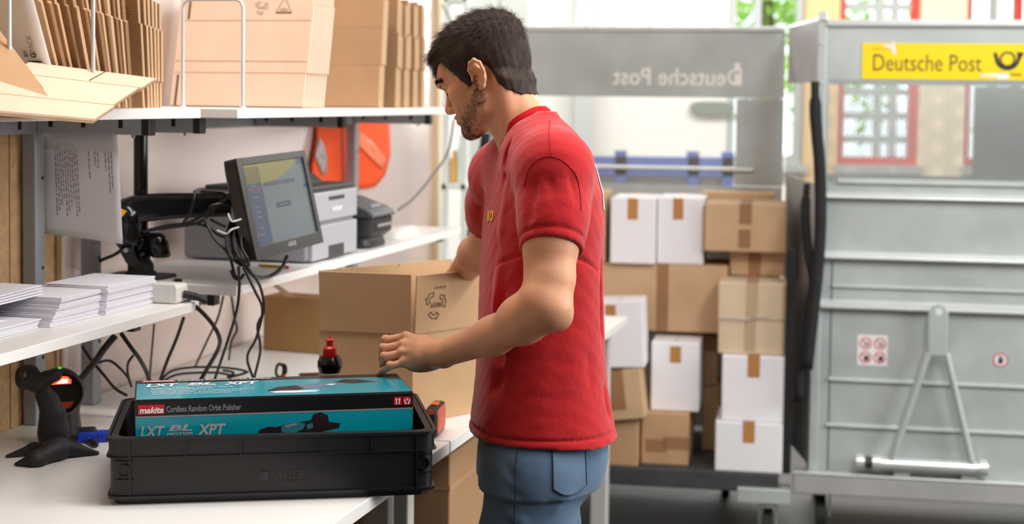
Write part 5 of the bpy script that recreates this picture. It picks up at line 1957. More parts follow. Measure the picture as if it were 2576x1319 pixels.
for k, (tx, w) in enumerate((('Polisseuse orbitale aléatoire sans fil', 0.150), ('Akku-Exzenterpolierer', 0.115), ('Levigatrice rotoorbitale a batteria excêntrica', 0.190), ('Accu excenter polijstmachine', 0.165), ('Аккумуляторная эксцентриковая', 0.145))):
    lettering(tx, ttp(0.030, kd * (0.50 - 0.075 * k)), bu, bv, w, kd * 0.050, m_wp, tbx, lift=0.0009, bold=0.005)
fq('tool_picture', M('tool_grey', (96, 120, 140), rough=0.4), [(0.245, kd * 0.30), (0.275, kd * 0.44), (0.31, kd * 0.52), (0.345, kd * 0.58), (0.39, kd * 0.66), (0.43, kd * 0.66), (0.47, kd * 0.63), (0.468, kd * 0.55), (0.41, kd * 0.52), (0.375, kd * 0.44), (0.33, kd * 0.32), (0.30, kd * 0.22), (0.26, kd * 0.22)], 0.0008, ttp)
fq('tool_picture', m_wp, [(0.245, kd * 0.20), (0.27, kd * 0.23), (0.32, kd * 0.22), (0.34, kd * 0.20), (0.33, kd * 0.14), (0.29, kd * 0.12), (0.255, kd * 0.14)], 0.0009, ttp)
fq('tool_picture', m_tk, [(0.24, kd * 0.24), (0.262, kd * 0.42), (0.30, kd * 0.48), (0.312, kd * 0.32), (0.30, kd * 0.24)], 0.0010, ttp)
fq('tool_picture', m_tk, [(0.375, kd * 0.58), (0.398, kd * 0.73), (0.425, kd * 0.70), (0.455, kd * 0.56), (0.41, kd * 0.50)], 0.0010, ttp)
fq('tool_picture', m_wp, [(0.355, kd * 0.45), (0.366, kd * 0.50), (0.378, kd * 0.49), (0.368, kd * 0.43)], 0.0012, ttp)

# ------------------------------------------------------------------ open carton being packed
m_cb = cardboard('kraft_carton', (187, 153, 116), flute=(0.727, -0.687, 0), freq=150)
m_cbe = M('carton_edge', (222, 186, 142), rough=0.85)
oc_ = thing('open_carton', "open kraft carton with raised flaps under the worker's arm", 'carton', D(1120, 1000, 3.7))
K0 = G(1037, 1068, TABLE + 0.001)
kr_ = Vector((0.700, 0.714, 0))     # along the right-hand face
kl_ = Vector((-0.978, 0.208, 0))       # pushed out of square
ko_ = Vector((-0.208, -0.978, 0))
LR, LL, HBX, TK = 0.42, 0.222, 0.205, 0.004
WLOC[oc_] = K0 + kr_ * LR / 2 + kl_ * LL / 2
oc_.location = WLOC[oc_]


def wallp(name, o, d, L, inw, z0=0.0, h=HBX):
    return MB().obox(o + UPV * z0, d * L, inw * TK, UPV * h).build(name, m_cb, oc_)


wallp('side_panel', K0, kr_, LR, kl_)
wallp('side_panel', K0 + kl_ * TK, kl_, LL - 2 * TK, kr_)
wallp('side_panel', K0 + kl_ * (LL - TK), kr_, LR, kl_)
wallp('side_panel', K0 + kr_ * (LR - TK) + kl_ * TK, kl_, LL - 2 * TK, kr_)
MB().obox(K0 + kr_ * TK + kl_ * TK, kr_ * (LR - 2 * TK), kl_ * (LL - 2 * TK), UPV * 0.005).build('bottom', m_cb, oc_)


def flap(o, d, L, outw, lean, h, notch=None):
    """flap hinged on the wall top, leaning outwards by `lean`"""
    v = (UPV * math.cos(lean) + outw * math.sin(lean)).normalized()
    t = d.cross(v).normalized() * TK * 0.9
    poly = [(0.003, 0), (L - 0.003, 0), (L - 0.003, h)]
    if notch:
        for q in notch:
            poly += [(q + 0.006, h), (q, h - 0.012), (q - 0.002, h)]
    poly += [(0.003, h)]
    f = MB().prism(poly, o, d, v, t).build('flap', m_cb, oc_)
    MB().obox(o + v * (h - 0.0003) + d * 0.003, d * (L - 0.006), t, v * 0.0006).build('cut_edge', m_cbe, f)
    return v


vR = flap(K0 + UPV * HBX, kr_, LR, Vector((0.714, -0.7, 0)), 0.04, 0.132, (0.155,))
vL = flap(K0 + kl_ * LL + UPV * HBX, -kl_, LL, ko_, 0.05, 0.135)
flap(K0 + kl_ * LL + UPV * HBX, kr_, LR, Vector((-0.714, 0.7, 0)), 0.05, 0.135, (0.24,))
flap(K0 + kr_ * LR + UPV * HBX, kl_, LL, -ko_, 0.30, 0.12)
m_ink2 = M('brown_black_ink', (58, 42, 32), rough=0.8)


def resy(c, u, v, s, par, mat=m_ink2, txt='RESY', mirror=False, lift=0.0008):
    """recycling mark: three bent arrows round a short word"""
    nrm = Vector(u).cross(Vector(v)).normalized() * lift
    g = MB()
    for k in range(3):
        a0 = math.radians(90 + 120 * k)
        pts = []
        for t, r in ((-0.85, 1.0), (-0.30, 1.10), (0.10, 1.0), (0.05, 1.18), (0.50, 0.86), (0.15, 0.58), (0.10, 0.74), (-0.25, 0.80), (-0.75, 0.70)):
            a = a0 + t * 0.95
            pts.append(Vector(c) + Vector(u) * (math.cos(a) * r * s) + Vector(v) * (math.sin(a) * r * s) + nrm)
        for i in range(len(pts)):
            p, q = pts[i], pts[(i + 1) % len(pts)]
            d = (q - p)
            w = nrm.normalized().cross(d.normalized()) * s * 0.028
            g.add([p - w, p + w, q + w, q - w], [(0, 1, 2, 3)])
    g.build('recycling_mark', mat, par)
    lettering(txt, Vector(c) - Vector(u) * s * 0.55 - Vector(v) * s * 0.16, u, v, s * 1.1, s * 0.36, mat, par, bold=0.01, lift=lift)


rc_c = K0 + UPV * HBX + kr_ * 0.062 + vR * 0.062
resy(rc_c, -kr_, -vR, 0.030, oc_, lift=0.0048)
lettering('6256/411', rc_c + kr_ * 0.030 + vR * 0.042, -kr_, -vR, 0.035, 0.007, m_ink2, oc_, lift=0.0048)

# carton against the wall, half hidden
wb_o = G(662, 880, TABLE + 0.001)
bc = thing('carton', 'olive-brown carton against the wall behind the open carton', 'carton', wb_o)
m_cb3 = cardboard('kraft_dull', (168, 130, 84))
bx_u = (G(812, 884, TABLE) - G(662, 872, TABLE))
bx_u.z = 0
bx_u.normalize()
MB().obox(wb_o, bx_u * 0.24, Vector((-bx_u.y, bx_u.x, 0)) * 0.10, UPV * 0.158).build('body', m_cb3, bc, bevel=0.002)
tp = wb_o + bx_u * 0.072 + UPV * 0.159
MB().poly([tp - N2 * 0.003, tp + bx_u * 0.032 - N2 * 0.003, tp + bx_u * 0.030 + N2 * 0.05 + UPV * 0.035, tp + bx_u * 0.002 + N2 * 0.05 + UPV * 0.036]).build('loose_tape', M('pale_tape', (200, 180, 142), rough=0.4), bc, solid=0.001)

# ------------------------------------------------------------------ bottle, tape dispenser, multimeter, phone
bo_ = D(829, 1000, 3.20)
bt_ = thing('polish_bottle', 'black bottle with red push-pull cap behind the polisher box', 'bottle', (bo_.x, bo_.y, TABLE + 0.001))
b0 = Vector((bo_.x, bo_.y, TABLE + 0.001))
MB().lathe([(0.022, 0), (0.025, 0.004), (0.0255, 0.02), (0.0255, 0.125), (0.0225, 0.134), (0.0225, 0.166), (0.0255, 0.174), (0.0255, 0.186), (0.020, 0.197)], b0, seg=32).build('body', m_bpg, bt_, smooth=True)
MB().lathe([(0.0257, 0.03), (0.0258, 0.0305), (0.0258, 0.112), (0.0257, 0.1125)], b0, seg=32).build('label', M('bottle_label', (28, 26, 28), rough=0.5), bt_, smooth=True)
MB().lathe([(0.0232, 0.148), (0.0233, 0.1482), (0.0233, 0.163), (0.0232, 0.1632)], b0, seg=32).build('label_stripe', M('bottle_stripe', (214, 190, 190), rough=0.5), bt_, smooth=True)
lettering('extreme', b0 + Vector((-0.016, -0.0236, 0.150)), (1, 0, 0), UPV, 0.028, 0.008, M('red_label_ink', (170, 30, 40), rough=0.5), bt_, bold=0.02, lift=0.001)
m_rcap = M('red_cap', (206, 34, 30), rough=0.35, spec=0.5)
MB().lathe([(0.0145, 0.195), (0.0150, 0.196), (0.0140, 0.214), (0.0090, 0.218), (0.0080, 0.219)], b0, seg=28).build('cap', m_rcap, bt_, smooth=True)
MB().lathe([(0.0072, 0.217), (0.0072, 0.227), (0.0102, 0.229), (0.0102, 0.231), (0.0050, 0.234), (0.0030, 0.235), (0.0028, 0.238)], b0, seg=24).build('spout', m_rcap, bt_, smooth=True)

tp0 = G(704, 952, TABLE + 0.001)
td = thing('velcro_roll', 'small black cable-tie roll with orange clip on the bench', 'cable tie', tp0)
c0 = tp0 + UPV * 0.020
mb = MB()
ringp = [c0 + Vector((math.cos(a) * 0.010, 0.004 * math.sin(3 * a), math.sin(a) * 0.018)) for a in [2 * math.pi * k / 22 for k in range(23)]]
mb.tube(ringp, 0.004, 8)
mb.build('loop', m_bpd, td, smooth=True)
MB().tube(smooth_path([c0 + Vector((0.004, -0.003, 0.016)), c0 + Vector((0.014, -0.004, 0.014)), c0 + Vector((0.016, -0.004, -0.002)), c0 + Vector((0.008, -0.004, -0.014))], 6), 0.0042, 8).build('tail', m_bpd, td, smooth=True)
MB().obox(c0 + Vector((0.010, -0.010, -0.020)), (0.007, 0, 0), (0, 0.012, 0), (0, 0, 0.011)).build('clip', M('orange_plastic', (236, 96, 26), rough=0.4), td, bevel=0.001)

ph = G(795, 962, TABLE + 0.001)
o_ = MB()
loft(o_, ph, bu, bv, UPV, [(rr(0.075, 0.15, 0.01), 0), (rr(0.078, 0.153, 0.011), 0.002), (rr(0.078, 0.153, 0.011), 0.010), (rr(0.074, 0.149, 0.01), 0.012)])
tag(o_.build('handheld_terminal', m_bpg, smooth=True, angle=30), 'flat black handheld terminal lying beside the polish bottle', 'handheld')

mm0 = G(1088, 1104, TABLE + 0.001)
mm = thing('multimeter', 'black and orange meter standing on edge beside the crate corner', 'multimeter', mm0 + Vector((0.0, 0.01, 0)))
m_or = M('orange_rubber', (226, 96, 40), rough=0.5)
mo = mm0 + Vector((0.004, 0.05, 0.001))
mu_ = (cv_ * 0.95 + cu_ * 0.3).normalized()
mt_ = Vector((mu_.y, -mu_.x, 0))
body = MB()
loft(body, mo + UPV * 0.032, mu_, UPV, mt_, [(rr(0.10, 0.062, 0.012), -0.012), (rr(0.11, 0.064, 0.014), -0.008), (rr(0.11, 0.064, 0.014), 0.008), (rr(0.10, 0.060, 0.012), 0.012)])
body.build('case', m_bpd, mm, smooth=True, angle=35)
loft(q_ := MB(), mo + UPV * 0.032 + mt_ * 0.0121, mu_, UPV, mt_, [(rr(0.092, 0.054, 0.012), 0), (rr(0.088, 0.050, 0.011), 0.002)])
q_.build('face', M('brick_orange', (196, 84, 58), rough=0.5), mm)
MB().obox(mo + UPV * 0.0642 - mu_ * 0.02 - mt_ * 0.007, mu_ * 0.03, mt_ * 0.014, UPV * 0.004).build('button', m_or, mm, bevel=0.0015)
MB().obox(mo + UPV * 0.052 - mu_ * 0.0562 - mt_ * 0.006, mu_ * 0.002, mt_ * 0.012, UPV * 0.010).build('button', m_or, mm)
MB().obox(mo + UPV * 0.016 - mu_ * 0.0562 - mt_ * 0.009, mu_ * 0.002, mt_ * 0.014, UPV * 0.018).build('grip', m_or, mm)

# ------------------------------------------------------------------ knife, pen and cradle scanner
kn0 = G(240, 1098, TABLE + 0.012)
kn = thing('utility_knife', 'blue and black utility knife lying between scanner and crate', 'knife', kn0 - UPV * 0.011)
kd_ = Vector((0.95, 0.25, 0)).normalized()
ks_ = Vector((-0.25, 0.95, 0)).normalized()
loft(q_ := MB(), kn0 + UPV * -0.0105, kd_, ks_, UPV, [(rr(0.115, 0.020, 0.009), 0), (rr(0.12, 0.026, 0.012), 0.004), (rr(0.12, 0.026, 0.012), 0.016), (rr(0.112, 0.018, 0.009), 0.022)])
q_.build('handle', M('blue_handle', (24, 60, 190), rough=0.4), kn, smooth=True, angle=50)
loft(q_ := MB(), kn0 + UPV * 0.0118 - kd_ * 0.022, kd_, ks_, UPV, [(rr(0.052, 0.018, 0.008), 0), (rr(0.044, 0.014, 0.006), 0.008)])
q_.build('slider', m_bpd, kn, smooth=True, angle=50)
for k in range(5):
    MB().obox(kn0 + kd_ * (0.005 + 0.008 * k) - ks_ * 0.0135 + UPV * -0.004, kd_ * 0.003, ks_ * 0.0015, UPV * 0.010).build('grip_rib', M('blue_handle_dark', (18, 44, 150), rough=0.5), kn)
pn = thing('marker_pen', 'dark marker pen pointing out from behind the scanner stand', 'pen', G(222, 1106, TABLE))
p0, p1, p2 = G(205, 1094, TABLE + 0.007), G(228, 1110, TABLE + 0.007), G(243, 1120, TABLE + 0.007)
MB().tube([p0, p1], 0.0055, 12).build('barrel', M('pen_grey', (120, 120, 118), rough=0.4), pn, smooth=True)
MB().tube([p1, p2 - (p2 - p1) * 0.12, p2], [0.0064, 0.0062, 0.004], 12).build('cap', m_bpd, pn, smooth=True)

# omnidirectional scanner
YS = 3.22
sb = G(150, 1113, TABLE)
sc = thing('desktop_scanner', 'round black desktop scanner glowing red behind its neighbour stand', 'scanner', sb)
sf = Field(np.array(sb) + np.array([-0.075, -0.075, -0.005]), np.array(sb) + np.array([0.085, 0.085, 0.19]), 0.0022)
sbn = np.array(sb)
hdC = np.array(D(150, 986, sb.y))
fax = np.array([0.38, -0.92, 0.04])
fax /= np.linalg.norm(fax)
sf.cone(sbn + np.array([0, 0, 0.022]), sbn + np.array([0, 0, 0.065]), 0.046, 0.041, 0)
Rm = np.array(Vector(fax).to_track_quat('Z', 'Y').to_matrix())


def disc_fn(X, Y, Z):
    p = [X - hdC[0], Y - hdC[1], Z - hdC[2]]
    a = p[0] * fax[0] + p[1] * fax[1] + p[2] * fax[2]
    r = np.sqrt(np.maximum(p[0] ** 2 + p[1] ** 2 + p[2] ** 2 - a * a, 0))
    dx, dy = r - 0.040, np.abs(a) - 0.012
    return np.sqrt(np.maximum(dx, 0) ** 2 + np.maximum(dy, 0) ** 2) + np.minimum(np.maximum(dx, dy), 0) - 0.010


sf.put(disc_fn, hdC - 0.06, hdC + 0.06, 0.012)


def lens_fn(X, Y, Z):
    p = [X - hdC[0], Y - hdC[1], Z - hdC[2]]
    a = p[0] * fax[0] + p[1] * fax[1] + p[2] * fax[2]
    r = np.sqrt(np.maximum(p[0] ** 2 + p[1] ** 2 + p[2] ** 2 - a * a, 0))
    return np.maximum(r - 0.0425, 0.0135 - a)


sf.put(lens_fn, hdC - 0.06, hdC + 0.06, 0.002, 'cut')
sf.plane(sbn + np.array([0, 0, 0.001]), (0, 0, -1))
v_, f_ = sf.mesh()
v_, f_ = largest(v_, f_)
mesh_obj('housing', v_, f_, m_bp, sc, smooth=True, angle=180)
mqv = Vector(fax)
su = Vector((-mqv.y, mqv.x, 0)).normalized()
sv_ = mqv.cross(su).normalized()
if sv_.z < 0:
    sv_ = -sv_
hC = Vector(hdC) + mqv * 0.0145
MB().poly([hC + su * math.cos(a) * 0.0425 + sv_ * math.sin(a) * 0.0425 for a in [2 * math.pi * k / 36 for k in range(36)]]).build('scan_window', M('dark_red_glass', (22, 8, 8), rough=0.06, spec=0.8), sc)
m_glow = M('red_scan_light', (255, 40, 20), emit=(255, 52, 34), estr=5.0)
m_glow2 = M('red_scan_core', (255, 120, 100), emit=(255, 130, 100), estr=7.0)
MB().poly([hC + mqv * 0.0006 + su * a + sv_ * b for a, b in ((-0.022, 0.018), (0.022, 0.018), (0.022, 0.026), (0.014, 0.0335), (0.002, 0.034))]).build('scan_light', m_glow, sc)
MB().poly([hC + mqv * 0.0009 + su * a + sv_ * b for a, b in ((-0.008, 0.0195), (0.016, 0.0195), (0.015, 0.028), (0.004, 0.0285))]).build('scan_light', m_glow2, sc)
MB().poly([hC + mqv * 0.0006 + su * a + sv_ * b for a, b in ((-0.024, -0.020), (0.028, -0.020), (0.021, -0.031), (0.004, -0.0375), (-0.014, -0.033))]).build('warning_label', M('dark_orange_label', (170, 52, 20), rough=0.5), sc)
MB().lathe([(0.004, 0), (0.003, 0.003)], Vector(hdC) + UPV * 0.049 + mqv * 0.004, (0.2, -0.2, 1), 12).build('status_light', M('green_led', (20, 220, 60), emit=(20, 230, 60), estr=1.5), sc)

# gooseneck cradle stand in front of it
s0 = np.array(G(142, 1142, TABLE))
stn = thing('scanner_stand', 'curved black scanner stand with three splayed feet', 'stand', Vector(s0))
ys = s0[1]
q = lambda px, py, dy=0.0: np.array(D(px, py, ys + dy))
g_ = Field(np.array([q(-10, 1180)[0], ys - 0.18, TABLE - 0.004]), np.array([q(250, 900)[0], ys + 0.13, q(60, 905)[2]]), 0.0023)
fz = lambda px, py, h: np.array(G(px, py, TABLE + h))
g_.chain([fz(140, 1133, 0.020), fz(90, 1158, 0.012), fz(42, 1169, 0.003)], [0.022, 0.017, 0.005], 0, 0.01)
g_.chain([fz(140, 1133, 0.020), fz(85, 1130, 0.014), fz(18, 1149, 0.003)], [0.020, 0.012, 0.004], 0.012, 0.01)
g_.chain([fz(150, 1128, 0.020), fz(190, 1133, 0.013), fz(244, 1141, 0.004)], [0.022, 0.014, 0.005], 0.012, 0.01)
colp = [q(138, 1122), q(141, 1085), q(136, 1045), q(122, 1010), q(108, 985)]
g_.chain(colp, [0.027, 0.024, 0.022, 0.019, 0.016], 0.012, 0.012, flat=((0.3, -0.95, 0), 0.62))
g_.cone(q(72, 950, -0.005), q(96, 968, -0.012), 0.026, 0.017, 0.008)
g_.cone(q(58, 938), q(62, 958), 0.014, 0.018, 0.006)
g_.chain([q(90, 966, -0.004), q(118, 952, -0.012), q(140, 944, -0.016)], [0.017, 0.015, 0.013], 0.006, 0.004)
g_.cone(q(58, 944, -0.06), q(58, 944, 0.06), 0.007, 0.007, 0.003, 'cut')
g_.plane((0, 0, TABLE + 0.0008), (0, 0, -1))
v_, f_ = g_.mesh()
v_, f_ = largest(v_, f_)
mesh_obj('stand_body', v_, f_, m_bpd, stn, smooth=True, angle=180)
MB().lathe([(0.007, 0), (0.007, 0.002)], Vector(q(108, 992, -0.0135)), (0.2, -1, 0.1), 14).build('pivot_screw', m_bp, stn)

# ------------------------------------------------------------------ leaflets on the near shelf
SZ = 1.129
m_lav = M('leaflet_paper', (240, 238, 246), rough=0.75, var=0.01)
m_pr = M('leaflet_ink', (92, 84, 96), rough=0.8)
# one folded leaflet: rounded spine towards the shelf front, two leaves parting to the rear
def leaflet_mesh(L, Wd, t, gap):
    prof = []
    n = 5
    for k in range(n + 1):
        a = math.pi / 2 + math.pi * k / n
        prof.append((0.5 * t * math.cos(a), t / 2 + 0.5 * t * math.sin(a)))
    top = [(Wd, t + gap), (Wd * 0.5, t + gap * 0.35)]
    bot = [(Wd * 0.5, 0.0), (Wd, 0.0), (Wd, 0.0003), (Wd * 0.5, t * 0.45)]
    inn = [(Wd * 0.08, t * 0.5), (Wd * 0.5, t * 0.75 + gap * 0.3), (Wd, t + gap - 0.0003)]
    return prof + bot[:2] + bot[2:] + inn + top


def leaflet_obj(e0, L, n0, z, t, gap, rot, name, label, group, tilt=0.0, share=None):
    if share is None:
        pr = leaflet_mesh(L, 0.148, t, gap)
        mb = MB()
        mb.prism(pr, (0, 0, 0), N2, UPV, E2 * L)
        me = bpy.data.meshes.new(name)
        me.from_pydata(mb.v, [], mb.f)
        me.materials.append(m_lav)
        share = me
    o = bpy.data.objects.new(name, share)
    COL.objects.link(o)
    o.location = B(e0, n0, z)
    o.rotation_euler = (0, 0, rot)
    if tilt:
        o.rotation_mode = 'QUATERNION'
        from mathutils import Quaternion
        o.rotation_quaternion = Quaternion(UPV, rot) @ Quaternion(N2, tilt)
    WLOC[o] = o.location.copy()
    tag(o, label, 'leaflet', group)
    return o, share


for (e0, cnt, lbl, grp, n0, bow) in ((-0.195, 20, 'folded white leaflet in the tall stack nearest the shelf end', 'leaflets in the stack at the shelf end', 0.657, 0.0),
                                     (-0.385, 18, 'folded white leaflet in the fanned middle stack on the near shelf', 'leaflets in the middle stack', 0.672, 0.0),
                                     (-0.585, 6, 'folded white leaflet in the low stack at the left picture edge', 'leaflets in the left stack', 0.690, 0.0)):
    z, sh = SZ + 0.0004, None
    for k in range(cnt):
        t = 0.00255
        o, sh = leaflet_obj(e0 + rng.uniform(-0.003, 0.003) + (0.0004 if e0 > -0.3 else 0.0028) * k, 0.205 if e0 > -0.3 else 0.185, n0 + rng.uniform(-0.0015, 0.0015) + 0.0007 * (k % 5), z, t, 0.0004, rng.uniform(-0.006, 0.006), 'leaflet', ORD[k] + ' from the bottom, ' + lbl, grp, share=sh)
        z += t + 0.0004
    ztop = z
    if e0 > -0.3:
        zr = ztop
    elif e0 > -0.5:
        zm = ztop
# printed sheets lying open on top
for k, (e0, n0, w, l, z, rot, lbl) in enumerate(((-0.54, 0.735, 0.20, 0.20, SZ + 0.050, 0.10, 'printed leaflet lying open on the fanned stacks, line drawing visible'),
                                                 (-0.70, 0.70, 0.19, 0.20, SZ + 0.022, -0.05, 'plain leaflet lying under the printed one at the picture edge'))):
    eu = Matrix.Rotation(rot, 3, 'Z') @ E2
    nu_ = Matrix.Rotation(rot, 3, 'Z') @ N2
    o0 = B(e0, n0, z)
    lf = thing('open_leaflet', lbl, 'leaflet', o0 + eu * l / 2 + nu_ * w / 2)
    hfun = lambda u, v: 0.010 * (u - 0.5) ** 2 + 0.006 * math.sin(2.2 * u) * (1 - v)
    mb = MB().grid(lambda u, v: o0 + eu * (l * u) + nu_ * (w * v) + UPV * hfun(u, v), 10, 6)
    mb.build('sheet', m_lav, lf, solid=0.0012, smooth=True)
    if k == 0:
        for (a, b, c, d) in ((0.25, 0.35, 0.68, 0.37), (0.25, 0.35, 0.27, 0.62), (0.27, 0.62, 0.70, 0.64), (0.68, 0.37, 0.70, 0.64), (0.30, 0.42, 0.18, 0.36), (0.30, 0.50, 0.12, 0.46), (0.55, 0.80, 0.72, 0.82)):
            P0 = o0 + eu * (l * a) + nu_ * (w * b) + UPV * (hfun(a, b) + 0.0010)
            P1 = o0 + eu * (l * c) + nu_ * (w * d) + UPV * (hfun(c, d) + 0.0010)
            MB().tube([P0, P1], 0.0009, 5).build('line_drawing', m_pr, lf)
# prop leaves that carry the top sheets
z, sh = zm + 0.0003, None
for k in range(4):
    o, sh = leaflet_obj(-0.50 + 0.01 * k, 0.19, 0.72 + 0.004 * k, z, 0.003, 0.004, 0.06 + 0.02 * k, 'leaflet', ORD[k] + ' loosely folded leaflet bulging on top of the middle stack', 'loose leaflets on the middle stack', share=sh)
    z += 0.0042

# ------------------------------------------------------------------ power strip, paper, hanging sheet
ps = thing('power_strip', 'white power strip lying behind the leaflets on the near shelf', 'power strip', B(0.03, 0.715, SZ))
loft(q_ := MB(), B(0.035, 0.716, SZ + 0.022), N2, UPV, E2, [(rr(0.226, 0.040, 0.008), -0.026), (rr(0.232, 0.042, 0.009), -0.022), (rr(0.232, 0.042, 0.009), 0.022), (rr(0.226, 0.040, 0.008), 0.026)])
q_.build('casing', m_white, ps, smooth=True, angle=40)
loft(q_ := MB(), B(0.008, 0.716, SZ + 0.022), N2, UPV, -E2, [(rr(0.205, 0.030, 0.004), -0.0015), (rr(0.205, 0.030, 0.004), 0.0012)])
q_.build('face_plate', M('off_white_plate', (222, 220, 216), rough=0.5), ps)
MB().lathe([(0.009, 0), (0.008, 0.008)], B(0.035, 0.74, SZ + 0.043), UPV, 14).build('button', m_white, ps, smooth=True)
MB().tube([B(0.035, 0.598, SZ + 0.020), B(0.05, 0.575, SZ + 0.014), B(0.06, 0.555, SZ + 0.002)], [0.009, 0.008, 0.006], 10).build('cable_boot', m_bpd, ps, smooth=True)

sh_ = thing('notice_sheet', 'white printed notice in a clear sleeve hanging from the shelf arm', 'paper', B(0.0, 0.81, 1.28))
fnp = lambda u, v: B(0.012 + 0.012 * math.sin(2.6 * u) * v + 0.006 * v, 0.942 - 0.195 * u - 0.006 * v * u, 1.498 - 0.225 * v - 0.018 * u * v)
MB().grid(fnp, 12, 12).build('sheet', m_paper, sh_, solid=0.0008, smooth=True)
m_txt = M('faded_text', (120, 116, 128), rough=0.8)
tx = MB()
for row, (u, v0, v1) in enumerate([(0.20 + 0.030 * k, 0.10 + 0.06 * (k % 3 == 0), 0.80 - 0.05 * (k % 4)) for k in range(10)] + [(0.62, 0.16, 0.42), (0.70, 0.16, 0.30), (0.735, 0.16, 0.32), (0.83, 0.16, 0.34), (0.87, 0.16, 0.55), (0.905, 0.16, 0.50)]):
    v = v0
    while v < v1:
        ln_ = rng.uniform(0.02, 0.07)
        a, b = fnp(u, v), fnp(u, min(v + ln_, v1))
        c, d = fnp(u + 0.011, min(v + ln_, v1)), fnp(u + 0.011, v)
        tx.add([p - E2 * 0.0009 for p in (a, b, c, d)], [(0, 1, 2, 3)])
        v += ln_ + 0.012
tx.build('print', m_txt, sh_)['kind'] = 'stuff'
MB().grid(lambda u, v: fnp(u, v * 0.16) - E2 * 0.0016, 8, 2).build('clear_sleeve', M('clear_sleeve', (235, 235, 235), rough=0.08, spec=0.8, alpha=0.35), sh_)
# cream conduit between the two uprights
tag(MB().tube([B(0.10, 0.938, TABLE + 0.002), B(0.10, 0.938, 1.49)], 0.007, 10).build('conduit', M('cream_conduit', (206, 186, 160), rough=0.5), smooth=True), 'cream conduit running up the wall between the two grey uprights', 'pipe')
# ================================================================== monitor, arm, printers, cables
MZ = 1.159     # far shelf height
TLm, TRm, BLm, BRm = D(591, 396, 3.46), D(769, 381, 3.84), D(638, 662, 3.44), D(803, 609, 3.80)
mc = (TLm + TRm + BLm + BRm) / 4
mu = ((TRm - TLm) + (BRm - BLm)) / 2
mw = mu.length
mu.normalize()
mv = ((TLm - BLm) + (TRm - BRm)) / 2
mv = mv - mu * mv.dot(mu)
mh = mv.length
mv.normalize()
mn = mu.cross(mv).normalized()
mo_ = thing('monitor', 'black flat monitor on a swivel arm, tilted towards the worker', 'monitor', mc - mv * mh / 2)
m_bez = M('bezel_plastic', (38, 36, 36), rough=0.35, spec=0.5)


def mp(a, b, c=0.0):
    """a, b in 0..1 across the monitor front, c metres out of it"""
    return mc + mu * ((a - 0.5) * mw) + mv * ((b - 0.5) * mh) + mn * c


loft(q_ := MB(), mc, mu, mv, mn, [(rr(mw * 0.7, mh * 0.7, 0.02), -0.050), (rr(mw * 0.94, mh * 0.94, 0.02), -0.034), (rr(mw, mh, 0.008), -0.026), (rr(mw, mh, 0.008), -0.001), (rr(mw - 0.003, mh - 0.003, 0.007), 0.0)])
q_.build('housing', m_bez, mo_, smooth=True, angle=35)
bx0, bx1, by0, by1 = 0.075, 0.945, 0.125, 0.925
fr_ = MB()
for a0, a1, b0_, b1_ in ((0.0, bx0, 0.0, 1.0), (bx1, 1.0, 0.0, 1.0), (bx0, bx1, 0.0, by0), (bx0, bx1, by1, 1.0)):
    fr_.obox(mp(a0, b0_), mu * ((a1 - a0) * mw), mv * ((b1_ - b0_) * mh), mn * 0.006)
fr_.build('bezel', m_bez, mo_, bevel=0.0015)


def scr(name, col, pts, lift=0.001, e=0.55):
    m = M('screen_%d_%d_%d' % col, (20, 20, 20), rough=0.25, emit=col, estr=e)
    return MB().poly([mp(bx0 + (bx1 - bx0) * a, by1 - (by1 - by0) * b, lift) for a, b in pts]).build(name, m, mo_)


R_ = lambda x0, y0, x1, y1: [(x0, y1), (x1, y1), (x1, y0), (x0, y0)]
scr('screen', (128, 137, 142), R_(0, 0, 1, 1))
sw = [(0.0, 0.0), (0.86, 0.0), (0.86, 0.05), (0.74, 0.13), (0.60, 0.19), (0.42, 0.24), (0.2, 0.28), (0.0, 0.31)]
scr('header_swoosh', (168, 158, 84), sw[::-1], 0.0013)
scr('side_menu', (74, 86, 116), R_(0.0, 0.03, 0.245, 1.0), 0.0016)
scr('side_menu_header', (128, 120, 56), R_(0.0, 0.03, 0.245, 0.235), 0.0019)
scr('menu_highlight', (112, 84, 112), R_(0.0, 0.285, 0.245, 0.345), 0.0019)
scr('window_buttons', (86, 94, 112), R_(0.90, 0.0, 1.0, 0.075), 0.0016)
scr('toolbar', (84, 88, 106), R_(0.27, 0.245, 0.80, 0.295), 0.0016)
scr('dialog_button', (66, 70, 92), R_(0.42, 0.515, 0.66, 0.585), 0.0016)
scr('side_button', (78, 82, 100), R_(0.93, 0.345, 1.0, 0.39), 0.0016)
for yy in (0.26, 0.40, 0.52, 0.585, 0.645, 0.78, 0.86):
    scr('menu_text', (132, 140, 160), R_(0.07, yy, 0.15, yy + 0.012), 0.0022)
scr('menu_icon', (140, 92, 130), R_(0.01, 0.83, 0.05, 0.88), 0.0022)
scr('dialog_text', (130, 136, 150), R_(0.47, 0.545, 0.61, 0.557), 0.0019)
scr('toolbar_text', (128, 132, 146), R_(0.50, 0.265, 0.62, 0.277), 0.0019)
lettering('ASUS', mp(0.46, 0.052, 0.006), mu, mv, 0.045, 0.011, M('asus_silver', (176, 166, 160), rough=0.3), mo_, bold=0.02, shear=0.1, lift=0.0005)
back = mc - mn * 0.052
MB().obox(back - mu * 0.05 - mv * 0.05 - mn * 0.006, mu * 0.10, mv * 0.10, mn * 0.006).build('mount_plate', M('silver_plate', (168, 166, 176), rough=0.4), mo_, bevel=0.002)

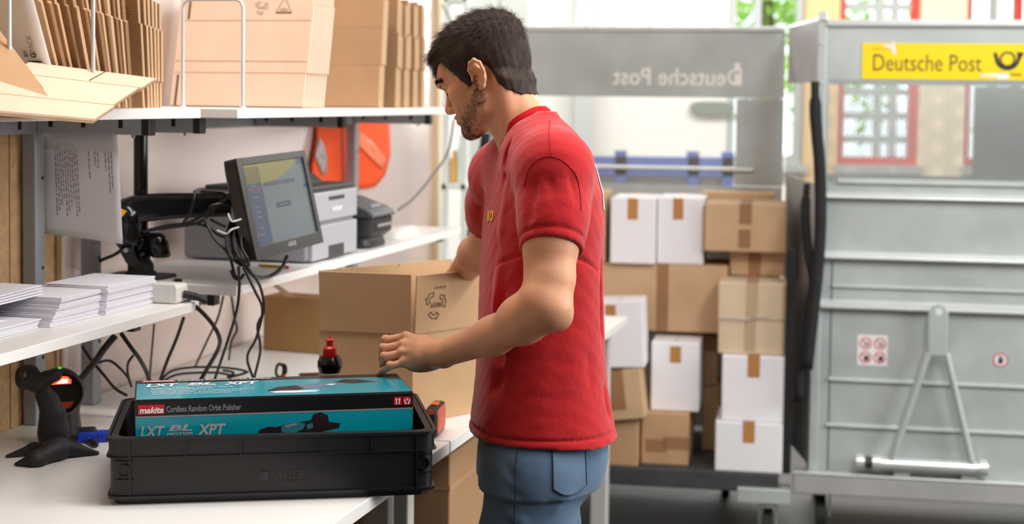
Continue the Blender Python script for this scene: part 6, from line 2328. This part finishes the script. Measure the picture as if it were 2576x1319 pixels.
# arm
ar_ = thing('display_mount', 'black gas-spring monitor mount on a tall pole clamped to the far shelf', 'monitor mount', B(0.215, 0.80, MZ))
pb_ = B(0.215, 0.80, MZ)
MB().lathe([(0.0165, 0.02), (0.0165, 0.338)], pb_, seg=22).build('pole', m_bpg, ar_, smooth=True, angle=40)
loft(q_ := MB(), pb_, N2, E2, UPV, [(rr(0.15, 0.09, 0.012), 0.0008), (rr(0.146, 0.086, 0.012), 0.007)])
q_.build('base_plate', m_bpd, ar_, smooth=True, angle=30)
MB().lathe([(0.036, 0.006), (0.036, 0.012), (0.030, 0.016), (0.030, 0.030), (0.022, 0.042), (0.022, 0.06)], pb_, seg=26).build('collar', m_bpd, ar_, smooth=True, angle=40)
yp = pb_.y
q = lambda px, py, dy=0.0: np.array(D(px, py, yp + dy))
Jl = q(322, 585, -0.07)
g_ = Field(np.minimum(np.minimum(q(290, 500, -0.13), q(600, 700, 0.12)), q(290, 700, 0.12)) - 0.02, np.maximum(q(600, 480, 0.12), q(600, 480, -0.13)) + 0.02, 0.0027)
g_.cone(q(352, 675), q(352, 618), 0.034, 0.036, 0)                       # lower swivel
g_.chain([q(345, 612, -0.01), q(395, 612, -0.03), q(405, 640, -0.03)], [0.030, 0.024, 0.022], 0.012, 0.01)
g_.cone(q(322, 600, -0.06), q(322, 545, -0.06), 0.030, 0.030, 0.006)
g_.cone(q(318, 548, -0.06), q(318, 522, -0.055), 0.030, 0.022, 0.012)
g_.cone(q(340, 612, -0.02), q(322, 600, -0.06), 0.022, 0.022, 0.008)
E_ = np.array(Vector(back)) + np.array(mn) * -0.03
g_.cone(q(560, 514, 0.0), E_, 0.018, 0.020, 0.012)
g_.cone(E_, E_ + np.array(mn) * 0.03, 0.022, 0.026, 0.008)
g_.plane(np.array(pb_) + np.array([0, 0, 0.05]), (0, 0, -1))
v_, f_ = g_.mesh()
v_, f_ = largest(v_, f_)
mesh_obj('arm_body', v_, f_, m_bpg, ar_, smooth=True, angle=180)
# sleek upper arm: tapering rounded bar
path = smooth_path([Vector(q(300, 548, -0.062)), Vector(q(340, 528, -0.055)), Vector(q(400, 520, -0.045)), Vector(q(470, 517, -0.025)), Vector(q(580, 515, 0.0))], 6)
ub = MB()
for i_, c_ in enumerate(path):
    t_ = i_ / (len(path) - 1)
    hh = (0.034 + 0.036 * min(1, t_ * 5)) * (1 - 0.22 * t_)
    tg = (path[min(i_ + 1, len(path) - 1)] - path[max(i_ - 1, 0)]).normalized()
    sd_ = tg.cross(UPV).normalized()
    up_ = sd_.cross(tg).normalized()
    ub.v += [tuple(c_ + sd_ * a_ + up_ * b_) for a_, b_ in rr(0.046, hh, 0.014)]
nr_ = len(rr(0.046, 0.05, 0.014))
for i_ in range(len(path) - 1):
    for k_ in range(nr_):
        ub.f.append((i_ * nr_ + k_, i_ * nr_ + (k_ + 1) % nr_, (i_ + 1) * nr_ + (k_ + 1) % nr_, (i_ + 1) * nr_ + k_))
ub.f.append(tuple(range(nr_))[::-1])
ub.f.append(tuple((len(path) - 1) * nr_ + k_ for k_ in range(nr_)))
ub.build('upper_arm', m_bpg, ar_, smooth=True, angle=50)
abv = BVHTree.FromPolygons([tuple(v) for v in v_], f_.tolist())
lab_y = yp - 0.062 - 0.040
MB().poly([D(a, b, lab_y + 0.0004 * (a - 283)) for a, b in ((282, 537), (290, 529), (302, 524), (319, 531), (307, 546), (292, 541))][::-1]).build('warning_label', M('yellow_label', (246, 186, 20), rough=0.5), ar_, solid=0.002)
MB().lathe([(0.006, 0), (0.005, 0.004)], Vector(q(317, 630, -0.10)), (0, -1, 0), 14).build('screw', m_bolt, ar_)
MB().tube([Vector(q(318, 626, -0.085)), Vector(q(330, 655, -0.06)), Vector(q(345, 672, -0.04))], [0.016, 0.013, 0.008], 10).build('clamp_lever', m_bpd, ar_, smooth=True)

# printer
m_pg = M('printer_grey', (150, 150, 156), rough=0.45, var=0.02)
m_pg2 = M('printer_grey_light', (172, 172, 178), rough=0.42)
m_pd = M('printer_dark', (64, 62, 62), rough=0.5)
pr_ = thing('laser_printer', 'grey laser printer standing on the far shelf behind the monitor', 'printer', B(0.78, 0.71, MZ))
e0, e1, n0, n1 = 0.615, 0.945, 0.535, 0.895
MB().bbox(e0, e1, n0 + 0.012, n1, MZ + 0.004, MZ + 0.165).build('body', m_pg, pr_, bevel=0.010, seg=3)
MB().bbox(e0 + 0.004, e1 - 0.004, n0 + 0.03, n1 - 0.03, MZ + 0.165, MZ + 0.186).build('upper_body', m_pg, pr_, bevel=0.006)
MB().bbox(e0 + 0.002, e1 - 0.002, n0 + 0.008, n1 - 0.06, MZ + 0.184, MZ + 0.196).build('top_cover', m_pd, pr_, bevel=0.004)
MB().bbox(e0 + 0.006, e1 - 0.006, n0, n0 + 0.014, MZ + 0.105, MZ + 0.180).build('front_door', m_pg2, pr_, bevel=0.003)
MB().bbox(e0 + 0.006, e1 - 0.006, n0, n0 + 0.014, MZ + 0.006, MZ + 0.094).build('paper_tray', m_pg2, pr_, bevel=0.003)
MB().bbox(0.73, 0.84, n0 - 0.001, n0 + 0.003, MZ + 0.157, MZ + 0.167).build('door_handle', m_pd, pr_)
MB().bbox(0.73, 0.84, n0 - 0.001, n0 + 0.003, MZ + 0.004, MZ + 0.038).build('tray_handle', m_pd, pr_, bevel=0.0008)
MB().bbox(0.755, 0.825, n0 - 0.0006, n0 + 0.003, MZ + 0.127, MZ + 0.139).build('logo', M('logo_grey', (210, 210, 214), rough=0.4), pr_)
MB().obox(B(0.73, 0.60, MZ + 0.196), E2 * 0.12, N2 * 0.03 + UPV * 0.022, UPV * 0.004).build('paper_stop', m_pd, pr_, bevel=0.001)

# label printer
m_lp = M('label_printer_grey', (74, 76, 80), rough=0.4, spec=0.5)
m_lp2 = M('label_printer_dark', (40, 41, 44), rough=0.45)
lp = thing('label_printer', 'dark grey label printer beside the laser printer on the far shelf', 'label printer', B(1.11, 0.64, MZ))
loft(q_ := MB(), B(1.12, 0.64, MZ), E2, N2, UPV, [(rr(0.16, 0.20, 0.03), 0.001), (rr(0.165, 0.205, 0.03), 0.01), (rr(0.155, 0.195, 0.03), 0.028), (rr(0.185, 0.235, 0.035), 0.045), (rr(0.19, 0.24, 0.035), 0.085)])
q_.build('base', m_lp2, lp, smooth=True, angle=40)
prof = [(-0.12, 0.087), (0.12, 0.087), (0.12, 0.145), (0.09, 0.155), (-0.02, 0.140), (-0.10, 0.112), (-0.12, 0.098)]
MB().prism(prof, B(1.026, 0.64, MZ), N2, UPV, E2 * 0.188).build('lid', m_lp, lp, bevel=0.010, seg=3)
MB().bbox(1.06, 1.18, 0.517, 0.5195, MZ + 0.062, MZ + 0.070).build('label_slot', M('slot_silver', (150, 150, 150), rough=0.3), lp)
MB().lathe([(0.013, 0), (0.012, 0.003)], B(1.0235, 0.60, MZ + 0.065), -E2, 18).build('round_button', M('teal_button', (20, 140, 140), rough=0.4), lp)
MB().bbox(1.08, 1.16, 0.546, 0.549, MZ + 0.115, MZ + 0.124).build('status_panel', M('status_grey', (150, 156, 162), rough=0.3), lp)

loft(q_ := MB(), B(1.45, 0.60, MZ + 0.001), E2, N2, UPV, [(rr(0.20, 0.10, 0.03), 0), (rr(0.20, 0.10, 0.03), 0.02), (rr(0.18, 0.085, 0.03), 0.028)])
tag(q_.build('router', m_white, smooth=True, angle=40), 'flat white device lying at the far end of the printer shelf', 'device')
hs = thing('telephone', 'black handset resting at the wall end of the printer shelf', 'telephone', B(1.52, 0.76, MZ))
loft(q_ := MB(), B(1.52, 0.76, MZ + 0.001), E2, N2, UPV, [(rr(0.17, 0.13, 0.02), 0), (rr(0.165, 0.125, 0.02), 0.03), (rr(0.15, 0.10, 0.02), 0.045)])
q_.build('base', m_bpd, hs, smooth=True, angle=40)
MB().tube(smooth_path([B(1.43, 0.76, MZ + 0.055), B(1.47, 0.76, MZ + 0.070), B(1.56, 0.76, MZ + 0.070), B(1.61, 0.76, MZ + 0.055)], 5), 0.016, 10).build('handset', m_bpd, hs, smooth=True)

# pencil and stick
pa, pb2 = G(655, 668, MZ + 0.0045), G(727, 673, MZ + 0.0045)
pc = thing('pencil', 'yellow pencil with red end lying on the printer shelf', 'pencil', (pa + pb2) / 2 - UPV * 0.004)
dd = (pb2 - pa)
MB().tube([pa, pa + dd * 0.90], 0.004, 6).build('shaft', M('pencil_yellow', (232, 184, 40), rough=0.4), pc)
MB().tube([pa + dd * 0.90, pa + dd * 0.94], 0.0042, 10).build('ferrule', m_bolt, pc)
MB().tube([pa + dd * 0.94, pa + dd], 0.004, 10).build('eraser', M('pencil_red', (226, 70, 50), rough=0.5), pc)
MB().tube([pa, pa - dd * 0.08], [0.004, 0.0006], 6).build('tip', m_wood, pc)
us = thing('usb_stick', 'tiny black plug lying near the front corner of the printer shelf', 'usb stick', G(444, 709, MZ))
uo = G(434, 709, MZ + 0.0005)
MB().obox(uo + N2 * -0.004, -N2 * 0.016, E2 * 0.010, UPV * 0.007).build('body', m_bpd, us, bevel=0.001)
MB().obox(uo + N2 * -0.0035 + E2 * 0.001 + UPV * 0.001, N2 * 0.007, E2 * 0.008, UPV * 0.0045).build('plug', m_bolt, us)

# cables
m_cbl = M('black_cable', (14, 14, 15), rough=0.45, spec=0.5)
m_cbl2 = M('dark_green_cable', (26, 40, 34), rough=0.5)


def cable(label, pts, r, Y=3.45, mat=None, floor=None):
    P = []
    for p in pts:
        yy = p[2] if len(p) > 2 else Y
        w = D(p[0], p[1], yy)
        if w.z < TABLE + r:
            w = G(p[0], p[1], TABLE + r)
        P.append(w)
    return tag(MB().tube(smooth_path(P, 7), r, 8).build('cable', mat or m_cbl, smooth=True), label, 'cable')


cable('thick black cable curving down from the power strip to the bench', [(447, 748, 3.42), (490, 770, 3.42), (530, 810, 3.42), (552, 850, 3.44), (548, 880, 3.5), (520, 930, 3.56), (500, 965, 3.56)], 0.0048)
cable('black cable dropping from the near shelf to the crate', [(304, 838, 3.34), (330, 875, 3.34), (352, 905, 3.36), (372, 945, 3.42), (380, 985, 3.45)], 0.0048, 3.4)
cable('flat black strap of bundled cable slanting down beside the scanner', [(290, 845, 3.36), (262, 878, 3.36), (238, 912, 3.40), (202, 955, 3.45)], 0.0075, 3.4)
cable('thin black cable arching behind the scanner towards the crate', [(206, 870, 3.5), (225, 900, 3.5), (262, 945, 3.5), (290, 978, 3.45), (318, 995, 3.4)], 0.0034, 3.4)
cable('thin black cable looping up and over between scanner and crate', [(240, 915, 3.48), (275, 908, 3.5), (305, 930, 3.5), (328, 958, 3.5)], 0.003, 3.4)
cable('thin black cable bending down beside the thick one', [(335, 895, 3.42), (322, 915, 3.44), (322, 945, 3.47), (332, 975, 3.47)], 0.003, 3.4)
cable('black cable leaning against the wall left of the printer shelf', [(462, 800, 3.62), (445, 850, 3.66), (420, 910, 3.7), (400, 965, 3.75)], 0.0042, 3.6, m_cbl2)
cable('thin cable hanging straight down the wall under the near shelf', [(388, 815, 3.85), (384, 860, 3.85), (378, 930, 3.9), (374, 975, 3.9)], 0.0026, 3.8, m_cbl2)
cable('slim dark cable hanging behind the thick power cable', [(562, 745, 3.95), (548, 800, 3.95), (520, 860, 4.0), (490, 925, 4.1)], 0.003, 3.9, m_cbl2)
cable('dark cable hanging from the shelf rear with a kink', [(582, 745, 4.0), (590, 800, 4.0), (596, 830, 4.0), (582, 860, 4.0), (576, 905, 4.05)], 0.003, 3.9, m_cbl2)
cable('cable lying in a long loop across the bench by the wall', [(402, 960), (430, 935), (480, 925), (560, 925), (620, 935), (590, 945), (540, 938), (450, 942), (405, 962)], 0.003, 3.9, m_cbl2)
cable('cable tail curling near the end of the bench loop', [(625, 936), (590, 947), (572, 950), (588, 938), (560, 932)], 0.003, 3.9, m_cbl2)
cable('long cable falling straight from the monitor bundle', [(600, 670, 3.42), (602, 720, 3.42), (596, 780, 3.44), (572, 860, 3.5), (540, 955, 3.58)], 0.0032)
cable('cable falling in a slow wave from the monitor bundle', [(612, 672, 3.44), (640, 730, 3.45), (660, 780, 3.47), (645, 850, 3.5), (622, 900, 3.55), (640, 960, 3.6)], 0.0032)
cable('twin cable twisting beside the slow wave', [(622, 672, 3.46), (654, 720, 3.47), (664, 780, 3.48), (648, 820, 3.5), (655, 880, 3.55), (640, 950, 3.62)], 0.0032)
cable('black cable running from the arm base to the wall', [(318, 618, 3.56), (290, 640, 3.6), (255, 655, 3.66), (214, 680, 3.72)], 0.0042, 3.6)
cable('black cable loop hanging under the monitor', [(722, 645, 3.66), (708, 675, 3.63), (680, 695, 3.6), (648, 698, 3.52), (624, 680, 3.48), (612, 660, 3.48)], 0.0048)
for k in range(9):     # bundle behind the monitor
    x = 572 + k * 4.6
    cable(ORD[k] + ' black cable from the left in the tied bundle behind the monitor', [(x + 8, 560, 3.50 + 0.012 * (k % 4)), (x - 2, 590, 3.46 + 0.012 * (k % 4)), (x, 625, 3.43 + 0.012 * (k % 4)), (x + 14, 652, 3.42 + 0.012 * (k % 4)), (x + 34 - k * 2, 668, 3.44 + 0.01 * (k % 4))], 0.0036)['group'] = 'bundled monitor cables'
for k, pts in enumerate(([(370, 580, 3.52), (420, 568, 3.53), (475, 560, 3.52), (520, 535, 3.50), (560, 500, 3.52), (562, 488, 3.53), (540, 485, 3.52), (505, 482, 3.52)],
                         [(360, 583, 3.50), (430, 572, 3.50), (500, 560, 3.49), (545, 520, 3.49), (575, 500, 3.5), (598, 512, 3.5)],
                         [(490, 480, 3.49), (488, 500, 3.48), (478, 535, 3.48), (462, 560, 3.49)],
                         [(525, 545, 3.47), (530, 520, 3.47), (560, 514, 3.48), (598, 522, 3.5)],
                         [(512, 550, 3.48), (540, 600, 3.46), (575, 640, 3.45), (590, 690, 3.45), (600, 700, 3.45)],
                         [(485, 562, 3.5), (520, 570, 3.48), (548, 590, 3.47), (568, 598, 3.46)],
                         [(530, 552, 3.48), (548, 562, 3.47), (566, 570, 3.46)],
                         [(580, 680, 3.44), (590, 700, 3.44), (604, 702, 3.44), (614, 690, 3.44)])):
    cable(('upper cable strung under the monitor arm and looped over it', 'second cable strung along under the monitor arm', 'cable tie-loop wrapped round the middle of the arm',
           'short cable bridging from arm end to monitor back', 'cable crossing diagonally in front of the printer side', 'cable curving from the arm to the bundle top',
           'short cable stub above the zip ties', 'small cable loop hanging below the bundle')[k], pts, 0.0034)
for k, pts in enumerate(([(574, 538, 3.42), (582, 556, 3.41), (592, 556, 3.42), (606, 552, 3.45)], [(546, 580, 3.42), (570, 588, 3.41), (582, 578, 3.41), (600, 572, 3.44)])):
    o_ = MB().tube(smooth_path([D(a, b, c) for a, b, c in pts], 5), 0.0022, 6).build('zip_tie', M('white_nylon', (206, 204, 202), rough=0.4), smooth=True)
    tag(o_, ('upper white zip tie around the monitor cables', 'lower white zip tie around the monitor cables')[k], 'zip tie')

# ------------------------------------------------------------------ high-visibility vest on the wall
m_hv = M('hi_vis_orange', (255, 88, 24), rough=0.7, emit=(255, 70, 10), estr=0.0)
m_hvr = M('reflective_band', (255, 130, 84), rough=0.35)
m_refl = M('grey_reflective', (176, 168, 166), rough=0.3, metal=0.3)
vs = thing('safety_vest', 'orange high-visibility vest hanging on the wall behind the printers', 'vest', B(2.1, 0.97, 1.05))
# hem outline in the wall plane, cloth folds push out of it
def vest_panel(name, pts, mat, Yd, ph, lift=0.0, amp=0.006):
    P = [WN(x, y, Yd) for x, y in pts]
    c = sum(P, Vector()) / len(P)
    mb = MB()
    n = len(P)
    rings = 6
    mb.v.append(tuple(c))
    for r in range(1, rings + 1):
        t = r / rings
        for k, p in enumerate(P):
            v = c + (p - c) * t
            v = v - N2 * (amp * math.sin(ph + 26 * v.x + 9 * v.z) * 0.8 + lift)
            mb.v.append(tuple(v))
    for k in range(n):
        mb.f.append((0, 1 + k, 1 + (k + 1) % n))
    for r in range(rings - 1):
        for k in range(n):
            a, b_ = 1 + r * n + k, 1 + r * n + (k + 1) % n
            mb.f.append((a, a + n, b_ + n, b_))
    return mb.build(name, mat, vs, solid=0.004, smooth=True, angle=180)


vest_panel('front_panel', [(806, 250), (870, 246), (880, 330), (884, 400), (882, 470), (840, 478), (800, 474), (782, 466), (782, 420), (796, 350), (800, 300)], m_hv, 0.968, 0.4)
vest_panel('back_panel', [(868, 246), (974, 246), (979, 320), (979, 390), (966, 440), (944, 470), (918, 476), (888, 470), (872, 440), (870, 340)], m_hv, 0.972, 1.7)
vest_panel('grey_band', [(800, 345), (812, 368), (818, 400), (816, 432), (806, 440), (796, 415), (788, 395)], m_refl, 0.966, 0.4, 0.004)
vest_panel('reflective_band', [(900, 330), (934, 362), (965, 400), (957, 426), (920, 390), (898, 366)], m_hvr, 0.970, 1.7, 0.004)
MB().lathe([(0.006, 0), (0.006, 0.05), (0.010, 0.052), (0.010, 0.058)], B(2.05, 0.984, 1.60), -N2, 10).build('hook', m_bolt, vs)
# ================================================================== flat cartons on the top shelf
UZ = 1.557
kA = cardboard('flat_kraft', (194, 157, 120))
kB = cardboard('flat_kraft_light', (218, 189, 164))
kC = cardboard('flat_kraft_mid', (184, 146, 110))
kD = cardboard('flat_kraft_dark', (166, 130, 96))
m_core = M('corrugated_edge', (214, 180, 142), rough=0.9, bump=0.8, bscale=400)
m_coreD = M('corrugated_edge_dark', (150, 112, 76), rough=0.9, bump=0.8, bscale=400)
m_crease = M('crease_line', (178, 138, 104), rough=0.9)
m_void = M('slit_dark', (92, 66, 44), rough=0.9)
GA = 'flat cartons standing on the near top shelf'


def sheet(e, n0, w, h, t, lean, mat, label, group=None, steps=(0.24, 0.74), core=m_core, creases=(), slits=(), name='flat_carton', par=None):
    """folded-flat carton on edge; front edge at n0, leaning by `lean` along the bench (top towards +e)"""
    o = B(e, n0, UZ + 0.001)
    v = (UPV * math.cos(lean) + E2 * math.sin(lean)).normalized()
    th = (E2 * math.cos(lean) - UPV * math.sin(lean)).normalized()
    if lean > 0:
        o = o + UPV * (math.sin(lean) * t)
    th_t = thing(name, label, 'carton', o + N2 * w / 2, group)
    s0, s1 = steps
    poly = [(0.004, 0), (0.004, h * s0), (0, h * s0 + 0.001), (0, h * s1), (0.004, h * s1 + 0.001), (0.004, h), (w, h), (w, 0)]
    MB().prism(poly, o, N2, v, th * t).build('board', mat, th_t, bevel=0.0006, seg=1)
    for k in range(2):     # the two plies show their flutes on the front edge
        MB().obox(o - N2 * 0.0006 + th * (t * (0.1 + 0.5 * k)) + v * (h * s0 + 0.002), N2 * 0.001, th * (t * 0.3), v * (h * (s1 - s0) - 0.004)).build('fluted_edge', core, th_t)
        MB().obox(o + N2 * 0.0034 + th * (t * (0.1 + 0.5 * k)), N2 * 0.001, th * (t * 0.3), v * (h * s0)).build('fluted_edge', core, th_t)
        MB().obox(o + N2 * 0.0034 + th * (t * (0.1 + 0.5 * k)) + v * (h * s1 + 0.002), N2 * 0.001, th * (t * 0.3), v * (h * (1 - s1) - 0.003)).build('fluted_edge', core, th_t)
    for c in creases:
        MB().obox(o + v * (h * c) - th * 0.0004 + N2 * 0.004, N2 * (w - 0.008), th * 0.0006, v * 0.0022).build('crease', m_crease, th_t)
    for (a, b0_, b1_) in slits:
        MB().obox(o + N2 * a + v * (h * b0_) - th * 0.0006, N2 * 0.006, th * 0.0008, v * (h * (b1_ - b0_))).build('slit', m_void, th_t)
    return th_t, o, v, th


# near row: leaning ones first, upright ones at the right
es = [-0.335, -0.312, -0.290, -0.264, -0.236, -0.206, -0.188, -0.170, -0.154, -0.138, -0.124, -0.110, -0.096, -0.082]
for k, e in enumerate(es):
    ln_ = -math.radians(24 - 1.25 * k)
    sheet(e, 0.660 + rng.uniform(0, 0.006), 0.24, 0.30 - 0.004 * k, 0.0085 + 0.003 * (k % 3 == 1), ln_, (kA, kC, kA, kD)[k % 4],
          ORD[k] + ' leaning flat kraft carton counted from the white mailer', GA + ', leaning', core=(m_core, m_coreD)[k % 2])
for k, e in enumerate((-0.026, -0.002, 0.014, 0.030, 0.044, 0.060)):
    t_, o, v, th = sheet(e, 0.660 + 0.001 * k, 0.24, 0.245 - 0.003 * k, 0.0085, -math.radians(6 - k), (kD, kC, kA, kC, kA, kC)[k],
                         'broad kraft carton folded flat with recycling mark, first of the upright ones' if k == 0 else ORD[k - 1] + ' upright flat kraft carton right of the broad marked one',
                         None if k == 0 else GA + ', upright', core=m_core)
    if k == 0:
        c = o + N2 * 0.035 + v * 0.205
        resy(c, -N2, v, 0.012, t_, lift=0.0012)

# white padded mailer
mo2 = thing('padded_mailer', 'large white padded mailer leaning in front of the near row', 'mailer', B(-0.38, 0.78, UZ))
vl = (UPV * math.cos(0.46) - E2 * math.sin(0.46)).normalized()
tl_ = (E2 * math.cos(0.46) + UPV * math.sin(0.46)).normalized()
mO = B(-0.362, 0.655, UZ + 0.002)
loft(q_ := MB(), mO + N2 * 0.12 + vl * 0.19, N2, vl, tl_, [(rr(0.240, 0.38, 0.006), 0.0), (rr(0.234, 0.374, 0.006), -0.006), (rr(0.20, 0.34, 0.006), -0.010)])
q_.build('envelope', M('white_mailer_paper', (232, 226, 222), rough=0.7, var=0.02, vscale=5, bump=0.1, bscale=40), mo2, smooth=True, angle=60)
m_gpk = M('mailer_ink', (60, 44, 66), rough=0.7)
m_gpo = M('mailer_ink_pale', (176, 162, 160), rough=0.7)
lo_ = mO + tl_ * -0.0108
lettering('G', lo_ + N2 * 0.020 + vl * 0.112, vl, N2, 0.010, 0.012, m_gpk, mo2, bold=0.02, lift=0.0006)
lettering('PACK', lo_ + N2 * 0.020 + vl * 0.124, vl, N2, 0.034, 0.012, m_gpo, mo2, lift=0.0006)
lettering('B/F', lo_ + N2 * 0.038 + vl * 0.114, vl, N2, 0.013, 0.008, m_gpk, mo2, lift=0.0006)
MB().obox(lo_ + N2 * 0.012 + vl * 0.102 - tl_ * 0.0006, N2 * 0.028, vl * 0.003, tl_ * 0.0004).build('printed_bar', m_gpk, mo2)

# folded carton lying across the shelf edge
fc = thing('folded_carton', 'partly unfolded kraft carton lying over the near shelf edge', 'carton', D(170, 285, 2.9))
fb, fcq, fa = D(392, 197, 3.27), D(238, 299, 2.72), D(75, 156, 2.94)
du, dv_ = (fa - fb), (fcq - fb)
nn_ = du.cross(dv_).normalized()
if nn_.z < 0:
    nn_ = -nn_
for k in range(2):
    s_ = 0.0048 * k
    MB().prism([(0, 0), (0.0, 0.27), (0.02, 0.275), (0.02, 0.70), (0.0, 0.705), (0.0, 1), (1, 1), (1, 0)], fb - nn_ * s_, du, dv_, -nn_ * 0.0042).build('panel', kB if k == 0 else kC, fc)
for b_ in (0.27, 0.705):
    MB().obox(fb + dv_ * b_ + nn_ * 0.0002, du, dv_.normalized() * 0.0025, nn_ * 0.0004).build('crease', m_crease, fc)
MB().obox(fb + du * 0.42 + nn_ * 0.0003, du.normalized() * 0.004, dv_ * 0.25, nn_ * 0.0005).build('slit', m_void, fc)
# its standing half
g1, g2, g3 = D(156, 287, 2.72), D(2, 84, 2.82), D(-150, 283, 2.55)
du, dv_ = (g3 - g1), (g2 - g1)
nn_ = du.cross(dv_).normalized()
if nn_.y > 0:
    nn_ = -nn_
MB().prism([(0, 0), (0, 0.36), (-0.012, 0.365), (-0.012, 1.3), (1, 1.3), (1, 0)], g1, du, dv_, -nn_ * 0.0045).build('panel', kC, fc)
MB().prism([(-0.02, 0.01), (-0.02, 0.33), (-0.035, 0.34), (-0.035, 1.3), (1, 1.3), (1, 0.01)], g1 - nn_ * 0.0050, du, dv_, -nn_ * 0.0045).build('panel', kD, fc)
MB().prism([(-0.03, 0.02), (-0.05, 1.3), (1, 1.3), (1, 0.02)], g1 - nn_ * 0.0100, du, dv_, -nn_ * 0.0045).build('panel', kD, fc)

# far shelf: pale cartons, brown carton, dark row
GB = 'pale flat cartons leaning back on the far top shelf'
for k in range(8):
    e = 0.555 + 0.0165 * k
    t_, o, v, th = sheet(e, 0.533 - 0.0008 * k, 0.37, 0.335, 0.0125, math.radians(13.2), kB,
                         'large pale carton folded flat, foremost of the leaning pile, with printed marks' if k == 0 else ORD[k - 1] + ' pale flat carton behind the printed one in the leaning pile',
                         None if k == 0 else GB, steps=(0.255, 0.80), core=M('pale_core', (236, 214, 192), rough=0.9, bump=0.8, bscale=400),
                         creases=(0.255, 0.345, 0.665) if k == 0 else (), slits=((0.352, 0.0, 0.24), (0.340, 0.68, 1.0)) if k == 0 else ())
    if k == 0:
        m_fi = M('faint_ink', (120, 92, 74), rough=0.8)
        resy(o + N2 * 0.142 + v * 0.258, N2, -v, 0.017, t_, m_fi, 'REZY', lift=0.0014)
        c = o + N2 * 0.080 + v * 0.258
        tri = MB()
        tp_ = [c - v * 0.022, c + N2 * 0.020 + v * 0.016, c - N2 * 0.020 + v * 0.016]
        tp_ = [c + v * 0.026, c + N2 * 0.021 - v * 0.012, c - N2 * 0.021 - v * 0.012]
        for i in range(3):
            p, q2 = tp_[i], tp_[(i + 1) % 3]
            w_ = th.cross((q2 - p).normalized()) * 0.0007
            tri.add([p - w_ - th * 0.001, p + w_ - th * 0.001, q2 + w_ - th * 0.001, q2 - w_ - th * 0.001], [(0, 1, 2, 3)])
        tri.add([c + N2 * a_ + v * b_ - th * 0.001 for a_, b_ in ((0.021, -0.012), (-0.021, -0.012), (-0.0215, -0.0155), (0.0215, -0.0155))], [(0, 1, 2, 3)])
        tri.build('printed_triangle', m_fi, t_)
        lettering('VDW', c + N2 * -0.011 - v * 0.001, N2, -v, 0.022, 0.008, m_fi, t_, lift=0.0014)
        lettering('08/21', c + N2 * 0.018 + v * 0.028, N2, -v, 0.026, 0.007, m_fi, t_, lift=0.0014)
for k in range(3):
    sheet(1.115 + 0.018 * k, 0.536 + 0.002 * k, 0.36, 0.335, 0.0160, math.radians(5.5), kC,
          'brown carton folded flat, foremost of three between pale pile and end row' if k == 0 else ('middle', 'rearmost')[k - 1] + ' of three brown flat cartons between pale pile and end row',
          None if k == 0 else 'brown flat cartons in the middle of the far top shelf', steps=(0.36, 0.93), creases=(0.36, 0.68, 0.93) if k == 0 else ())
for k in range(11):
    sheet(1.285 + 0.0275 * k, 0.545 + 0.004 * (k % 3), 0.34, 0.325 - 0.006 * (k % 4), 0.0150, math.radians(3.0 - 0.4 * k), (kD, kC)[k % 2],
          ORD[k] + ' brown flat carton in the upright row at the far shelf end', 'flat cartons at the end of the far top shelf', steps=(0.36, 0.68), creases=(0.36, 0.68) if k == 0 else ())

# wire dividers
m_wire = M('white_wire', (206, 208, 210), rough=0.35, spec=0.5)


def divider(label, a, b, h, r=0.0042):
    """hoop standing on the shelf between feet a and b, both (e, n)"""
    A_, B_ = B(a[0], a[1], UZ + 0.001), B(b[0], b[1], UZ + 0.001)
    d = (B_ - A_).normalized()
    c = 0.018
    H = UPV * h
    pts = [A_, A_ + H - UPV * c, A_ + H - UPV * c * 0.3 + d * c * 0.3, A_ + H + d * c, B_ + H - d * c, B_ + H - UPV * c * 0.3 - d * c * 0.3, B_ + H - UPV * c, B_]
    d_ = thing('wire_divider', label, 'divider', (A_ + B_) / 2)
    MB().tube(pts, r, 10).build('hoop', m_wire, d_, smooth=True, angle=60)
    for p_ in (A_, B_):
        MB().lathe([(0.0085, 0), (0.0085, 0.003), (0.006, 0.005)], p_ - UPV * 0.0005, seg=12).build('foot', m_wire, d_)


divider('white wire hoop divider in front of the pale cartons', (0.175, 0.523), (0.175, 0.672), 0.246)
divider('white wire hoop divider in front of the near leaning cartons', (-0.30, 0.625), (-0.59, 0.625), 0.34)

# ================================================================== under the benches
for (lbl, e0, e1, n0, n1, h, mt) in (("large kraft carton on the floor under the bench by the worker's knees", 0.42, 0.95, 0.10, 0.55, 0.74, kD),
                                     ('dark kraft carton on the floor at the rear under the near bench', -0.75, -0.12, 0.25, 0.70, 0.62, kD)):
    t_ = thing('storage_carton', lbl, 'carton', B((e0 + e1) / 2, (n0 + n1) / 2, 0.001))
    MB().bbox(e0, e1, n0, n1, 0.001, h).build('body', mt, t_, bevel=0.004)
    MB().bbox(e0 - 0.0006, e1 + 0.0006, n0 - 0.0006, n0 + 0.001, h - 0.085, h - 0.075).build('crease', m_crease, t_)
    MB().bbox(e0 - 0.0008, e0 + 0.001, n0 + 0.0, n1, h - 0.085, h - 0.078).build('crease', m_crease, t_)
    MB().bbox(e0, e1, (n0 + n1) / 2 - 0.001, (n0 + n1) / 2 + 0.001, h, h + 0.0008).build('lid_seam', m_seam, t_)
bpy.context.view_layer.update()
